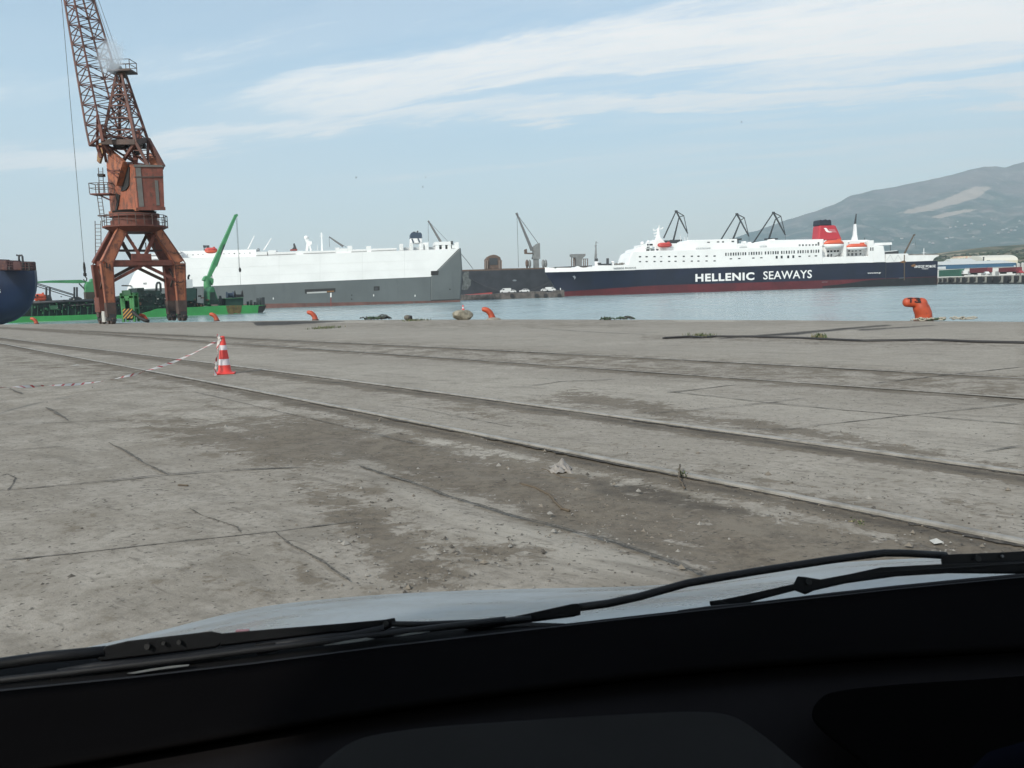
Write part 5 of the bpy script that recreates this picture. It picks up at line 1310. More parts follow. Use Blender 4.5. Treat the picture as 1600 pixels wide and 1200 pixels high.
# low weathered pier in front of it, with parked vehicles
PIERM = paint('pier_concrete', (.12, .105, .095), rust=.5, rustcol=(.055, .050, .048), rough=.9, scale=.25, var=.45, streak=True)
def build_low_pier():
    a = W(712, 469.6); b = W(882.5, 464.4)
    S = Side(a, b, 'pier', 'low weathered concrete pier in front of the black bulk carrier', 'pier')
    MB().prism(S.xz([(712, 472), (712, 461.6), (760, 460.2), (785, 458.2), (826, 457.0), (828, 455.6), (852, 455.2), (853, 457.4), (866, 456.2), (868, 453.4), (881.6, 453.2), (882.5, 466)]), 0, 30).build('deck_slab', PIERM, S.root)
    for px in (800, 838.5, 852.5, 874):
        m = MB(); c = S.v(px, 462, -.3); m.tube([c + Vector((0, -.25, 0)), c + Vector((0, .3, 0))], 1.0, 14); m.build('tyre_fender', BLACKISH, S.root, auto=40)
    m = MB(); S.pix(m, 875.2, 450, 876.2, 453.6, 2, 2.6); m.build('marker_post', LETTER, S.root)
    return S
PIER = build_low_pier()
VWHITE = plain('vehicle_white', (.66, .67, .66), .35)
TYRE = plain('tyre', (.018, .018, .018), .8)
def vehicle(name, loc, rz, L, H, Wd, prof, glass, label, cat, grp=None, mat=VWHITE):
    """prof: side outline in units of (L, H) from the rear to the front; glass: quads in the same units"""
    t = thing(name, loc, label, cat, grp, rz)
    MB().prism([(x * L, .28 + z * (H - .28)) for x, z in prof], -Wd/2, Wd/2).build('body', mat, t, bevel=.08)
    for q in glass:
        m = MB(); m.prism([(x * L, .28 + z * (H - .28)) for x, z in q], -Wd/2 - .015, Wd/2 + .015); m.build('window', GLASSD, t)
    for x in (-.31, .31):
        for s in (-1, 1):
            m = MB(); c = Vector((x * L, s * (Wd/2 - .08), .33)); m.tube([c + Vector((0, -.1, 0)), c + Vector((0, .1, 0))], .33, 14); m.build('wheel', TYRE, t, auto=40)
    return t
VAN = ([(-.5, 0), (-.5, .95), (-.47, 1), (.22, 1), (.36, .60), (.48, .48), (.5, .3), (.5, 0)], [[(.10, .58), (.10, .88), (.22, .88), (.31, .58)]])
CAR = ([(-.5, .05), (-.5, .5), (-.40, .62), (-.28, 1), (.08, 1), (.24, .6), (.46, .48), (.5, .3), (.5, 0), (-.5, 0)], [[(-.35, .64), (-.26, .93), (-.12, .93), (-.12, .64)], [(-.08, .64), (-.08, .93), (.06, .93), (.19, .64)]])
for (px, py, k, L, H, lab) in ((790, 457.9, 'van', 5.4, 2.3, 'white van parked farthest along the low pier, beside the car carrier stern'), (800, 457.6, 'car', 4.2, 1.5, 'white car nosed up close to the van on the low pier'), (819.5, 456.8, 'car', 5.0, 1.7, 'long white car parked alone in the middle of the low pier'), (851.5, 455.4, 'car', 4.0, 1.45, 'small white car parked just behind another near the pier end'), (860.5, 455.4, 'van', 5.0, 2.1, 'white van parked nearest the ferry bow on the low pier')):
    x, z = PIER.at(px, py, 3.0); p = PIER.o + PIER.x * x + PIER.y * 4.5; p.z = PIER.o.z + PIER.at(px, py, 0)[1]
    o = vehicle('parked_' + k, p, math.atan2(PIER.x.y, PIER.x.x) + math.pi * (px < 830), L, H, 1.8, *(VAN if k == 'van' else CAR), lab, k, 'vehicles parked on the low pier')

# ------------------------------------------------------------------ green dredger
GREEN = paint('dredger_green', (.045, .30, .075), rust=.06, rustcol=(.10, .06, .03), rough=.5, scale=.08, var=.15, streak=True)
GREENC = paint('crane_green', (.07, .27, .11), rust=.12, rustcol=(.06, .10, .06), rough=.5, scale=.2, var=.2, streak=True)
DGREEN = paint('dark_deck_green', (.009, .026, .019), rust=.35, rustcol=(.012, .013, .012), rough=.7, scale=.3, var=.5, streak=True)
def build_dredger():
    S = Side(W(30, 504.2), W(409, 488.4), 'dredger', 'long green dredger barge with two green deck cranes moored behind the portal crane', 'barge'); root = S.root; B = 13.0
    def poly(name, pts, y0, y1, mat, par=root, bev=0): return MB().prism(S.xz(pts, y0 if y0 > 1 else 0), y0, y1).build(name, mat, par, bevel=bev)
    hl = lambda x: np.interp(x, [16, 409], [508, 488.4])
    hull = poly('hull', [(8, 509), (14, 500), (34, 494.8), (95, 493.2), (154, 491), (214, 493), (247, 482.4), (292, 480.4), (352, 477.4), (414.5, 476.6), (415.4, 478), (413, 484), (408.8, 490.5), (300, 497)], 0, B, GREEN)
    poly('rust_patch', [(353, 477.8), (366, 477), (378, 477.2), (377, 486), (375, 490), (368, 489), (362, 490.6), (356, 489.6)], -.06, .05, paint('rust_streak', (.14, .10, .035), rust=.4, rustcol=(.05, .14, .05), rough=.8, scale=.5, var=.4, streak=True), hull)
    poly('bow_fender', [(404, 478), (415, 476.8), (415.6, 478.4), (413.4, 484), (409.2, 489.4), (403, 489)], -.10, B + .1, plain('fender_black', (.02, .022, .02), .8), hull)
    poly('wash_line', [(14, 505.6), (60, 502.8), (154, 499.4), (154, 500.6), (60, 504.2), (14, 507.4)], -.5, .05, plain('foam_white', (.6, .64, .64), .6), hull)
    # hopper side: dark coaming with ribs and pipes
    poly('hopper_side', [(34, 496), (36, 474), (52, 470.4), (74, 469.6), (110, 468), (154, 466.6), (187, 465.4), (187, 494)], 1.2, B, DGREEN)
    m = MB()
    for i in range(13):
        px = 50 + i * 9.5 + random.uniform(-1.5, 1.5); m.bar(S.v(px, 493.5, 1.0), S.v(px + .3, 476 + random.uniform(-2, 4), 1.0), .16 + .1 * (i % 3 == 0))
    m.build('hopper_rib', plain('rib_green', (.035, .095, .060), .7), root)
    m = MB(); m.tube([S.v(52, 473, .9), S.v(100, 471, .9), S.v(185, 468.4, .9)], .35, 8); m.tube([S.v(110, 478, .9), S.v(150, 474.6, .9), S.v(187, 474, .9)], .22, 8); m.build('suction_pipe', DKGREY, root, smooth=True)
    poly('deck_locker', [(79, 484), (79, 477.6), (91, 477), (91, 483.4)], .6, 2, plain('dull_green', (.04, .12, .06), .7))
    poly('midship_house', [(187, 494), (187, 463), (197, 462), (214, 455.5), (214, 450), (225, 449.6), (225, 455), (231, 453.4), (250, 454), (253, 459), (300, 456), (308, 450.4), (308, 473), (318, 474), (318, 481), (247, 483), (212, 494)], 2.0, B - 1, DGREEN)
    poly('engine_house', [(288, 470), (288.4, 450.6), (307, 449.6), (308.4, 455), (308, 470)], 1.0, B - 3, paint('house_green', (.018, .05, .04), rough=.7))
    cab = poly('white_cabin', [(285, 450.6), (285, 437.2), (300.8, 436.2), (301.2, 449.6)], 1.4, 7, VWHITE)
    poly('cabin_panel', [(286.6, 448), (286.6, 440), (290.4, 439.6), (290.4, 447.6)], 1.3, 1.5, plain('raft_grey', (0, 0, 0)), cab)
    m = MB(); m.tube([S.v(286.6, 437, 2.5), S.v(286.4, 429, 2.5), S.v(287.6, 425.6, 2.5)], .3, 8); m.build('exhaust_pipe', BLACKISH, root, smooth=True)
    m = MB(); m.tube([S.v(294.4, 436.6, 3.0), S.v(294.2, 433, 3.0), S.v(295, 430.8, 3.0), S.v(296.6, 430.2, 3.0)], .28, 8); m.build('exhaust_pipe', BLACKISH, root, smooth=True)
    m = MB(); rr = [S.v(244.2, 456, 3), S.v(244.6, 445, 3), S.v(246, 441.8, 3), S.v(248.6, 441.4, 3), S.v(250.6, 443.4, 3), S.v(251.2, 456, 3)]; m.tube(rr, .3, 8); m.build('pipe_bend', DKGREY, root, smooth=True)
    m = MB()
    for i in range(26):
        px = random.uniform(216, 286); py = random.uniform(457, 476); S.pix(m, px, py, px + random.uniform(1, 3.5), py + random.uniform(1, 4), 1.2, 2.2)
    m.build('deck_machinery', plain('machinery_dark', (.022, .034, .032), .7), root)
    for nm, mt, n_, x0_, x1_, y0_, y1_ in (('deck_clutter', plain('clutter_green', (.03, .12, .05), .7), 26, 52, 186, 472, 489), ('deck_clutter', plain('clutter_black', (.008, .009, .009), .8), 40, 50, 318, 460, 484), ('deck_lamp', plain('clutter_pale', (.35, .36, .33), .7), 12, 60, 300, 462, 482), ('deck_clutter', plain('clutter_rust', (.09, .05, .03), .8), 14, 200, 340, 464, 478)):
        m = MB(); rr = random.Random(len(nm) + n_)
        for i in range(n_):
            px, py = rr.uniform(x0_, x1_), rr.uniform(y0_, y1_); q = .35 if nm == 'deck_lamp' else 1
            S.pix(m, px, py, px + rr.uniform(.6, 3.2) * q, py + rr.uniform(.8, 4.5) * q, .55 - rr.random() * .3, 1.9)
        m.build(nm, mt, root)
    m = MB()
    for i in range(9):
        px = 214 + i * 8.5; m.bar(S.v(px, 483, .4), S.v(px, 478.8, .4), .07)
    m.bar(S.v(214, 479, .4), S.v(282, 476.4, .4), .07); m.build('deck_railing', plain('rib_green', (0, 0, 0)), root)
    # raised crane
    y = 6
    pd = MB(); pd.tube([S.v(324.5, 478, y), S.v(324, 449, y), S.v(324, 448.6, y), S.v(323.6, 436.5, y)], [.95, .95, 1.05, .95], 16); c1 = pd.build('crane_pedestal', GREENC, root, auto=40)
    m = MB(); m.tube([S.v(324.2, 455, y), S.v(324, 451, y)], 1.0, 16); m.build('pedestal_band', plain('band_brown', (.06, .05, .035), .7), c1, auto=40)
    m = MB(); m.prism(S.xz([(315.6, 438), (317.4, 435), (319, 432), (322, 430.6), (326, 433), (332.6, 435.4), (332.8, 440.6), (331, 446), (327, 438.6), (319, 439)], y), y - .8, y + .8); m.build('crane_head', GREENC, c1, bevel=.15)
    bt = S.v(368, 336.8, y); bb = S.v(325.5, 434, y)
    m = MB(); m.bar(bb, bb.lerp(bt, .22), .9, .9, 1.5, 1.3); m.bar(bb.lerp(bt, .22), bt, 1.5, 1.3, .75, .7); m.bar(S.v(366.6, 337.2, y), S.v(371, 336, y), .7); m.build('crane_boom', GREENC, c1)
    m = MB(); m.bar(bb.lerp(bt, .2) + Vector((.55, -.5, -.4)), bb.lerp(bt, .55) + Vector((.1, -.5, -.35)), .35); m.build('boom_ram', DKGREY, c1)
    m = MB(); m.bar(S.v(331.4, 446, y), S.v(331, 424, y), .18); m.tube([S.v(370, 338, y), S.v(374.8, 421, y)], .05, 5); m.tube([S.v(368.6, 338, y), S.v(373.8, 421, y)], .04, 5); m.tube([S.v(375, 424, y), S.v(376.2, 447, y)], .04, 5); m.build('crane_wire', CABLE, c1)
    m = MB(); m.lathe([(.1, -.7), (.32, -.45), (.36, .1), (.25, .5), (.08, .7)], S.v(375, 421.6, y), 12); m.build('hook_block', BLACKISH, c1, auto=40)
    poly('boiler_house', [(327.6, 476), (328, 455), (330, 449.6), (333.4, 447.2), (336.4, 448.6), (338.6, 455), (345, 475)], 1.0, 6, GREENC and paint('house_mid_green', (.03, .14, .06), rust=.3, rustcol=(.015, .03, .025), rough=.6, scale=.3), bev=.3)
    poly('boiler_front', [(329.6, 476), (330, 456.6), (337, 456), (338.4, 464), (346.5, 475.4)], .8, 1.1, DGREEN)
    poly('bow_house', [(352.4, 477.6), (352.6, 467.2), (380, 465.6), (380.4, 477)], 2.0, 9, paint('house_green', (0, 0, 0)))
    poly('bow_house_roof', [(352, 467.4), (352, 466.2), (380.6, 464.6), (380.6, 465.8)], 1.6, 9.4, plain('dull_green', (0, 0, 0)))
    m = MB(); c = S.v(359.4, 461.4, 4); m.tube([c + Vector((-.9, 0, 0)), c + Vector((-.6, 0, 0)), c + Vector((.6, 0, 0)), c + Vector((.9, 0, 0))], [1.1, .7, .7, 1.1], 14); m.build('winch_drum', plain('winch_blue', (.02, .035, .06), .6), root, auto=40)
    m = MB(); m.prism(S.xz([(365, 464.6), (366.6, 454), (368, 460), (371, 462), (377, 460), (378.6, 453.6), (380, 464)], 4), 3.6, 4.4); S.pix(m, 368, 460, 376, 464.8, 3, 5); m.build('winch_frame', BLACKISH, root)
    poly('bow_post', [(408.4, 477), (408.6, 464.8), (413.6, 464.4), (413.8, 476.8)], 3, 5, DKGREY)
    m = MB()
    for px, py in ((345, 462), (348, 467), (388, 471), (393, 469), (399, 472), (403, 466)):
        S.pix(m, px, py, px + 1.6, 478, 3, 4.4)
    m.build('bow_gear', DKGREY, root)
    # lowered crane with its boom along the deck
    y = 6
    m = MB(); S.pix(m, 132.6, 456.5, 146.6, 467, y - 1.4, y + 1.4, y); lp = m.build('lowered_crane_base', plain('band_brown', (0, 0, 0)), root)
    MB().prism(S.xz([(132.4, 457.2), (131.6, 447), (134, 441.2), (139.6, 440), (140.6, 436.6), (143, 435.2), (145, 437), (146.2, 441), (150, 442), (146.4, 446), (146.6, 457)], y), y - 1.1, y + 1.1).build('lowered_crane_house', GREENC, lp, bevel=.15)
    MB().prism(S.xz([(146, 443.2), (138, 440.8), (126, 437.2), (80, 438.2), (56, 440), (56, 442), (84, 442), (123, 442.6), (132, 441.9), (146, 445.4)], y), y - .5, y + .5).build('lowered_boom', GREENC, lp)
    m = MB(); m.bar(S.v(123.4, 443, y), S.v(134.6, 454.4, y), .3); m.build('boom_strut', DKGREY, lp)
    for a in (0, 1.8, 4.2):
        m = MB(); m.tube([S.v(56, 442 + a * 1.15, 3), S.v(115, 460 + a * .9 + (a > 3) * 1.5, 3)], .12, 6); m.build('handrail_pipe', DKGREY, root)
    for px in (72.4, 78, 116.2, 120.2):
        m = MB(); m.bar(S.v(px, 470, 2.4), S.v(px, 448.6, 2.4), .42); m.build('bollard_post', DKGREY, root)
    poly('stack_base', [(111, 470), (111, 466), (122, 463.4), (128, 466), (128, 470)], 2, 5, DKGREY); poly('gear_mound', [(72, 470), (73, 462), (77, 460.6), (80, 463), (82, 470)], 2, 4, DKGREY)
    return S
DREDGER = build_dredger()
lifeboat(DREDGER, 52.4, 72.4, 458.8, 465.4, 471.4, 2.0, LBORANGE, LBORANGE, 'orange lifeboat on the stern deck of the green dredger')

# ------------------------------------------------------------------ blue ship cut by the frame
def build_blue_ship():
    Y0 = 125.0; a = P(-420, 470, Y0 + 14); b = P(56, 470, Y0)
    a.z = b.z = WATER_Z; S = Side(a, b, 'cargo_ship', 'dark blue ship hull with rust red deck gear, only its raked end in view', 'ship'); root = S.root; B = 16.0
    BL = paint('hull_blue', (.011, .024, .062), rust=.03, rustcol=(.05, .04, .05), rough=.4, scale=.12, var=.25, streak=True)
    RD = paint('gear_red_brown', (.060, .022, .022), rust=.3, rough=.7, scale=.3)
    edge = [(53.6, 422), (55.2, 440), (53.6, 455), (50, 468), (44, 481), (34, 492.5), (20, 501), (0, 507.5), (-30, 520)]
    yc = B / 2; z = S.xz(edge, yc); top = S.at(53.6, 422, yc)[1]
    # plan of the end narrows towards the edge: several slices through the beam
    m = MB(); rings = []
    for u in (-1, -.85, -.7, -.55, -.4, -.25, -.1, 0, .1, .25, .4, .55, .7, .85, 1):       # from the near side round the stem to the far side
        sh = -19.0 * abs(u) ** 1.8; y = yc + u * yc; xl = S.at(-420, 470)[0]
        rings.append([Vector((max(x + sh, xl + .5), y, zz)) for x, zz in z] + [Vector((xl, y, z[-1][1])), Vector((xl, y, top + .9)), Vector((S.at(0, 420, yc)[0] + sh, y, top + .35))])
    hull = m.loft(rings).build('hull', BL, root, auto=40)
    m = MB(); S.pix(m, -400, 500, -20, 516, -.05, .02); m.build('boot_top', BOOT, root)
    for x0, y0, x1 in ((-2, 406.6, 10.2), (20, 408.4, 32.6), (-22, 405, -8)):
        m = MB(); S.pix(m, x0, y0, x1, 422.4, 2, 5, 2); m.build('winch_housing', RD, root, bevel=.15)
    m = MB(); m.tube([S.v(26, 398.8, 2), S.v(29.4, 399.2, 2), S.v(30, 408, 2)], .14, 8); m.tube([S.v(30, 399.2, 2), S.v(34, 399, 2), S.v(35, 401, 2), S.v(36.8, 421, 2)], .14, 8); m.build('vent_pipe', DKGREY, root, smooth=True)
    m = MB(); c = S.v(42.6, 416.6, 2.5); m.tube([c + Vector((.1 + math.cos(t) * .42, 0, math.sin(t) * .55)) for t in np.linspace(0, 6.283, 17)], .12, 8); m.build('rope_reel', BLACKISH, root)
    m = MB()
    for px in (11, 15.5, 19, 33.5, 40, 47.2): m.bar(S.v(px, 422, .3), S.v(px, 408.8 + (px > 34) * 1.4, .3), .07)
    for dy in (0, 4, 8): m.bar(S.v(9, 408.6 + dy, .3), S.v(33, 409.6 + dy, .3), .06); m.bar(S.v(33, 410 + dy, .3), S.v(51.5, 410.4 + dy, .3), .06)
    m.build('deck_railing', RD, root)
    m = MB(); S.pix(m, 34.5, 411.5, 42, 421.6, 3, 4); m.build('deck_locker', RD, root)
    m = MB(); m.bar(S.v(46.6, 422, .3), S.v(45.8, 412, .3), .2); m.bar(S.v(15, 421, 1), S.v(16, 416, 1), .3); m.build('fairlead', BLACKISH, root)
    (xA, zA) = S.at(.2, 457.6, 4); z2 = S.at(.4, 452, 4)[1]; xB = S.at(3.4, 457, 4)[0]
    o = text_mesh('lettering', 'S', 1.0, LETTER, root, (0, 0, 0), depth=.04, bold=.01); co = np.array([v.co[:] for v in o.data.vertices]); mn, mx = co.min(0), co.max(0)
    sx = (xB - xA) / (mx[0] - mn[0]); sz = (z2 - zA) / (mx[1] - mn[1]); o.scale = (sx, sz, 1); o.location = (xA - mn[0] * sx, 3.6, zA - mn[1] * sz); o.rotation_euler = (R(90), 0, R(23))
build_blue_ship()

# ------------------------------------------------------------------ level luffing cranes on the far quay
HCM = plain('harbour_crane_steel', (.030, .034, .038), .6)
def harbour_crane(foot, apex, strut0, strut1, tip, link, label, Yd):
    c = P(strut1[0] - 2, 420, Yd); c.z = -1.0
    t = thing('harbour_crane', c, label, 'crane', 'level luffing cranes behind the ferry'); Q = lambda p, o=0: P(p[0], p[1], Yd + o) - c
    m = MB()
    for s in (-.7, .7): m.bar(Q(foot, s), Q(apex, s * .4), .8, .8, .6, .6)
    for i in range(1, 9):
        u = i / 9; m.bar(Q(foot, -.7).lerp(Q(apex, -.28), u), Q(foot, .7).lerp(Q(apex, .28), u), .2)
    m.build('boom', HCM, t)
    m = MB()
    for s in (-.6, .6): m.bar(Q(strut1, s), Q(strut0, s), 1.35, 1.0, .7, .6)
    m.build('tower_mast', HCM, t)
    m = MB()
    for s in (-.3, .3): m.bar(Q(apex, s), Q(tip, s), 1.1, .9, .7, .6)
    m.bar(Q(apex) + Vector((-.8, 0, 0)), Q(apex) + Vector((.9, 0, 0)), .9); m.build('fly_jib', HCM, t)
    m = MB(); m.bar(Q(apex), Q(link), .5); m.bar(Q(link), Q(strut0), .5); m.bar(Q(link), Q(tip), .42); m.build('tie_bar', HCM, t)
    m = MB(); m.tube([Q(tip), Q(tip) + Vector((.1, 0, -9))], .1, 5); m.build('hoist_wire', CABLE, t)
    b0 = Q(strut1); m = MB(); zt = b0.z
    x0, x1 = min(Q(foot).x, b0.x) - .5, b0.x + 3
    m.box(x0, x1, -2.5, 2.5, min(Q(foot).z, zt) - 3.2, min(Q(foot).z, zt)); m.build('machine_house', HCM, t)
    m = MB(); m.box(b0.x - 2.5, b0.x + 5.2, -2, 2, zt - .7, zt + .2); m.build('head_platform', HCM, t)
    zp = min(Q(foot).z, zt) - 3.2; xm = (x0 + x1) / 2
    for sx in (-4, 4):
        for sy in (-4, 4):
            m = MB(); m.bar(Vector((xm + sx, sy, 0)), Vector((xm + sx * .5, sy * .5, zp)), .9); m.build('leg', HCM, t)
harbour_crane((1037, 372), (1056.4, 329.8), (1061.2, 339), (1052.2, 375.5), (1074.4, 364.8), (1068.4, 337), 'dark luffing crane standing behind the ferry bridge and red lifeboat', 560)
harbour_crane((1126.5, 374.5), (1151.2, 334.2), (1157.2, 344.4), (1145.4, 373.5), (1170.2, 369.4), (1163, 340.2), 'dark luffing crane between the other two behind the ferry', 566)
harbour_crane((1178, 378), (1208.4, 332), (1211.6, 342.6), (1201.4, 373), (1227.2, 367.4), (1220, 337.8), 'dark luffing crane standing nearest the red funnel of the ferry', 560)
# ================================================================== THINGS ON THE QUAY
BOLL = paint('bollard_orange', (.42, .066, .024), rust=.36, rustcol=(.19, .040, .02), rough=.5, scale=1.1, var=.2)
BOLLD = paint('bollard_base_rust', (.14, .055, .036), rust=.3, rough=.7, scale=2)
def bollard(px, py, h, label, kind='orange', head_dx=-1.0, num=False):
    """curved quay bollard: thick foot bending over towards the water's left"""
    g = G(px, py); k = g.y / F; H = h * k
    t = thing('bollard', g, label, 'bollard', 'orange mooring bollards along the quay edge')
    w = H * .38
    pts = [Vector((0.05 * H, 0, -.05 * H)), Vector((.04 * H, 0, .12 * H)), Vector((-.02 * H, 0, .36 * H)), Vector((-.16 * H, 0, .58 * H)), Vector((-.34 * H, 0, .72 * H)), Vector((-.55 * H, 0, .80 * H)), Vector((-.72 * H, 0, .80 * H)), Vector((-.80 * H, 0, .79 * H))]
    rs = [.31 * H, .29 * H, .26 * H, .25 * H, .24 * H, .22 * H, .19 * H, .10 * H]
    m = MB(); m.tube(pts, rs, 20); o = m.build('bollard_body', BOLL, t, smooth=True)
    o.modifiers.new('sub', 'SUBSURF').levels = 1
    m = MB(); m.lathe([(.36 * H, -.05), (.36 * H, .03 * H), (.32 * H, .05 * H), (.30 * H, .10 * H)], (.05 * H, 0, 0), 20); m.build('foot_plate', BOLLD, t, auto=40)
    return t, H
bollard(56.5, 506, 10.5, 'orange bollard nearest the blue ship, in front of the green hull')
bollard(228, 502, 12.5, 'orange bollard between the legs of the portal crane, beside the dark hose')
bollard(338, 501, 12.8, 'orange bollard in front of the right end of the green dredger')
bollard(492, 499.8, 15.0, 'orange bollard by itself below the open side door of the car carrier')
bollard(768, 498, 18.6, 'orange bollard on a small mound beside the grey boulder')
def big_bollard():
    g = G(1441, 500.5); k = g.y / F
    t = thing('bollard', g, 'big orange bollard marked T3, with pale rope round its foot', 'bollard', 'orange mooring bollards along the quay edge')
    q = lambda px, py, y=0.0: Vector(((px - 1441) * k, y, (500.5 - py) * k))
    PX = [(1443.5, 502, 12.6), (1443.2, 494, 12.6), (1441.6, 487, 12.6), (1438.6, 481, 12.2), (1435, 476.4, 11.0), (1431, 472.8, 8.6), (1425, 472, 7.7), (1418, 471.8, 7.5), (1413.5, 472, 6.8), (1411, 472.2, 4.4), (1410.4, 472.2, 1.5)]
    m = MB(); m.tube([q(x, y) for x, y, r in PX], [r * k for x, y, r in PX], 28); o = m.build('bollard_body', BOLL, t, smooth=True); o.modifiers.new('sub', 'SUBSURF').levels = 1
    m = MB(); m.ell(q(1438.6, 475.6), 9.6 * k, 10.2 * k, 10.6 * k, 20, 14); m.build('bollard_crown', BOLL, t, smooth=True)
    m = MB(); m.lathe([(14.6 * k, -.03), (14.6 * k, 1.2 * k), (13.4 * k, 2.4 * k)], (q(1443, 500.5).x, 0, 0), 24); m.build('foot_plate', BOLLD, t, auto=40)
    for ch, x, w in (('T', 1414.6, 8.4), ('3', 1424.4, 8.8)):
        o = text_mesh('bollard_number', ch, 1.0, plain('number_black', (.012, .008, .008), .8), t, (0, 0, 0), (0, 0, 0), depth=.0, bold=.05)
        # the painted character follows the rounded upper front of the head
        me = o.data; bm = bmesh.new(); bm.from_mesh(me); bmesh.ops.triangulate(bm, faces=bm.faces[:]); bmesh.ops.subdivide_edges(bm, edges=bm.edges[:], cuts=3, use_grid_fill=True); bm.to_mesh(me); bm.free()
        co = np.array([v.co[:] for v in me.vertices]); mn, mx = co.min(0), co.max(0); xs_ = [p[0] for p in PX[::-1]]
        for v in me.vertices:
            u = (v.co.x - mn[0]) / (mx[0] - mn[0]); w_ = (v.co.y - mn[1]) / (mx[1] - mn[1]); an = R(-4) + w_ * R(66)
            xx = x + u * w + w_ * 1.0; yy = float(np.interp(xx, xs_, [p[1] for p in PX[::-1]])); rr = float(np.interp(xx, xs_, [p[2] for p in PX[::-1]])) + .25 + max(0, xx - 1429) * .22
            c0 = q(xx, yy); v.co = (c0.x, -math.cos(an) * rr * k, c0.z + math.sin(an) * rr * k)
    return t
big_bollard()
# concrete mound under the fifth bollard
g = G(771, 499.6); k = g.y / F
m = MB(); m.lathe([(14 * k, -.05), (11.5 * k, 1.2 * k), (7.5 * k, 3.0 * k), (4.5 * k, 3.6 * k)], (0, 0, 0), 18, 1, .8); o = m.build('concrete_mound', CONCRETE, None, smooth=True); o.location = g
tag(o, 'low concrete mound round the foot of a bollard', 'mound')

# boulder with a small cone on it
def build_boulder():
    g = G(723, 499.6); k = g.y / F; bm = bmesh.new(); bmesh.ops.create_icosphere(bm, subdivisions=4, radius=1)
    r = np.random.default_rng(4); pl = r.normal(size=(16, 3)); pl /= np.linalg.norm(pl, axis=1)[:, None]; dd = r.uniform(.70, .95, 16)
    for v in bm.verts:
        p = np.array(v.co); f = min(1.0, min((d / max(1e-3, float(n @ p))) if n @ p > .05 else 9 for n, d in zip(pl, dd)))
        v.co = Vector(p * f * (1 + .03 * math.sin(p[0] * 9 + p[2] * 7) * math.cos(p[1] * 8)))
    for v in bm.verts:
        v.co = Vector((v.co.x * 16.5 * k, v.co.y * 13 * k, v.co.z * 9.4 * k + 7.4 * k)); v.co.z = max(v.co.z, -.03)
    me = bpy.data.meshes.new('boulder'); bm.to_mesh(me); bm.free(); me.polygons.foreach_set('use_smooth', [True] * len(me.polygons)); me.set_sharp_from_angle(angle=R(28))
    b = NB('boulder_stone'); co = b.coord('Object'); n = b.noise(co, 4, 7, .68); n2 = b.noise(co, 22, 5, .7)
    c = b.mix(b.rng(n, .35, .65), (.16, .145, .11), (.30, .27, .21)); c = b.mix(b.rng(n2, .55, .7, 0, .6), c, (.075, .068, .055))
    me.materials.append(b.fin(c, .95, b.bump(n2, .5, .03))); o = bpy.data.objects.new('boulder', me); COL.objects.link(o); o.location = g
    tag(o, 'rough brown grey boulder at the quay edge with a tiny cone on top', 'boulder')
    return g, k
bg, bk = build_boulder()
CONE_R = paint('cone_red', (.66, .050, .040), rust=.18, rustcol=(.34, .060, .045), rough=.5, scale=2.2, var=.15); CONE_W = plain('cone_band', (.62, .56, .58), .4)
def cone_body(prof_px, k, parent, base=True):
    """prof: (radius, height) in pixels with band flags"""
    for name, mat, pr in prof_px:
        m = MB(); m.lathe([(r * k, z * k) for r, z in pr], (0, 0, 0), 28); m.build(name, mat, parent, auto=40)
t = thing('traffic_cone', Vector((bg.x + 1.2 * bk, bg.y, bg.z + 15.3 * bk)), 'tiny pink and white cone standing on top of the boulder', 'cone', 'red and white cones on the quay')
cone_body([('cone_body', CONE_R, [(3.0, 0), (3.0, .5), (1.7, .7), (1.5, 2.2)]), ('reflective_band', CONE_W, [(1.5, 2.2), (1.15, 4.6)]), ('cone_tip', CONE_R, [(1.15, 4.6), (.7, 7.6), (.1, 7.7)])], bk, t)

# striped cone and barrier tape
cg = G(351.5, 584); ck = cg.y / F
t = thing('traffic_cone', Vector((cg.x, cg.y, gz(cg.x, cg.y))), 'red and white striped traffic cone with barrier tape tied to its tip', 'cone', 'red and white cones on the quay', rz=R(14))
H = lambda py: 584 - py
m = MB(); m.box(-15.5 * ck, 15.5 * ck, -15.5 * ck, 15.5 * ck, 0, 2.2 * ck); m.build('cone_base', CONE_R, t, bevel=2.0 * ck)
cone_body([('cone_skirt', CONE_R, [(12.6, 2.2), (11.2, 3.2), (9.8, 5.5), (8.8, 14.0)]), ('reflective_band', CONE_W, [(8.85, 14.0), (7.65, 23.5)]), ('cone_body', CONE_R, [(7.6, 23.5), (5.8, 37.5)]), ('reflective_band', CONE_W, [(5.85, 37.5), (4.95, 45)]), ('cone_tip', CONE_R, [(4.9, 45), (3.1, 58.5), (2.0, 59.2), (1.9, 57)])], ck, t)
b = NB('barrier_tape'); uv = b.n('ShaderNodeUVMap'); sp = b.n('ShaderNodeSeparateXYZ'); b.L.new(uv.outputs[0], sp.inputs[0])
fr = b.math('FRACT', b.math('ADD', sp.outputs[0], b.math('MULTIPLY', sp.outputs[1], .35)))
b.fin(b.mix(b.math('GREATER_THAN', fr, .72), (.56, .53, .50), (.40, .060, .060)), .45); TAPE = b.m
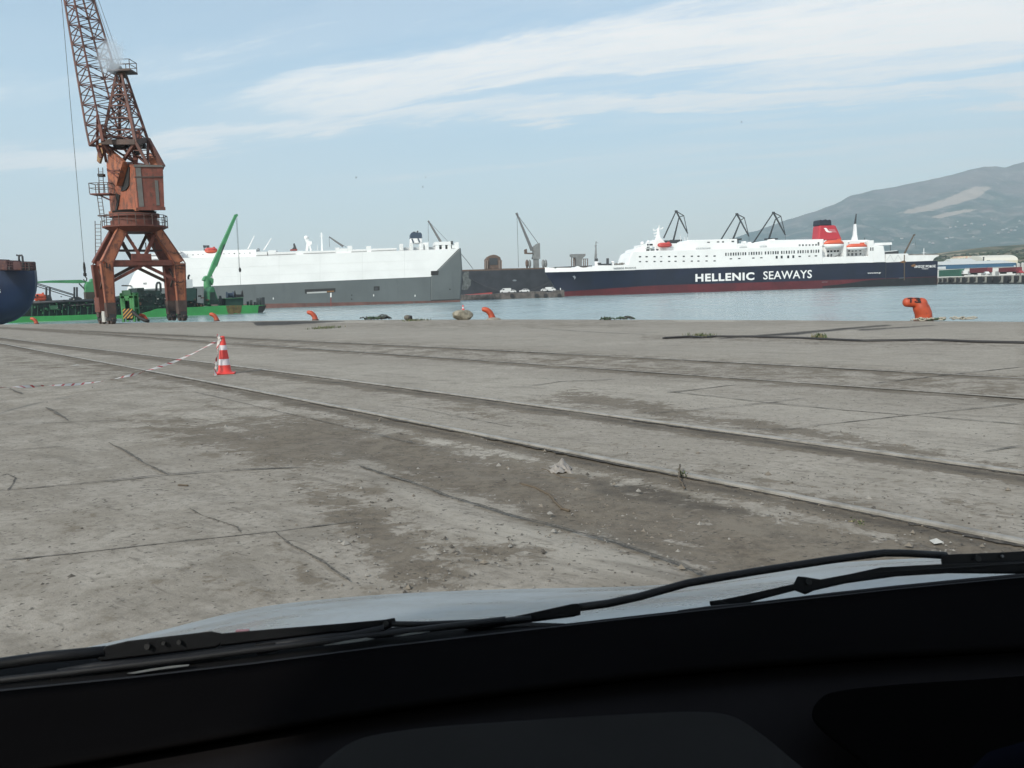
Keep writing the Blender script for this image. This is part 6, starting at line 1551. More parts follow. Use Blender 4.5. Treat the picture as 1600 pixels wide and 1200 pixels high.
def tape(pts, w, parent, name, twist, per=.24):
    P_ = []
    for a, b_ in zip(pts[:-1], pts[1:]):
        n = 14
        P_ += [a.lerp(b_, i / n) for i in range(n)]
    P_.append(pts[-1]); me = bpy.data.meshes.new(name); vs = []; us = []; s = 0
    for i, p in enumerate(P_):
        d = (P_[min(i + 1, len(P_) - 1)] - P_[max(i - 1, 0)]).normalized(); sd = d.cross(Vector((0, 0, 1)))
        sd = sd.normalized() if sd.length > .1 else Vector((1, 0, 0)); u = d.cross(sd); a = twist(i / len(P_)); ww = sd * math.cos(a) + u * math.sin(a)
        if i: s += (p - P_[i - 1]).length
        vs += [p - ww * w / 2, p + ww * w / 2]; us.append(s / per)
    n = len(P_); fs = [(2*i, 2*i+2, 2*i+3, 2*i+1) for i in range(n - 1)]
    me.from_pydata([tuple(v) for v in vs], [], fs); uvl = me.uv_layers.new(name='UVMap')
    for p in me.polygons:
        for li, vi in zip(p.loop_indices, p.vertices): uvl.data[li].uv = (us[vi // 2], vi % 2)
    me.materials.append(TAPE); o = bpy.data.objects.new(name, me); COL.objects.link(o); o.parent = parent
    sol = o.modifiers.new('thick', 'SOLIDIFY'); sol.thickness = .0015
    return o
tp = thing('barrier_tape', (cg.x, cg.y, 0), 'sagging red and white barrier tape strung from the striped traffic cone', 'tape')
org = Vector((cg.x, cg.y, 0)); A = lambda px, py, Y: P(px, py, Y) - org
main = [A(342.5, 529, cg.y - .05)]
path = [(342.5, 531), (325, 540), (300, 553), (270, 566), (240, 576), (210, 585), (180, 592), (150, 597), (120, 600.5), (80, 602.5), (40, 604), (0, 605.5), (-60, 606), (-130, 603)]
main = [A(x, y, cg.y - .05 - (342.5 - x) * .0150) for x, y in path]
tape(main, .042, tp, 'tape_span', lambda u: .9 + 9 * u + 1.3 * math.sin(u * 17))
tail = [A(x, y, cg.y - .20 - .22 * max(0, (y - 575) / 20)) for x, y in ((342.5, 530), (340.5, 538), (339, 546), (341, 552), (339.6, 558), (336.5, 565), (338.6, 571), (336, 577), (336.8, 585), (335.6, 588), (329, 590.5), (323, 592), (318.5, 595.5))]
tape(tail, .05, tp, 'loose_tail', lambda u: 1.2 + 7 * u, .26)
kn = [A(x, y, cg.y - .06) for x, y in ((346.5, 526.5), (343.5, 530.5), (339.5, 533.5), (344, 531.5), (341, 526), (340.2, 522.5), (338.8, 524.6))]
tape(kn, .05, tp, 'knot', lambda u: 3 * u, .2)

# hose, ropes, tyre stub and rubbish along the edge
def ground_line(pts, r, lift=1.0, fine=6, wob=0.0):
    q = [G(*p) for p in pts]; out = []
    for a, b_ in zip(q[:-1], q[1:]): out += [a.lerp(b_, i / fine) for i in range(fine)]
    out.append(q[-1]); return [Vector((p.x + random.gauss(0, wob), p.y + random.gauss(0, wob), gz(p.x, p.y) + r * lift)) for p in out]
HOSE = plain('black_hose', (.022, .020, .020), .6)
o = MB().tube(ground_line([(1036, 529.6), (1056, 528.4), (1080, 527.2), (1098, 528.4), (1118, 527), (1170, 527.4), (1250, 529.6), (1310, 532.4), (1350, 534.2), (1400, 533.6), (1450, 532.6), (1520, 535.4), (1600, 537.2), (1700, 539)], .036, .7), .036, 8).build('hose', HOSE, None, smooth=True)
tag(o, 'long black hose lying across the slabs towards the frame edge', 'hose')
ROPE_P = plain('rope_pale', (.34, .31, .25), .9); ROPE_G = plain('rope_green', (.055, .085, .05), .9); ROPE_D = plain('rope_dark', (.05, .048, .042), .9)
def rope_pile(cx, cy, hw, hh, n, r, mats, label, seed, loops=()):
    rr = random.Random(seed); c = G(cx, cy); k = c.y / F
    t = thing('rope_pile', Vector((c.x, c.y, gz(c.x, c.y))), label, 'rope', 'mooring ropes left at the quay edge')
    for j in range(n):
        pts = []; ph = rr.random() * 6; x0 = rr.uniform(-hw, hw * .3); ln = rr.uniform(hw * .5, hw * 1.2)
        for i in range(26):
            u = i / 25; x = x0 + ln * (u if u < .6 else 1.2 - u) + 1.5 * math.sin(u * 14 + ph)
            pts.append(Vector((x * k, (math.sin(u * 9 + ph) * 1.2 - .6) * k * 9 * rr.uniform(.9, 1.1), r + abs(math.sin(u * 7 + ph)) * hh * k * rr.uniform(.3, 1))))
        m = MB(); m.tube(pts, r, 6); m.build('rope_coil', mats[j % len(mats)], t, smooth=True)
    for lp in loops:
        pts = [Vector(((x - cx) * k, -.1, max((cy - y) * k, r))) for x, y in lp]; m = MB(); m.tube(pts, r * 1.3, 6); m.build('rope_loop', mats[-1], t, smooth=True)
    return t
rope_pile(1478, 500.2, 62, 4.0, 7, .028, [ROPE_P, ROPE_P, ROPE_G], 'pale mooring rope lying loose round the big T3 bollard', 1)
rope_pile(966, 499.4, 34, 4.5, 6, .032, [ROPE_D, ROPE_G], 'dark looped rope beside the water under the ferry bow', 2, loops=[[(952, 499), (953, 497), (957, 496.5), (961, 499)], [(962, 499), (963, 497), (967, 496.8), (970, 499)]])
rope_pile(582, 499.6, 34, 4.6, 6, .045, [ROPE_G, ROPE_D], 'tangled green rope at the edge beside the black stub', 3, loops=[[(588, 499.4), (592, 495), (597, 492.2), (603, 493), (608, 496), (612, 499)], [(590, 499.4), (594, 496), (600, 494.6), (606, 497), (609, 499.4)]])
g = G(637, 500.2); k = g.y / F
t = thing('old_buoy', Vector((g.x, g.y, gz(g.x, g.y))), 'round dark brown float lying at the quay edge left of the boulder', 'float')
m = MB(); m.ell((0, 0, 4.0 * k), 5.8 * k, 5 * k, 4.2 * k, 18, 12); m.build('float_body', plain('float_brown', (.11, .10, .082), .8, var=.4, scale=12), t, smooth=True)
m = MB(); m.tube([Vector((3.5 * k, -1.5 * k, 4 * k)), Vector((6.2 * k, -2.6 * k, 3.8 * k))], [3.6 * k, 3.2 * k], 14); m.build('float_eye', plain('float_dark', (.03, .028, .026), .8), t, smooth=True)

# green steel frame with a hazard plate near the crane
def build_hazard_frame():
    g = G(202, 503); k = g.y / F; c = Vector((g.x, g.y, gz(g.x, g.y)))
    t = thing('steel_frame', c, 'green steel frame with a black and yellow striped plate, between the crane legs', 'frame')
    q = lambda px, py, y=0.0: Vector(((px - 202) * k, y, (503 - py) * k))
    FG = paint('frame_green', (.05, .22, .07), rust=.15, rough=.6, scale=.6)
    for y in (0, 1.1):
        m = MB()
        for a, b_ in (((193.4, 503), (192.6, 458.6)), ((210.2, 503), (210.6, 458.2)), ((192, 460.4), (211.2, 460)), ((192, 464.6), (211.2, 464.4)), ((196.4, 482), (196, 462)), ((207, 482), (207, 462))): m.bar(q(*a, y), q(*b_, y), .24)
        m.build('frame_side', FG, t)
    m = MB()
    for p in ((192.6, 459), (210.6, 459), (193, 482), (210.4, 482)): m.bar(q(*p, 0), q(*p, 1.1), .18)
    m.build('frame_tie', FG, t)
    m = MB(); m.bar(q(195, 457.6), q(208, 457.2), .3, .5); m.bar(q(199, 459), q(199, 454.6), .14); m.build('frame_head', plain('dull_green', (0, 0, 0)), t)
    b = NB('hazard_stripes'); sp = b.n('ShaderNodeSeparateXYZ'); b.L.new(b.coord('Object'), sp.inputs[0])
    f = b.math('FRACT', b.math('MULTIPLY', b.math('SUBTRACT', sp.outputs[0], sp.outputs[2]), 1 / .42)); b.fin(b.mix(b.math('GREATER_THAN', f, .58), (.022, .022, .022), (.46, .24, .045)), .6)
    m = MB(); a0, a1 = q(194.4, 497.4), q(209.4, 482.4); m.box(a0.x, a1.x, -.22, -.14, a0.z, a1.z); m.build('hazard_plate', b.m, t)
    m = MB(); m.box(q(196, 0).x, q(208, 0).x, .3, .8, q(0, 500).z, q(0, 470).z); m.build('frame_box', DGREEN, t)
    m = MB(); m.tube([q(209, 487, -.1), q(214, 492, -.2), q(222, 497.5, -.4), q(231, 501.5, -.6), q(236, 502.6, -.6)], .20, 8); m.build('hose', BLACKISH, t, smooth=True)
build_hazard_frame()

# ---- plants, stones and litter
LEAF = plain('weed_green', (.060, .085, .030), .8, var=.4, scale=30); STRAW = plain('weed_straw', (.20, .175, .10), .9, var=.3, scale=30)
def weed(px, py, hw, h, n, label, seed):
    rr = random.Random(seed); c = G(px, py); k = c.y / F; m = MB()
    for i in range(n):
        x = rr.gauss(0, hw * .45) * k; y = rr.gauss(0, hw * .8) * k; L_ = h * k * rr.uniform(.4, 1.15); a = rr.uniform(0, 6.28); ln = rr.uniform(.1, .9) * L_; w = .007 + .00035 * c.y * rr.random()
        p0 = Vector((x, y, -.01)); p1 = p0 + Vector((math.cos(a) * ln * .35, math.sin(a) * ln * .35, L_ * .65)); p2 = p0 + Vector((math.cos(a) * ln, math.sin(a) * ln, L_)); s = Vector((-math.sin(a), math.cos(a), 0)) * w
        m.cur = 1 if rr.random() < .3 else 0
        m.add([p0 - s, p0 + s, p1 + s * .8, p1 - s * .8, p2], [(0, 1, 2, 3), (3, 2, 4)])
    o = m.build('weed_tuft', [LEAF, STRAW], None); o.location = Vector((c.x, c.y, gz(c.x, c.y))); tag(o, label, 'weed', 'weeds growing in the quay joints'); return o
weed(1278, 528, 11, 8.5, 110, 'single green grass tuft in a joint behind the black hose', 1)
weed(1097, 526, 20, 6.0, 170, 'straggly dry weed clump at the left end of the black hose', 2)
weed(1066, 744, 7, 12, 26, 'thin weed growing beside the nearest rail right of the litter', 3)
weed(507, 513, 26, 3.6, 260, 'low green weeds along a joint, second rail from the water, beside the dark patch', 4)
weed(650, 501, 22, 3.4, 200, 'green weeds on the quay edge between the float and the boulder', 5)
weed(1340, 815, 12, 4, 40, 'sparse dry weed low in the soil by the nearest rail', 6)
def scatter_gravel():
    rr = np.random.default_rng(12); m = MB(); n = 0
    shp = [np.array(v) for v in ((1, 0, 0), (-1, 0, 0), (0, 1, 0), (0, -1, 0), (0, 0, 1), (0, 0, -.4))]
    fs = [(0, 2, 4), (2, 1, 4), (1, 3, 4), (3, 0, 4), (2, 0, 5), (1, 2, 5), (3, 1, 5), (0, 3, 5)]
    while n < 2600:
        px, py = rr.uniform(0, 1600), 520 + 420 * rr.random() ** .7
        soil = 0
        for poly, soft, st in SOIL_AND_LIGHT_FALLOFF[:8]:
            s = float(seg_dist(np.array([px]), np.array([py]), poly, True)[0]); soil = max(soil, st * min(1, max(0, .5 - s / (2 * soft))))
        if rr.random() > soil * 1.3 + .06: continue
        g = G(px, py); r = rr.uniform(.003, .009) * (1 + (rr.random() < .05) * 1.8) * (1 + g.y * .03)
        a = rr.uniform(0, 6.28); ca, sa = math.cos(a), math.sin(a); sc = r * rr.uniform(.6, 1.2, 3); m.cur = int(rr.random() * 3)
        z = gz(g.x, g.y) - .030 * (soil > .6) + .003
        m.add([(g.x + (v[0]*sc[0]*ca - v[1]*sc[1]*sa), g.y + (v[0]*sc[0]*sa + v[1]*sc[1]*ca), z + v[2]*sc[2]*.8) for v in shp + []], fs); n += 1
    o = m.build('gravel', [plain('stone_grey', (.24, .225, .20), .9), plain('stone_dark', (.075, .066, .056), .9), plain('stone_brown', (.17, .145, .115), .9)]); tag(o, 'loose gravel and grit on the soil beside the rails', None, None, 'stuff')
scatter_gravel()
def build_litter():
    c = G(876, 731); k = c.y / F; bm = bmesh.new(); bmesh.ops.create_grid(bm, x_segments=26, y_segments=18, size=1); rr = np.random.default_rng(5)
    ph = rr.uniform(0, 6, 8)
    for v in bm.verts:
        x, y = v.co.x, v.co.y; e = max(0, 1 - (x * x + y * y) * .5)
        z = e * (4 + 6.0 * abs(math.sin(3.1 * x + ph[0] + 1.5 * math.sin(2.6 * y + ph[1]))) + 5 * abs(math.sin(4.7 * y + ph[2] + x * 2.2)) + 3 * math.sin(9 * x + 7 * y))
        z += 11 * math.exp(-((x - .1) ** 2 + (y - .2) ** 2) * 7)
        v.co = Vector((x * 17 * k + .01 * math.sin(5 * y), y * 26 * k + .012 * math.sin(6 * x), max(.004, z * .8 * k)))
    me = bpy.data.meshes.new('plastic_bag'); bm.to_mesh(me); bm.free(); me.materials.append(plain('bag_film', (.24, .215, .19), .5, var=.25, scale=30))
    o = bpy.data.objects.new('plastic_bag', me); COL.objects.link(o); o.location = Vector((c.x, c.y, gz(c.x, c.y) - .03)); tag(o, 'crumpled pale plastic bag lying against the nearest rail', 'litter'); o.modifiers.new('thick', 'SOLIDIFY').thickness = .002
    TW = plain('twig_brown', (.10, .075, .05), .9)
    for pts, r, lab in (([(812, 751), (835, 757), (858, 768), (868, 780), (878, 790), (890, 793)], .009, 'bent dry twig lying in the soil below the plastic bag'), ([(846, 728), (862, 734), (880, 742), (902, 743)], .007, 'thin straight twig just under the plastic bag'), ([(1062, 734), (1061, 750), (1064, 757), (1070, 765)], .007, 'thin pale stalk hanging over the nearest rail'), ([(278, 759), (294, 759.5)], .006, 'short dark stick lying on the slab, left of the soil')):
        q = ground_line(pts, r, 1, 5, .003); 
        if pts[0][0] == 1062: q = [p + Vector((0, 0, .035 * (1 - i / len(q)))) for i, p in enumerate(q)]
        else: q = [p - Vector((0, 0, .03 if pts[0][0] < 900 and pts[0][0] > 700 else 0)) for p in q]
        o = MB().tube(q, r, 6).build('twig', TW, None, smooth=True); tag(o, lab, 'twig', 'twigs dropped near the rail')
    for px, py, s, lab in ((1464, 848, 9, 'torn white paper scrap on the slab by the wiper'), (118, 571, 5, 'small pale paper scrap beside the rail under the barrier tape')):
        c = G(px, py); k = c.y / F; m = MB(); m.add([(-s * k, -s * k, .004), (s * .9 * k, -s * .7 * k, .008), (s * k, s * k, .005), (.1 * s * k, .4 * s * k, .022), (-s * .8 * k, s * 1.2 * k, .004)], [(0, 1, 3), (1, 2, 3), (2, 4, 3), (4, 0, 3)])
        o = m.build('paper_scrap', plain('paper', (.42, .41, .38), .8)); o.location = Vector((c.x, c.y, gz(c.x, c.y))); o.modifiers.new('thick', 'SOLIDIFY').thickness = .001; tag(o, lab, 'litter')
build_litter()
# ================================================================== FAR SHORE ON THE RIGHT
def build_fender_pier():
    a = W(1441, 443.9); b = W(1640, 443.6)
    S = Side(a, b, 'fender_quay', 'pale concrete quay wall hung with black fenders, right of the ferry stern', 'quay'); root = S.root
    MB().prism(S.xz([(1441, 446), (1441, 434.8), (1500, 432.4), (1600, 429.2), (1640, 428), (1640, 446)]), .6, 60).build('deck_slab', plain('quay_grey', (.24, .23, .21), .9, var=.25, scale=.3), root)
    MB().prism(S.xz([(1441, 446), (1441, 435.9), (1500, 433.7), (1600, 430.6), (1640, 429.4), (1640, 446)]), .35, .62).build('waterline_shade_band', BLACKISH, root)  # black carried up from the waterline, painting the shadow between the panels
    PP = plain('pile_pale', (.30, .29, .25), .85, var=.2, scale=.6)
    xs = [1443.5, 1448.6, 1453.6, 1458.4, 1463.5, 1469.8, 1477.6, 1484.2, 1489.6, 1498.4, 1510, 1522.6, 1536.6, 1549.6, 1562, 1578, 1590, 1602]
    for i, px in enumerate(xs):
        sc = .55 + .45 * (px - 1440) / 140
        if i in (7, 13): continue
        t0 = 434.6 - (px - 1441) * .036; top = 434.4 + (px - 1441) * -.034
        m = MB(); S.pix(m, px + 1.6 * sc, top + .6, px + 5.4 * sc, 441.4, .25, .62); S.pix(m, px - 1.8 * sc, top + .5, px + 1.6 * sc, top + 2.2, .25, .62); S.pix(m, px - 1.2 * sc, 440.2, px + 1.6 * sc, 441.4, .25, .62); m.build('pier_panel', PP, root)
        c = S.v(px + .4 * sc, top + 4.6, 0); m = MB(); m.lathe([(.30, -1.0), (.75, -.8), (.85, 0), (.75, .8), (.30, 1.0)], c, 12); m.build('fender', BLACKISH, root, auto=40)
    for px in (1484, 1549.6, 1574):
        m = MB(); c = S.v(px, 436.6, 0); m.tube([c + Vector((0, -.3, 0)), c + Vector((0, .3, 0))], 1.3, 14); m.build('tyre_fender', BLACKISH, root, auto=40)
    m = MB(); m.bar(S.v(1455.4, 428.4, 1), S.v(1455.6, 434.4, 1), .22); m.build('light_post', WINDG, root)
    return S
FQ = build_fender_pier()
def on_pier(px, py, y):
    x, z = FQ.at(px, py, y); p = FQ.o + FQ.x * x + FQ.y * y; return Vector((p.x, p.y, FQ.o.z + z))
PRZ = math.atan2(FQ.x.y, FQ.x.x)
def box_trailer(x0, x1, y0, y1, y, col, label, wheels=True, cab=None):
    a = on_pier(x0, y1, y); b = on_pier(x1, y1, y); h = on_pier((x0+x1)/2, y0, y).z - (a.z + b.z) / 2; L_ = (b - a).length
    t = thing('cargo_container' if not wheels else 'truck_trailer', a, label, 'container' if not wheels else 'trailer', 'containers and trailers on the fender quay', math.atan2((b-a).y, (b-a).x))
    lift = .95 if wheels else .05
    m = MB(); m.box(0, L_, 0, 2.5, lift, h); body = m.build('container_box', col, t, bevel=.05)
    m = MB(); n = int(L_ / .55)
    for i in range(1, n): m.box(i * L_ / n - .1, i * L_ / n + .1, -.05, .0, lift + .12, h - .12)
    m.build('corrugation', col, body)
    if wheels:
        m = MB(); m.box(.3, L_ - .3, .3, 2.2, .70, .94); m.build('chassis', DKGREY, t)
        for i in (.08, .17, .80, .89):
            m = MB(); c = Vector((i * L_, .12, .48)); m.tube([c, c + Vector((0, 2.2, 0))], .48, 14); m.build('axle_wheels', TYRE, t, auto=40)
    return t
box_trailer(1466.6, 1499.2, 421.8, 432.6, 8, paint('box_green', (.025, .115, .075), rust=.1, scale=.3), 'dark green cargo container right beside the ferry stern', False)
box_trailer(1514.6, 1542.6, 419.2, 429.2, 7, paint('box_red', (.145, .022, .030), rust=.12, scale=.3), 'dark red trailer between the truck cab and the white car')
box_trailer(1560.0, 1587.8, 418.4, 428.2, 7, paint('box_red', (0, 0, 0)), 'dark red trailer standing farthest from the ferry, by the grey tank')
def truck_cab():
    p = on_pier(1502, 430.2, 9); t = thing('truck_cab', p, 'white truck cab between the green container and the first red trailer', 'truck', None, PRZ); k = p.y / F
    L_, H_ = 9.5 * k, 7.2 * k
    MB().prism([(0, .6), (0, H_ * .62), (L_ * .12, H_ * .95), (L_ * .35, H_), (L_ * .98, H_), (L_, H_ * .9), (L_, .6)], 0, 2.4).build('cab_body', VWHITE, t, bevel=.12)
    m = MB(); m.prism([(L_ * .16, H_ * .55), (L_ * .22, H_ * .86), (L_ * .55, H_ * .86), (L_ * .55, H_ * .55)], -.02, 2.42); m.build('window', GLASSD, t)
    for x in (.2, .8):
        m = MB(); c = Vector((x * L_, .1, .5)); m.tube([c, c + Vector((0, 2.2, 0))], .5, 14); m.build('wheel', TYRE, t, auto=40)
truck_cab()
p = on_pier(1541.6, 429.0, 3)
vehicle('parked_car', p, PRZ, 7.6 * p.y / F * .55 + 2.0, 1.5, 1.8, *CAR, 'white car parked on the fender quay in front of a red trailer', 'car')
p = on_pier(1594, 427.6, 5)
vehicle('parked_car', p, PRZ, 4.2, 1.5, 1.8, *CAR, 'small red car at the frame edge on the fender quay', 'car', None, plain('car_red', (.30, .03, .035), .4))
# warehouses and buildings behind
WALLW = plain('warehouse_white', (.62, .62, .59), .7, var=.06, scale=.2); BLUEW = plain('warehouse_blue', (.040, .110, .190), .6, var=.12, scale=.1); CREAM = plain('wall_cream', (.60, .55, .42), .8, var=.08, scale=.15); PINK = plain('wall_pink', (.56, .37, .28), .8, var=.08, scale=.15); PALE = plain('roof_pale', (.56, .57, .54), .7)
def shed(pa, pb, ptop, Yd, depth, base, name, label, wall, roof, cat='building', bays=(), arch=False):
    a = P(pa[0], pa[1], Yd); b = P(pb[0], pb[1], Yd); a.z = b.z = base
    S = Side(a, b, name, label, cat); zt = S.at((pa[0] + pb[0]) / 2, ptop, 0)[1]
    m = MB(); m.box(0, S.len, 0, depth, 0, zt); m.build('wall', wall, S.root)
    if arch: prof = [(math.cos(t) * depth / 2 + depth / 2, math.sin(t) * arch) for t in np.linspace(math.pi, 0, 11)]
    else: prof = [(-.4, 0), (depth / 2, zt * .22), (depth + .4, 0)]
    n = len(prof); m = MB(); m.loft([[Vector((x, y, zt + .05 + z)) for y, z in prof] for x in (-.4, S.len + .4)]); m.build('roof', roof, S.root, auto=40)
    for (x0, y0, x1, y1), nm, mat in bays:
        m = MB(); S.pix(m, x0, y0, x1, y1, -.12, .1, 0); m.build(nm, mat, S.root)
    return S
shed((1466, 431), (1598, 424), 418.5, 590, 40, -2.0, 'warehouse', 'long white warehouse with a broad blue band behind the red trailers', WALLW, PALE,
     bays=[((1478, 415.4, 1508, 420.2), 'blue_band', BLUEW), ((1508, 413.6, 1544, 418.2), 'blue_band', BLUEW), ((1544, 412.2, 1584, 416.8), 'blue_band', BLUEW)] + [((1467 + i * 11, 424, 1473 + i * 11, 430), 'loading_door', WINDG) for i in range(9)])
shed((1474, 420), (1588, 416), 412.4, 640, 40, -2.0, 'blue_roof_hall', 'wide low hall with a blue front behind the long warehouse', BLUEW, PALE)
shed((1466.5, 420), (1475.5, 420), 413.2, 660, 14, -2.0, 'storage_silo', 'squat white rounded silo just right of the ferry stern', WALLW, WALLW, 'silo', arch=2.2)
shed((1477, 420), (1490.6, 419.5), 413.0, 668, 16, -2.0, 'storage_silo', 'white silo second from the ferry stern, beside the hall', WALLW, WALLW, 'silo', arch=2.4)
shed((1537.4, 415), (1590, 412), 407.4, 720, 30, -2.0, 'arched_hall', 'cream hall with an arched roof behind the dark chimney', CREAM, plain('roof_cream', (.62, .60, .52), .7), arch=5.0,
     bays=[((1541.6, 406.6, 1547, 410.6), 'arched_gate', DKGREY)])
shed((1490, 413), (1526, 411), 409.6, 700, 20, -2.0, 'low_annex', 'low cream annex in front of the pink apartment block', CREAM, PALE)
def apartments():
    Yd = 760; a = P(1496, 413, Yd); b = P(1526, 412, Yd); a.z = b.z = -2; S = Side(a, b, 'apartment_block', 'pink and cream apartment block above the warehouses', 'building')
    for (x0, y0, x1, y1), mat in (((1496.4, 402, 1506, 413), CREAM), ((1499, 400.2, 1518, 412.6), PINK), ((1505.8, 400.6, 1508.6, 412), CREAM), ((1517.6, 402.2, 1525.4, 412.4), PINK), ((1512, 400, 1514.6, 412), CREAM)):
        m = MB(); S.pix(m, x0, y0, x1, y1, 0 if mat is PINK else -.5, 12); m.build('block_wall', mat, S.root)
    for i in range(7):
        for j in range(3):
            m = MB(); px, py = 1500.4 + i * 3.4, 403.4 + j * 3.0; S.pix(m, px, py, px + 1.0, py + 1.2, -.6, .1, 0); m.build('window', WINDG, S.root)
apartments()
def chimney():
    c = P(1536.6, 414, 690); c.z = -2; k = 690 / F; t = thing('chimney', c, 'thin dark chimney standing before the arched cream hall', 'chimney'); h = P(1536.6, 402.6, 690).z - c.z
    m = MB(); m.lathe([(.55, 0), (.5, h)], (0, 0, 0), 14); m.build('stack', DKGREY, t, auto=40); m = MB(); m.lathe([(.65, h), (.65, h + .5)], (0, 0, 0), 14); m.build('rim', BLACKISH, t, auto=40)
chimney()
def tank(px, y0, y1, w, Yd, lab):
    c = P(px, y1, Yd); c.z = -1.8; k = Yd / F; h = P(px, y0, Yd).z - c.z; t = thing('grey_silo', c, lab, 'silo', 'grey silos beside the warehouse')
    m = MB(); m.lathe([(w * k, 0), (w * k, h * .92), (w * k * .6, h), (.1, h * 1.03)], (0, 0, 0), 18); m.build('tank', plain('silo_grey', (.36, .36, .34), .7), t, auto=40)
    m = MB(); m.bar(Vector((-w * k - .2, -.2, 0)), Vector((-w * k - .2, -.2, h)), .25); m.build('ladder', DKGREY, t)
tank(1590.4, 411.4, 428, 2.8, 560, 'grey silo standing next to the last red trailer'); tank(1597.4, 410.6, 428, 2.8, 556, 'grey silo cut by the frame edge')

# houses on the slope
HW = plain('house_white', (.42, .41, .39), .8); HR = plain('house_roof', (.34, .17, .11), .8); HP = plain('house_pink', (.40, .31, .28), .8)
def far_house(px, py, w, h, mat, label):
    w *= .8; h *= .85
    q = mount_hit(px, py)
    if q is None: return
    k = q.y / F; W_, H_ = w * k, h * k
    t = thing('far_house', q, label, 'house', 'small houses scattered on the mountain slope', random.uniform(-.5, .5))
    m = MB(); m.box(-W_/2, W_/2, -W_*.35, W_*.35, -H_*.5, H_*.62); m.build('wall', mat, t)
    m = MB(); m.prism([(-W_*.54, H_*.62), (0, H_), (W_*.54, H_*.62)], -W_*.4, W_*.4); m.build('roof', HR if random.random() < .35 else mat, t)
HL = 'tiny pale house far off on the hazy mountain slope'
for px, py, w, h in ((1409, 374.2, 5, 2), (1426.5, 382.5, 4.5, 1.8), (1452.5, 380.8, 4, 1.8), (1457, 381.4, 4, 1.6), (1478.6, 373, 5.5, 2.2), (1485, 371.8, 4.5, 2), (1488.5, 371.4, 3, 1.6), (1485, 357.2, 4, 2.2), (1493, 355.6, 3, 1.6), (1508, 352.4, 4, 1.6), (1518, 350, 4, 1.8), (1538, 352.8, 4.5, 2), (1512, 361.4, 2.4, 1.4), (1520.6, 371, 3, 1.4), (1567, 359.4, 5, 1.8), (1573, 358.6, 4, 1.6), (1580, 361, 4, 2.2), (1586, 360, 4, 1.8), (1560, 365.6, 4, 1.4), (1588.4, 356.2, 3, 1.6), (1576, 363.4, 3, 1.4), (1593, 346, 3, 2), (1590, 397.4, 5, 1.4), (1457.6, 381.6, 4, 2), (1496.4, 346.4, 2.5, 1.4), (1395, 376, 3, 1.4), (1438, 376, 3, 1.3), (1549, 343, 2.5, 1.3), (1532, 376, 3, 1.4)):
    far_house(px, py, w, h, HP if random.random() < .25 else HW, HL)
# a wood of scrub trees on the low hill
def far_wood():
    rr = random.Random(9); m = MB(); LF = [plain('far_leaf_dark', (.030, .048, .026), .9), plain('far_leaf', (.050, .070, .036), .9)]
    n = 0
    while n < 300:
        Y = rr.uniform(900, 1700); px = rr.uniform(1440, 1640); x = (px - 800) / F * Y; z = foot_z(x, Y); q = proj((x, Y, z))
        dens = math.sin(x * .013 + 2 * math.sin(Y * .008)) + math.sin(Y * .011 + x * .005)
        if dens + rr.uniform(-1, 1) < .25: continue
        s = rr.uniform(1.5, 4.5); m.cur = rr.randrange(2)
        for j in range(5): m.ell((x + rr.gauss(0, s * .6), Y + rr.gauss(0, s * .6), z + s * rr.uniform(.3, .9)), s * rr.uniform(.4, .8), s * rr.uniform(.4, .8), s * rr.uniform(.35, .7), 6, 4)
        n += 1
    o = m.build('scrub_wood', LF, None); tag(o, 'far scrub wood covering the low hill behind the warehouses', None, None, 'stuff')
far_wood()
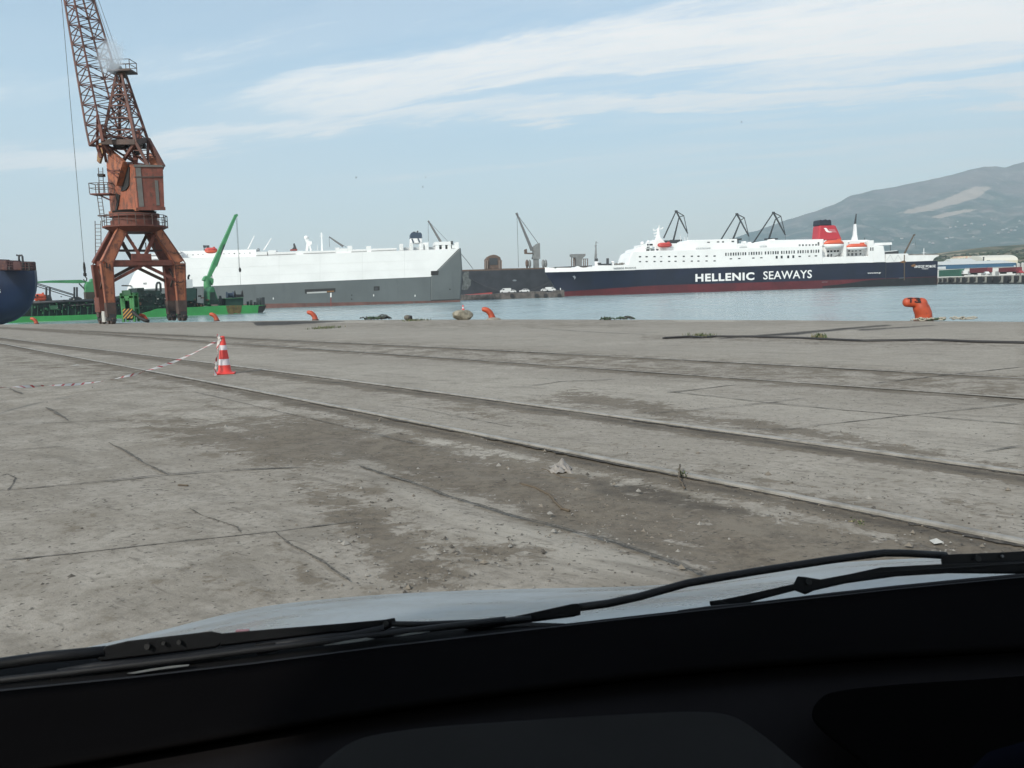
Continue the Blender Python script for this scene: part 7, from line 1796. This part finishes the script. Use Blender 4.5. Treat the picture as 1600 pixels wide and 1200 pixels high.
# ================================================================== THE CAR WE SIT IN
def build_car():
    t = thing('car', (0.05, .3, 0), 'silver car with black dashboard and two wipers, seen from its front seat', 'car')
    LO = Vector((0.05, .3, 0)); L = lambda p: Vector(p) - LO
    dB = lambda x: .90 + .20 * (x / 1600.0)
    yB = lambda x: float(np.interp(x, [-500, 0, 200, 400, 600, 800, 1000, 1200, 1400, 1600, 2100], [1128, 1081, 1061, 1038, 1012, 989, 966, 944, 922, 903, 862]))
    Q = lambda px, py, Y: L(P(px, py, Y))
    silver = NB('car_silver'); co = silver.coord('Object'); n = silver.noise(co, 3, 4); gr = silver.noise(co, 900, 2)
    sm_ = silver.noise(silver.coord('Object', scale=(1.0, 2.2, 2.2)), 2.6, 7, .65); du = silver.noise(co, 60, 6, .7)
    cc = silver.mix(silver.rng(sm_, .40, .66), (.315, .335, .340), (.37, .392, .398)); cc = silver.mix(silver.rng(du, .5, .75, 0, .5), cc, (.22, .21, .19))
    silver.fin(cc, silver.rng(sm_, .35, .7, .22, .55), silver.bump(sm_, .05, .01), .45); SIL = silver.m
    rub = NB('wiper_rubber'); co = rub.coord('Object'); n = rub.noise(co, 40, 5); rub.fin(rub.mix(n, (.007, .0072, .008), (.015, .0155, .017)), .55, None, None, .22); RUB = rub.m
    def dashmat(name, col, sp, ro):
        d = NB(name); co = d.coord('Object'); g = d.noise(co, 700, 3, .6); n = d.noise(co, 6, 3)
        return d.fin(d.mix(n, tuple(c * .8 for c in col), tuple(c * 1.2 for c in col)), ro, d.bump(g, .25, .0006), None, sp)
    DASH = dashmat('dash_pad_black', (.0040, .0038, .0040), 0.0, 1.0); DASHL = dashmat('dash_lower_black', (.0125, .0115, .0120), 0.0, 1.0); DASHG = dashmat('dash_grey_plastic', (.021, .0205, .020), 0.0, 1.0)
    cols = list(range(-500, 2101, 100))
    def sheet(name, rows, mat, parent=t, th=.006, smooth=True):
        """rows: functions of the pixel column giving (py, Y)"""
        m = MB(); n = len(cols)
        m.add([Q(x, *r(x)) for r in rows for x in cols], [(j*n+i, j*n+i+1, (j+1)*n+i+1, (j+1)*n+i) for j in range(len(rows)-1) for i in range(n-1)])
        o = m.build(name, mat, parent, smooth=smooth); s = o.modifiers.new('thick', 'SOLIDIFY'); s.thickness = th; s.offset = -1; return o
    crest = lambda x: float(np.interp(x, [-500, 0, 100, 200, 300, 400, 500, 600, 700, 800, 950, 1060, 1130, 1200, 1280, 1350, 1450, 1600, 2100], [1150, 1037, 1015, 994, 968, 943, 932, 924, 919, 916, 914, 912, 899, 887, 877, 872, 868, 864, 850]))
    hood = sheet('hood', [lambda x: (yB(x) - 1, dB(x) + .10), lambda x: (max(crest(x) + 1, yB(x) - 26), dB(x) + .20) , lambda x: (crest(x) + (yB(x) - crest(x)) * .25, dB(x) + .42), lambda x: (crest(x), dB(x) + .72), lambda x: (crest(x) + 9, dB(x) + .92), lambda x: (crest(x) + 40, dB(x) + 1.02), lambda x: (crest(x) + 130, dB(x) + 1.08)], SIL)
    hood.modifiers.new('sub', 'SUBSURF').levels = 2; hood.modifiers['sub'].render_levels = 2
    m = MB(); a = Q(380, 984, dB(380) + .2); m.box(a.x - .010, a.x + .008, a.y - .003, a.y + .003, a.z - .003, a.z - .0005); m.build('hood_mark', plain('mark_pink', (.30, .14, .15), .6), t)
    # cowl: black strip at the foot of the glass
    yC = lambda x: float(np.interp(x, [-500, 0, 90, 180, 260, 350, 450, 520, 600, 700, 780, 860, 2100], [1105, 1036, 1028, 1016, 1012, 1003, 996, 989, 981, 975, 969, yB(860) - 3, yB(2100) - 3]))
    sheet('cowl', [lambda x: (yB(x) + 6, dB(x) + .005), lambda x: (yB(x) - 5, dB(x) + .02), lambda x: (yC(x) * .5 + yB(x) * .5 - 2, dB(x) + .06), lambda x: (min(yC(x), yB(x) - 3), dB(x) + .088), lambda x: (yB(x) + 20, dB(x) + .098)], dashmat('cowl_black', (.0085, .0085, .009), .04, .9))
    # pale slivers of painted panel showing through the cowl gaps
    for pts in ([(198, 1052), (230, 1046), (270, 1040), (296, 1038), (294, 1040.5), (250, 1046), (210, 1052.5)], [(505, 1008.5), (540, 1001), (572, 996.5), (585, 998), (570, 1001), (530, 1006.5)], [(615, 994), (640, 989), (672, 986.5), (655, 990), (630, 993.5)]):
        a = [Q(x, y, dB(x) + .014) for x, y in pts]; b_ = [Q(x, y + .5, dB(x) + .022) for x, y in pts]; n = len(pts)
        MB().add(a + b_, [tuple(range(n)), tuple(reversed(range(n, 2*n)))] + [(i, i+n, (i+1) % n + n, (i+1) % n) for i in range(n)]).build('panel_edge', SIL, t)
    # dashboard
    yR = lambda x: float(np.interp(x, [-500, 0, 200, 400, 600, 800, 1000, 1200, 1400, 1600, 2100], [1290, 1206, 1172, 1137, 1103, 1074, 1050, 1031, 1017, 1006, 985]))
    sheet('dashboard', [lambda x: (yB(x) - 1, dB(x) - .002), lambda x: (yB(x) + 14, dB(x) - .03), lambda x: (yB(x) + (yR(x) - yB(x)) * .55, dB(x) - .10), lambda x: (yR(x) - 16, dB(x) - .150), lambda x: (yR(x) - 3, dB(x) - .165), lambda x: (yR(x) + 4, dB(x) - .170), lambda x: (yR(x) + 9, dB(x) - .166), lambda x: (yR(x) + 13, dB(x) - .150)], DASH)
    sheet('lower_dash', [lambda x: (yR(x) + 6, dB(x) - .135), lambda x: (yR(x) + 22, dB(x) - .150), lambda x: (yR(x) + 48, dB(x) - .185), lambda x: (yR(x) + 100, dB(x) - .245), lambda x: (1420 + .02 * x, dB(x) - .40)], DASHL)
    def patch(name, pts, dY, mat, th=.004):
        c = [sum(p[0] for p in pts) / len(pts), sum(p[1] for p in pts) / len(pts)]; n = len(pts)
        yy = lambda x, y: dB(x) - .170 - (y - yR(x)) * .00088 - dY
        m = MB(); rings = [[Q(c[0] + (x - c[0]) * s, c[1] + (y - c[1]) * s, yy(c[0] + (x - c[0]) * s, c[1] + (y - c[1]) * s)) for x, y in pts] for s in (1.0, .96, .6, .25)]
        vs = [p for r in rings for p in r] + [Q(*c, yy(*c))]; fs = [(j*n+i, j*n+(i+1)%n, (j+1)*n+(i+1)%n, (j+1)*n+i) for j in range(3) for i in range(n)] + [(3*n+i, 3*n+(i+1)%n, 4*n) for i in range(n)]
        o = m.add(vs, fs).build(name, mat, t, smooth=True); s = o.modifiers.new('thick', 'SOLIDIFY'); s.thickness = th; return o
    def smoothpoly(pts, k=6):
        out = []; n = len(pts)
        for i in range(n):
            p0, p1, p2, p3 = (np.array(pts[(i + j) % n], float) for j in (-1, 0, 1, 2))
            for u in np.arange(k) / k: out.append(tuple(.5 * ((2*p1) + (-p0+p2)*u + (2*p0-5*p1+4*p2-p3)*u*u + (-p0+3*p1-3*p2+p3)*u**3)))
        return out
    patch('dash_panel', smoothpoly([(640, 1140), (800, 1127), (960, 1117), (1080, 1112), (1140, 1118), (1180, 1140), (1230, 1180), (1290, 1240), (1290, 1330), (900, 1340), (560, 1340), (480, 1240), (540, 1165)]), .022, DASHG)
    patch('instrument_recess', smoothpoly([(1270, 1112), (1282, 1092), (1310, 1080), (1400, 1070), (1520, 1062), (1680, 1052), (1900, 1050), (1900, 1300), (1620, 1310), (1420, 1240), (1340, 1180), (1285, 1136)]), .024, dashmat('recess_black', (.0022, .0021, .0021), 0.0, 1.0))
    # steering column shroud, just entering the corner
    m = MB(); m.tube([Q(1520, 1236, .66), Q(1560, 1196, .68), Q(1620, 1178, .70), Q(1760, 1172, .72)], .012, 12); m.build('steering_wheel', dashmat('wheel_blueblack', (.0035, .004, .007), 0.0, 1.0), t, smooth=True)
    # windscreen: clean clear glass with a smear and a few specks on it
    b0, b1 = P(0, yB(0), dB(0) + .004), P(1600, yB(1600), dB(1600) + .004); ax = (b1 - b0); mid = (b0 + b1) / 2
    top = Vector((mid.x - .10, .50, 1.665)); nrm = ax.cross(top - mid).normalized()
    def onglass(px, py, off=0.0):
        d = ray(px, py); return EYE + d * ((b0 - nrm * off - EYE).dot(nrm) / d.dot(nrm)) - LO
    gm = bpy.data.materials.new('windscreen_glass'); gm.use_nodes = True; nt = gm.node_tree; nt.nodes.clear()
    o_ = nt.nodes.new('ShaderNodeOutputMaterial'); tr = nt.nodes.new('ShaderNodeBsdfTransparent'); tr.inputs[0].default_value = (.985, .985, .985, 1); nt.links.new(tr.outputs[0], o_.inputs[0])
    axn = ax.normalized(); upn = nrm.cross(axn).normalized(); upn = upn if upn.z > 0 else -upn
    B0 = mid - LO; hgt = (top - mid).dot(upn)
    m = MB(); g4 = [B0 - axn * .95, B0 + axn * .95, B0 + axn * .80 + upn * hgt, B0 - axn * .80 + upn * hgt]
    m.add(g4, [(0, 1, 2, 3)]); ws = m.build('windscreen', gm, t)
    sm = NB('smear_dirt'); nt = sm.nt; uv = sm.n('ShaderNodeUVMap'); n1 = sm.noise(uv.outputs[0], 3.4, 7, .66, .8)
    mp = sm.n('ShaderNodeVectorMath', operation='DISTANCE'); sm.L.new(uv.outputs[0], mp.inputs[0]); mp.inputs[1].default_value = (.5, .5, 0)
    core = sm.rng(mp.outputs['Value'], .12, .5, 1, 0)
    al = sm.math('MULTIPLY', sm.rng(sm.math('ADD', sm.math('MULTIPLY', core, .8), sm.math('SUBTRACT', n1, .5)), .10, .70), .66)
    d1 = sm.n('ShaderNodeBsdfTranslucent'); d1.inputs[0].default_value = (.92, .92, .90, 1); d2 = sm.n('ShaderNodeBsdfDiffuse'); d2.inputs[0].default_value = (.92, .92, .90, 1)
    d_ = sm.n('ShaderNodeAddShader'); sm.L.new(d1.outputs[0], d_.inputs[0]); sm.L.new(d2.outputs[0], d_.inputs[1])
    tr = sm.n('ShaderNodeBsdfTransparent'); mx = sm.n('ShaderNodeMixShader')
    sm.L.new(al, mx.inputs[0]); sm.L.new(tr.outputs[0], mx.inputs[1]); sm.L.new(d_.outputs[0], mx.inputs[2])
    sm.L.new(mx.outputs[0], sm.N['Material Output'].inputs['Surface'])
    me = bpy.data.meshes.new('glass_smear'); q4 = [(138, 128), (205, 128), (205, 48), (138, 48)]
    me.from_pydata([tuple(onglass(x, y, .0015)) for x, y in q4], [], [(0, 1, 2, 3)]); uvl = me.uv_layers.new(name='UVMap')
    for li, c in zip(me.polygons[0].loop_indices, ((0, 0), (1, 0), (1, 1), (0, 1))): uvl.data[li].uv = c
    me.materials.append(sm.m); o = bpy.data.objects.new('glass_smear', me); COL.objects.link(o); o.parent = ws; o['label'] = 'whitish dirt smear on the glass'
    sp = plain('fly_speck', (.14, .15, .15), .8)
    for px, py, w, h, a in ((556.5, 277, 3.2, 1.2, .9), (660.5, 292, 3.4, 1, 1.1), (665, 277, 1.6, .9, 1.2), (1158.5, 190.5, 1.4, 2.4, .2)):
        m = MB(); c = onglass(px, py, .001); ux = onglass(px + 1, py, .001) - c; uy = onglass(px, py - 1, .001) - c
        m.add([c + ux * (math.cos(a) * math.cos(th) * w * .5 - math.sin(a) * math.sin(th) * h * .5) + uy * (math.sin(a) * math.cos(th) * w * .5 + math.cos(a) * math.sin(th) * h * .5) for th in np.linspace(0, 5.5, 8)], [tuple(range(8))])
        m.build('fly_speck', sp, ws)
    # rubber seal along the foot of the glass
    m = MB(); m.tube([Q(x, yB(x) + 2, dB(x) + .003) for x in cols], .0042, 8); m.build('glass_seal', RUB, t, smooth=True)
    # wipers
    def wp(x, y, d=.035): return Q(x, y, dB(x) + d)
    def flat(name, pts, d, th, mat, parent):
        n = len(pts); a = [wp(x, y, d) for x, y in pts]; b = [wp(x, y, d + th) + Vector((0, 0, -.002)) for x, y in pts]
        m = MB(); m.add(a + b, [tuple(range(n)), tuple(reversed(range(n, 2*n)))] + [(i, i+n, (i+1) % n + n, (i+1) % n) for i in range(n)]); return m.build(name, mat, parent, bevel=.0012)
    def rod(name, pts, r, d, parent, mat=RUB):
        m = MB(); m.tube([wp(x, y, d) for x, y in pts], r, 10); return m.build(name, mat, parent, smooth=True)
    HOLE = plain('bolt_hole', (.004, .004, .004), .8); STEEL = plain('clip_steel', (.10, .10, .10), .4)
    # the one at the left of the glass
    w1 = flat('wiper', [(150, 1026), (166, 1009), (200, 1001), (330, 986), (346, 989), (354, 994), (350, 1001), (338, 1010), (250, 1021), (158, 1032)], .045, .012, RUB, t)
    w1.name = 'wiper'
    rod('wiper_arm', [(-420, 1100), (-120, 1056), (0, 1037), (70, 1027), (165, 1018)], .0068, .05, w1)
    flat('wiper_arm', [(338, 990), (430, 982), (520, 975), (600, 968), (617, 965), (619, 974), (600, 984), (560, 985), (520, 987), (430, 998), (345, 1008)], .045, .012, RUB, w1)
    rod('wiper_arm', [(612, 975), (660, 975.5), (720, 973), (770, 971), (830, 966)], .0036, .045, w1)
    for x, y, r in ((231, 1010, 5), (256.5, 1005, 3.2), (280.5, 1003.5, 3.8)):
        m = MB(); c = wp(x, y, .043); m.tube([c, c + Vector((0, -.003, .001))], r * .00068, 14); m.build('bolt', HOLE, w1, auto=40)
    m = MB(); c = wp(603, 975, .042); m.tube([c, c + Vector((0, -.003, .001))], .0035, 12); m.build('pivot_pin', HOLE, w1, auto=40)
    bl = rod('wiper_blade', [(-400, 1114), (-150, 1084), (0, 1063), (90, 1053), (200, 1040), (300, 1028), (400, 1015), (500, 1003), (600, 991), (700, 979), (790, 968)], .0042, .030, w1)
    rod('blade_bridge', [(90, 1052), (150, 1041), (220, 1036), (300, 1026), (400, 1010)], .0048, .034, bl); rod('blade_bridge', [(400, 1012), (470, 1001), (540, 994), (600, 982)], .0042, .034, bl)
    for x, y in ((93, 1057), (415, 1013)): flat('blade_clip', [(x - 18, y - 6), (x + 14, y - 10), (x + 20, y + 2), (x - 14, y + 8)], .030, .010, RUB, bl)
    m = MB(); m.tube([wp(296, 1027, .05), wp(320, 1025.5, .05), wp(350, 1023, .05)], .0016, 6); m.build('steel_rib', STEEL, bl)
    # the one crossing the right half
    w2 = flat('wiper', [(1470, 869), (1478, 866), (1560, 863), (1760, 852), (1900, 842), (1900, 880), (1760, 886), (1600, 893), (1500, 893), (1472, 890)], .045, .012, RUB, t)
    rod('wiper_arm', [(905, 949), (950, 943), (1000, 932), (1075, 911), (1180, 893), (1290, 876), (1360, 866.5), (1382, 864), (1420, 864.5), (1478, 868)], .0052, .055, w2)
    flat('wiper_arm', [(720, 978), (790, 966), (895, 943), (904, 942.5), (907, 949), (907, 959), (895, 962), (840, 969), (800, 974), (740, 984)], .048, .010, RUB, w2)
    for x, y, r in ((1527, 872.5, 5.5), (1565, 869, 2.2)):
        m = MB(); c = wp(x, y, .043); m.tube([c, c + Vector((0, -.003, .001))], r * .0008, 14); m.build('bolt', HOLE if r > 3 else STEEL, w2, auto=40)
    b2 = flat('wiper_blade', [(1110, 940), (1160, 930), (1240, 912), (1246, 900), (1258, 901), (1282, 905), (1330, 896), (1376, 886), (1430, 883), (1476, 881), (1600, 877), (1900, 850), (1900, 862), (1600, 895), (1480, 894), (1400, 899), (1320, 910), (1272, 921), (1258, 927), (1242, 921), (1180, 937), (1130, 951), (1112, 950)], .038, .008, RUB, w2)
    rod('blade_rubber', [(1060, 958), (1110, 951), (1190, 944), (1300, 930), (1400, 919), (1500, 909), (1600, 900), (1900, 874)], .0036, .022, b2)
    flat('blade_clip', [(1108, 939), (1124, 937), (1140, 944), (1134, 950), (1112, 950)], .036, .012, RUB, b2)
    m = MB(); c = wp(1263, 909, .036); m.tube([c, c + Vector((0, -.003, .001))], .004, 12); m.build('pivot_pin', HOLE, b2, auto=40)
    # the shell round us, out of the picture: roof, pillars, doors, nose
    shell = MB(); z0 = 1.62
    shell.box(-.80 - .05, .85 - .05, -1.9, .16, z0, z0 + .05); shell.build('roof', SIL, t, bevel=.02)
    for s in (-1, 1):
        m = MB(); a = B0 + axn * s * .98; b_ = B0 + axn * s * .84 + upn * hgt; m.bar(a, b_, .07, .05); m.build('windscreen_pillar', SIL, t)
        m = MB(); x = .84 * s; m.box(x - .03, x + .03, -1.9, .62, -.05 + .35, .95); m.build('door', SIL, t, bevel=.02)
        m = MB(); m.box(x - .03, x + .03, -.75, -.60, .95, 1.62); m.build('door_pillar', SIL, t)
        m = MB(); c = Vector((.86 * s, 1.05, .31)); m.tube([c - Vector((.1, 0, 0)), c + Vector((.1, 0, 0))], .31, 24); m.build('wheel', TYRE, t, auto=40)
    m = MB(); m.box(-.85, .85, -2.2, -1.9, .35, 1.67); m.build('rear_panel', SIL, t)
    m = MB(); m.box(-.85, .85, -1.9, .45, .28, .32); m.build('floor_pan', DKGREY, t)
    m = MB(); m.box(-.80, .80, .52, .58, .30, .90); m.build('bulkhead', DKGREY, t)
build_car()
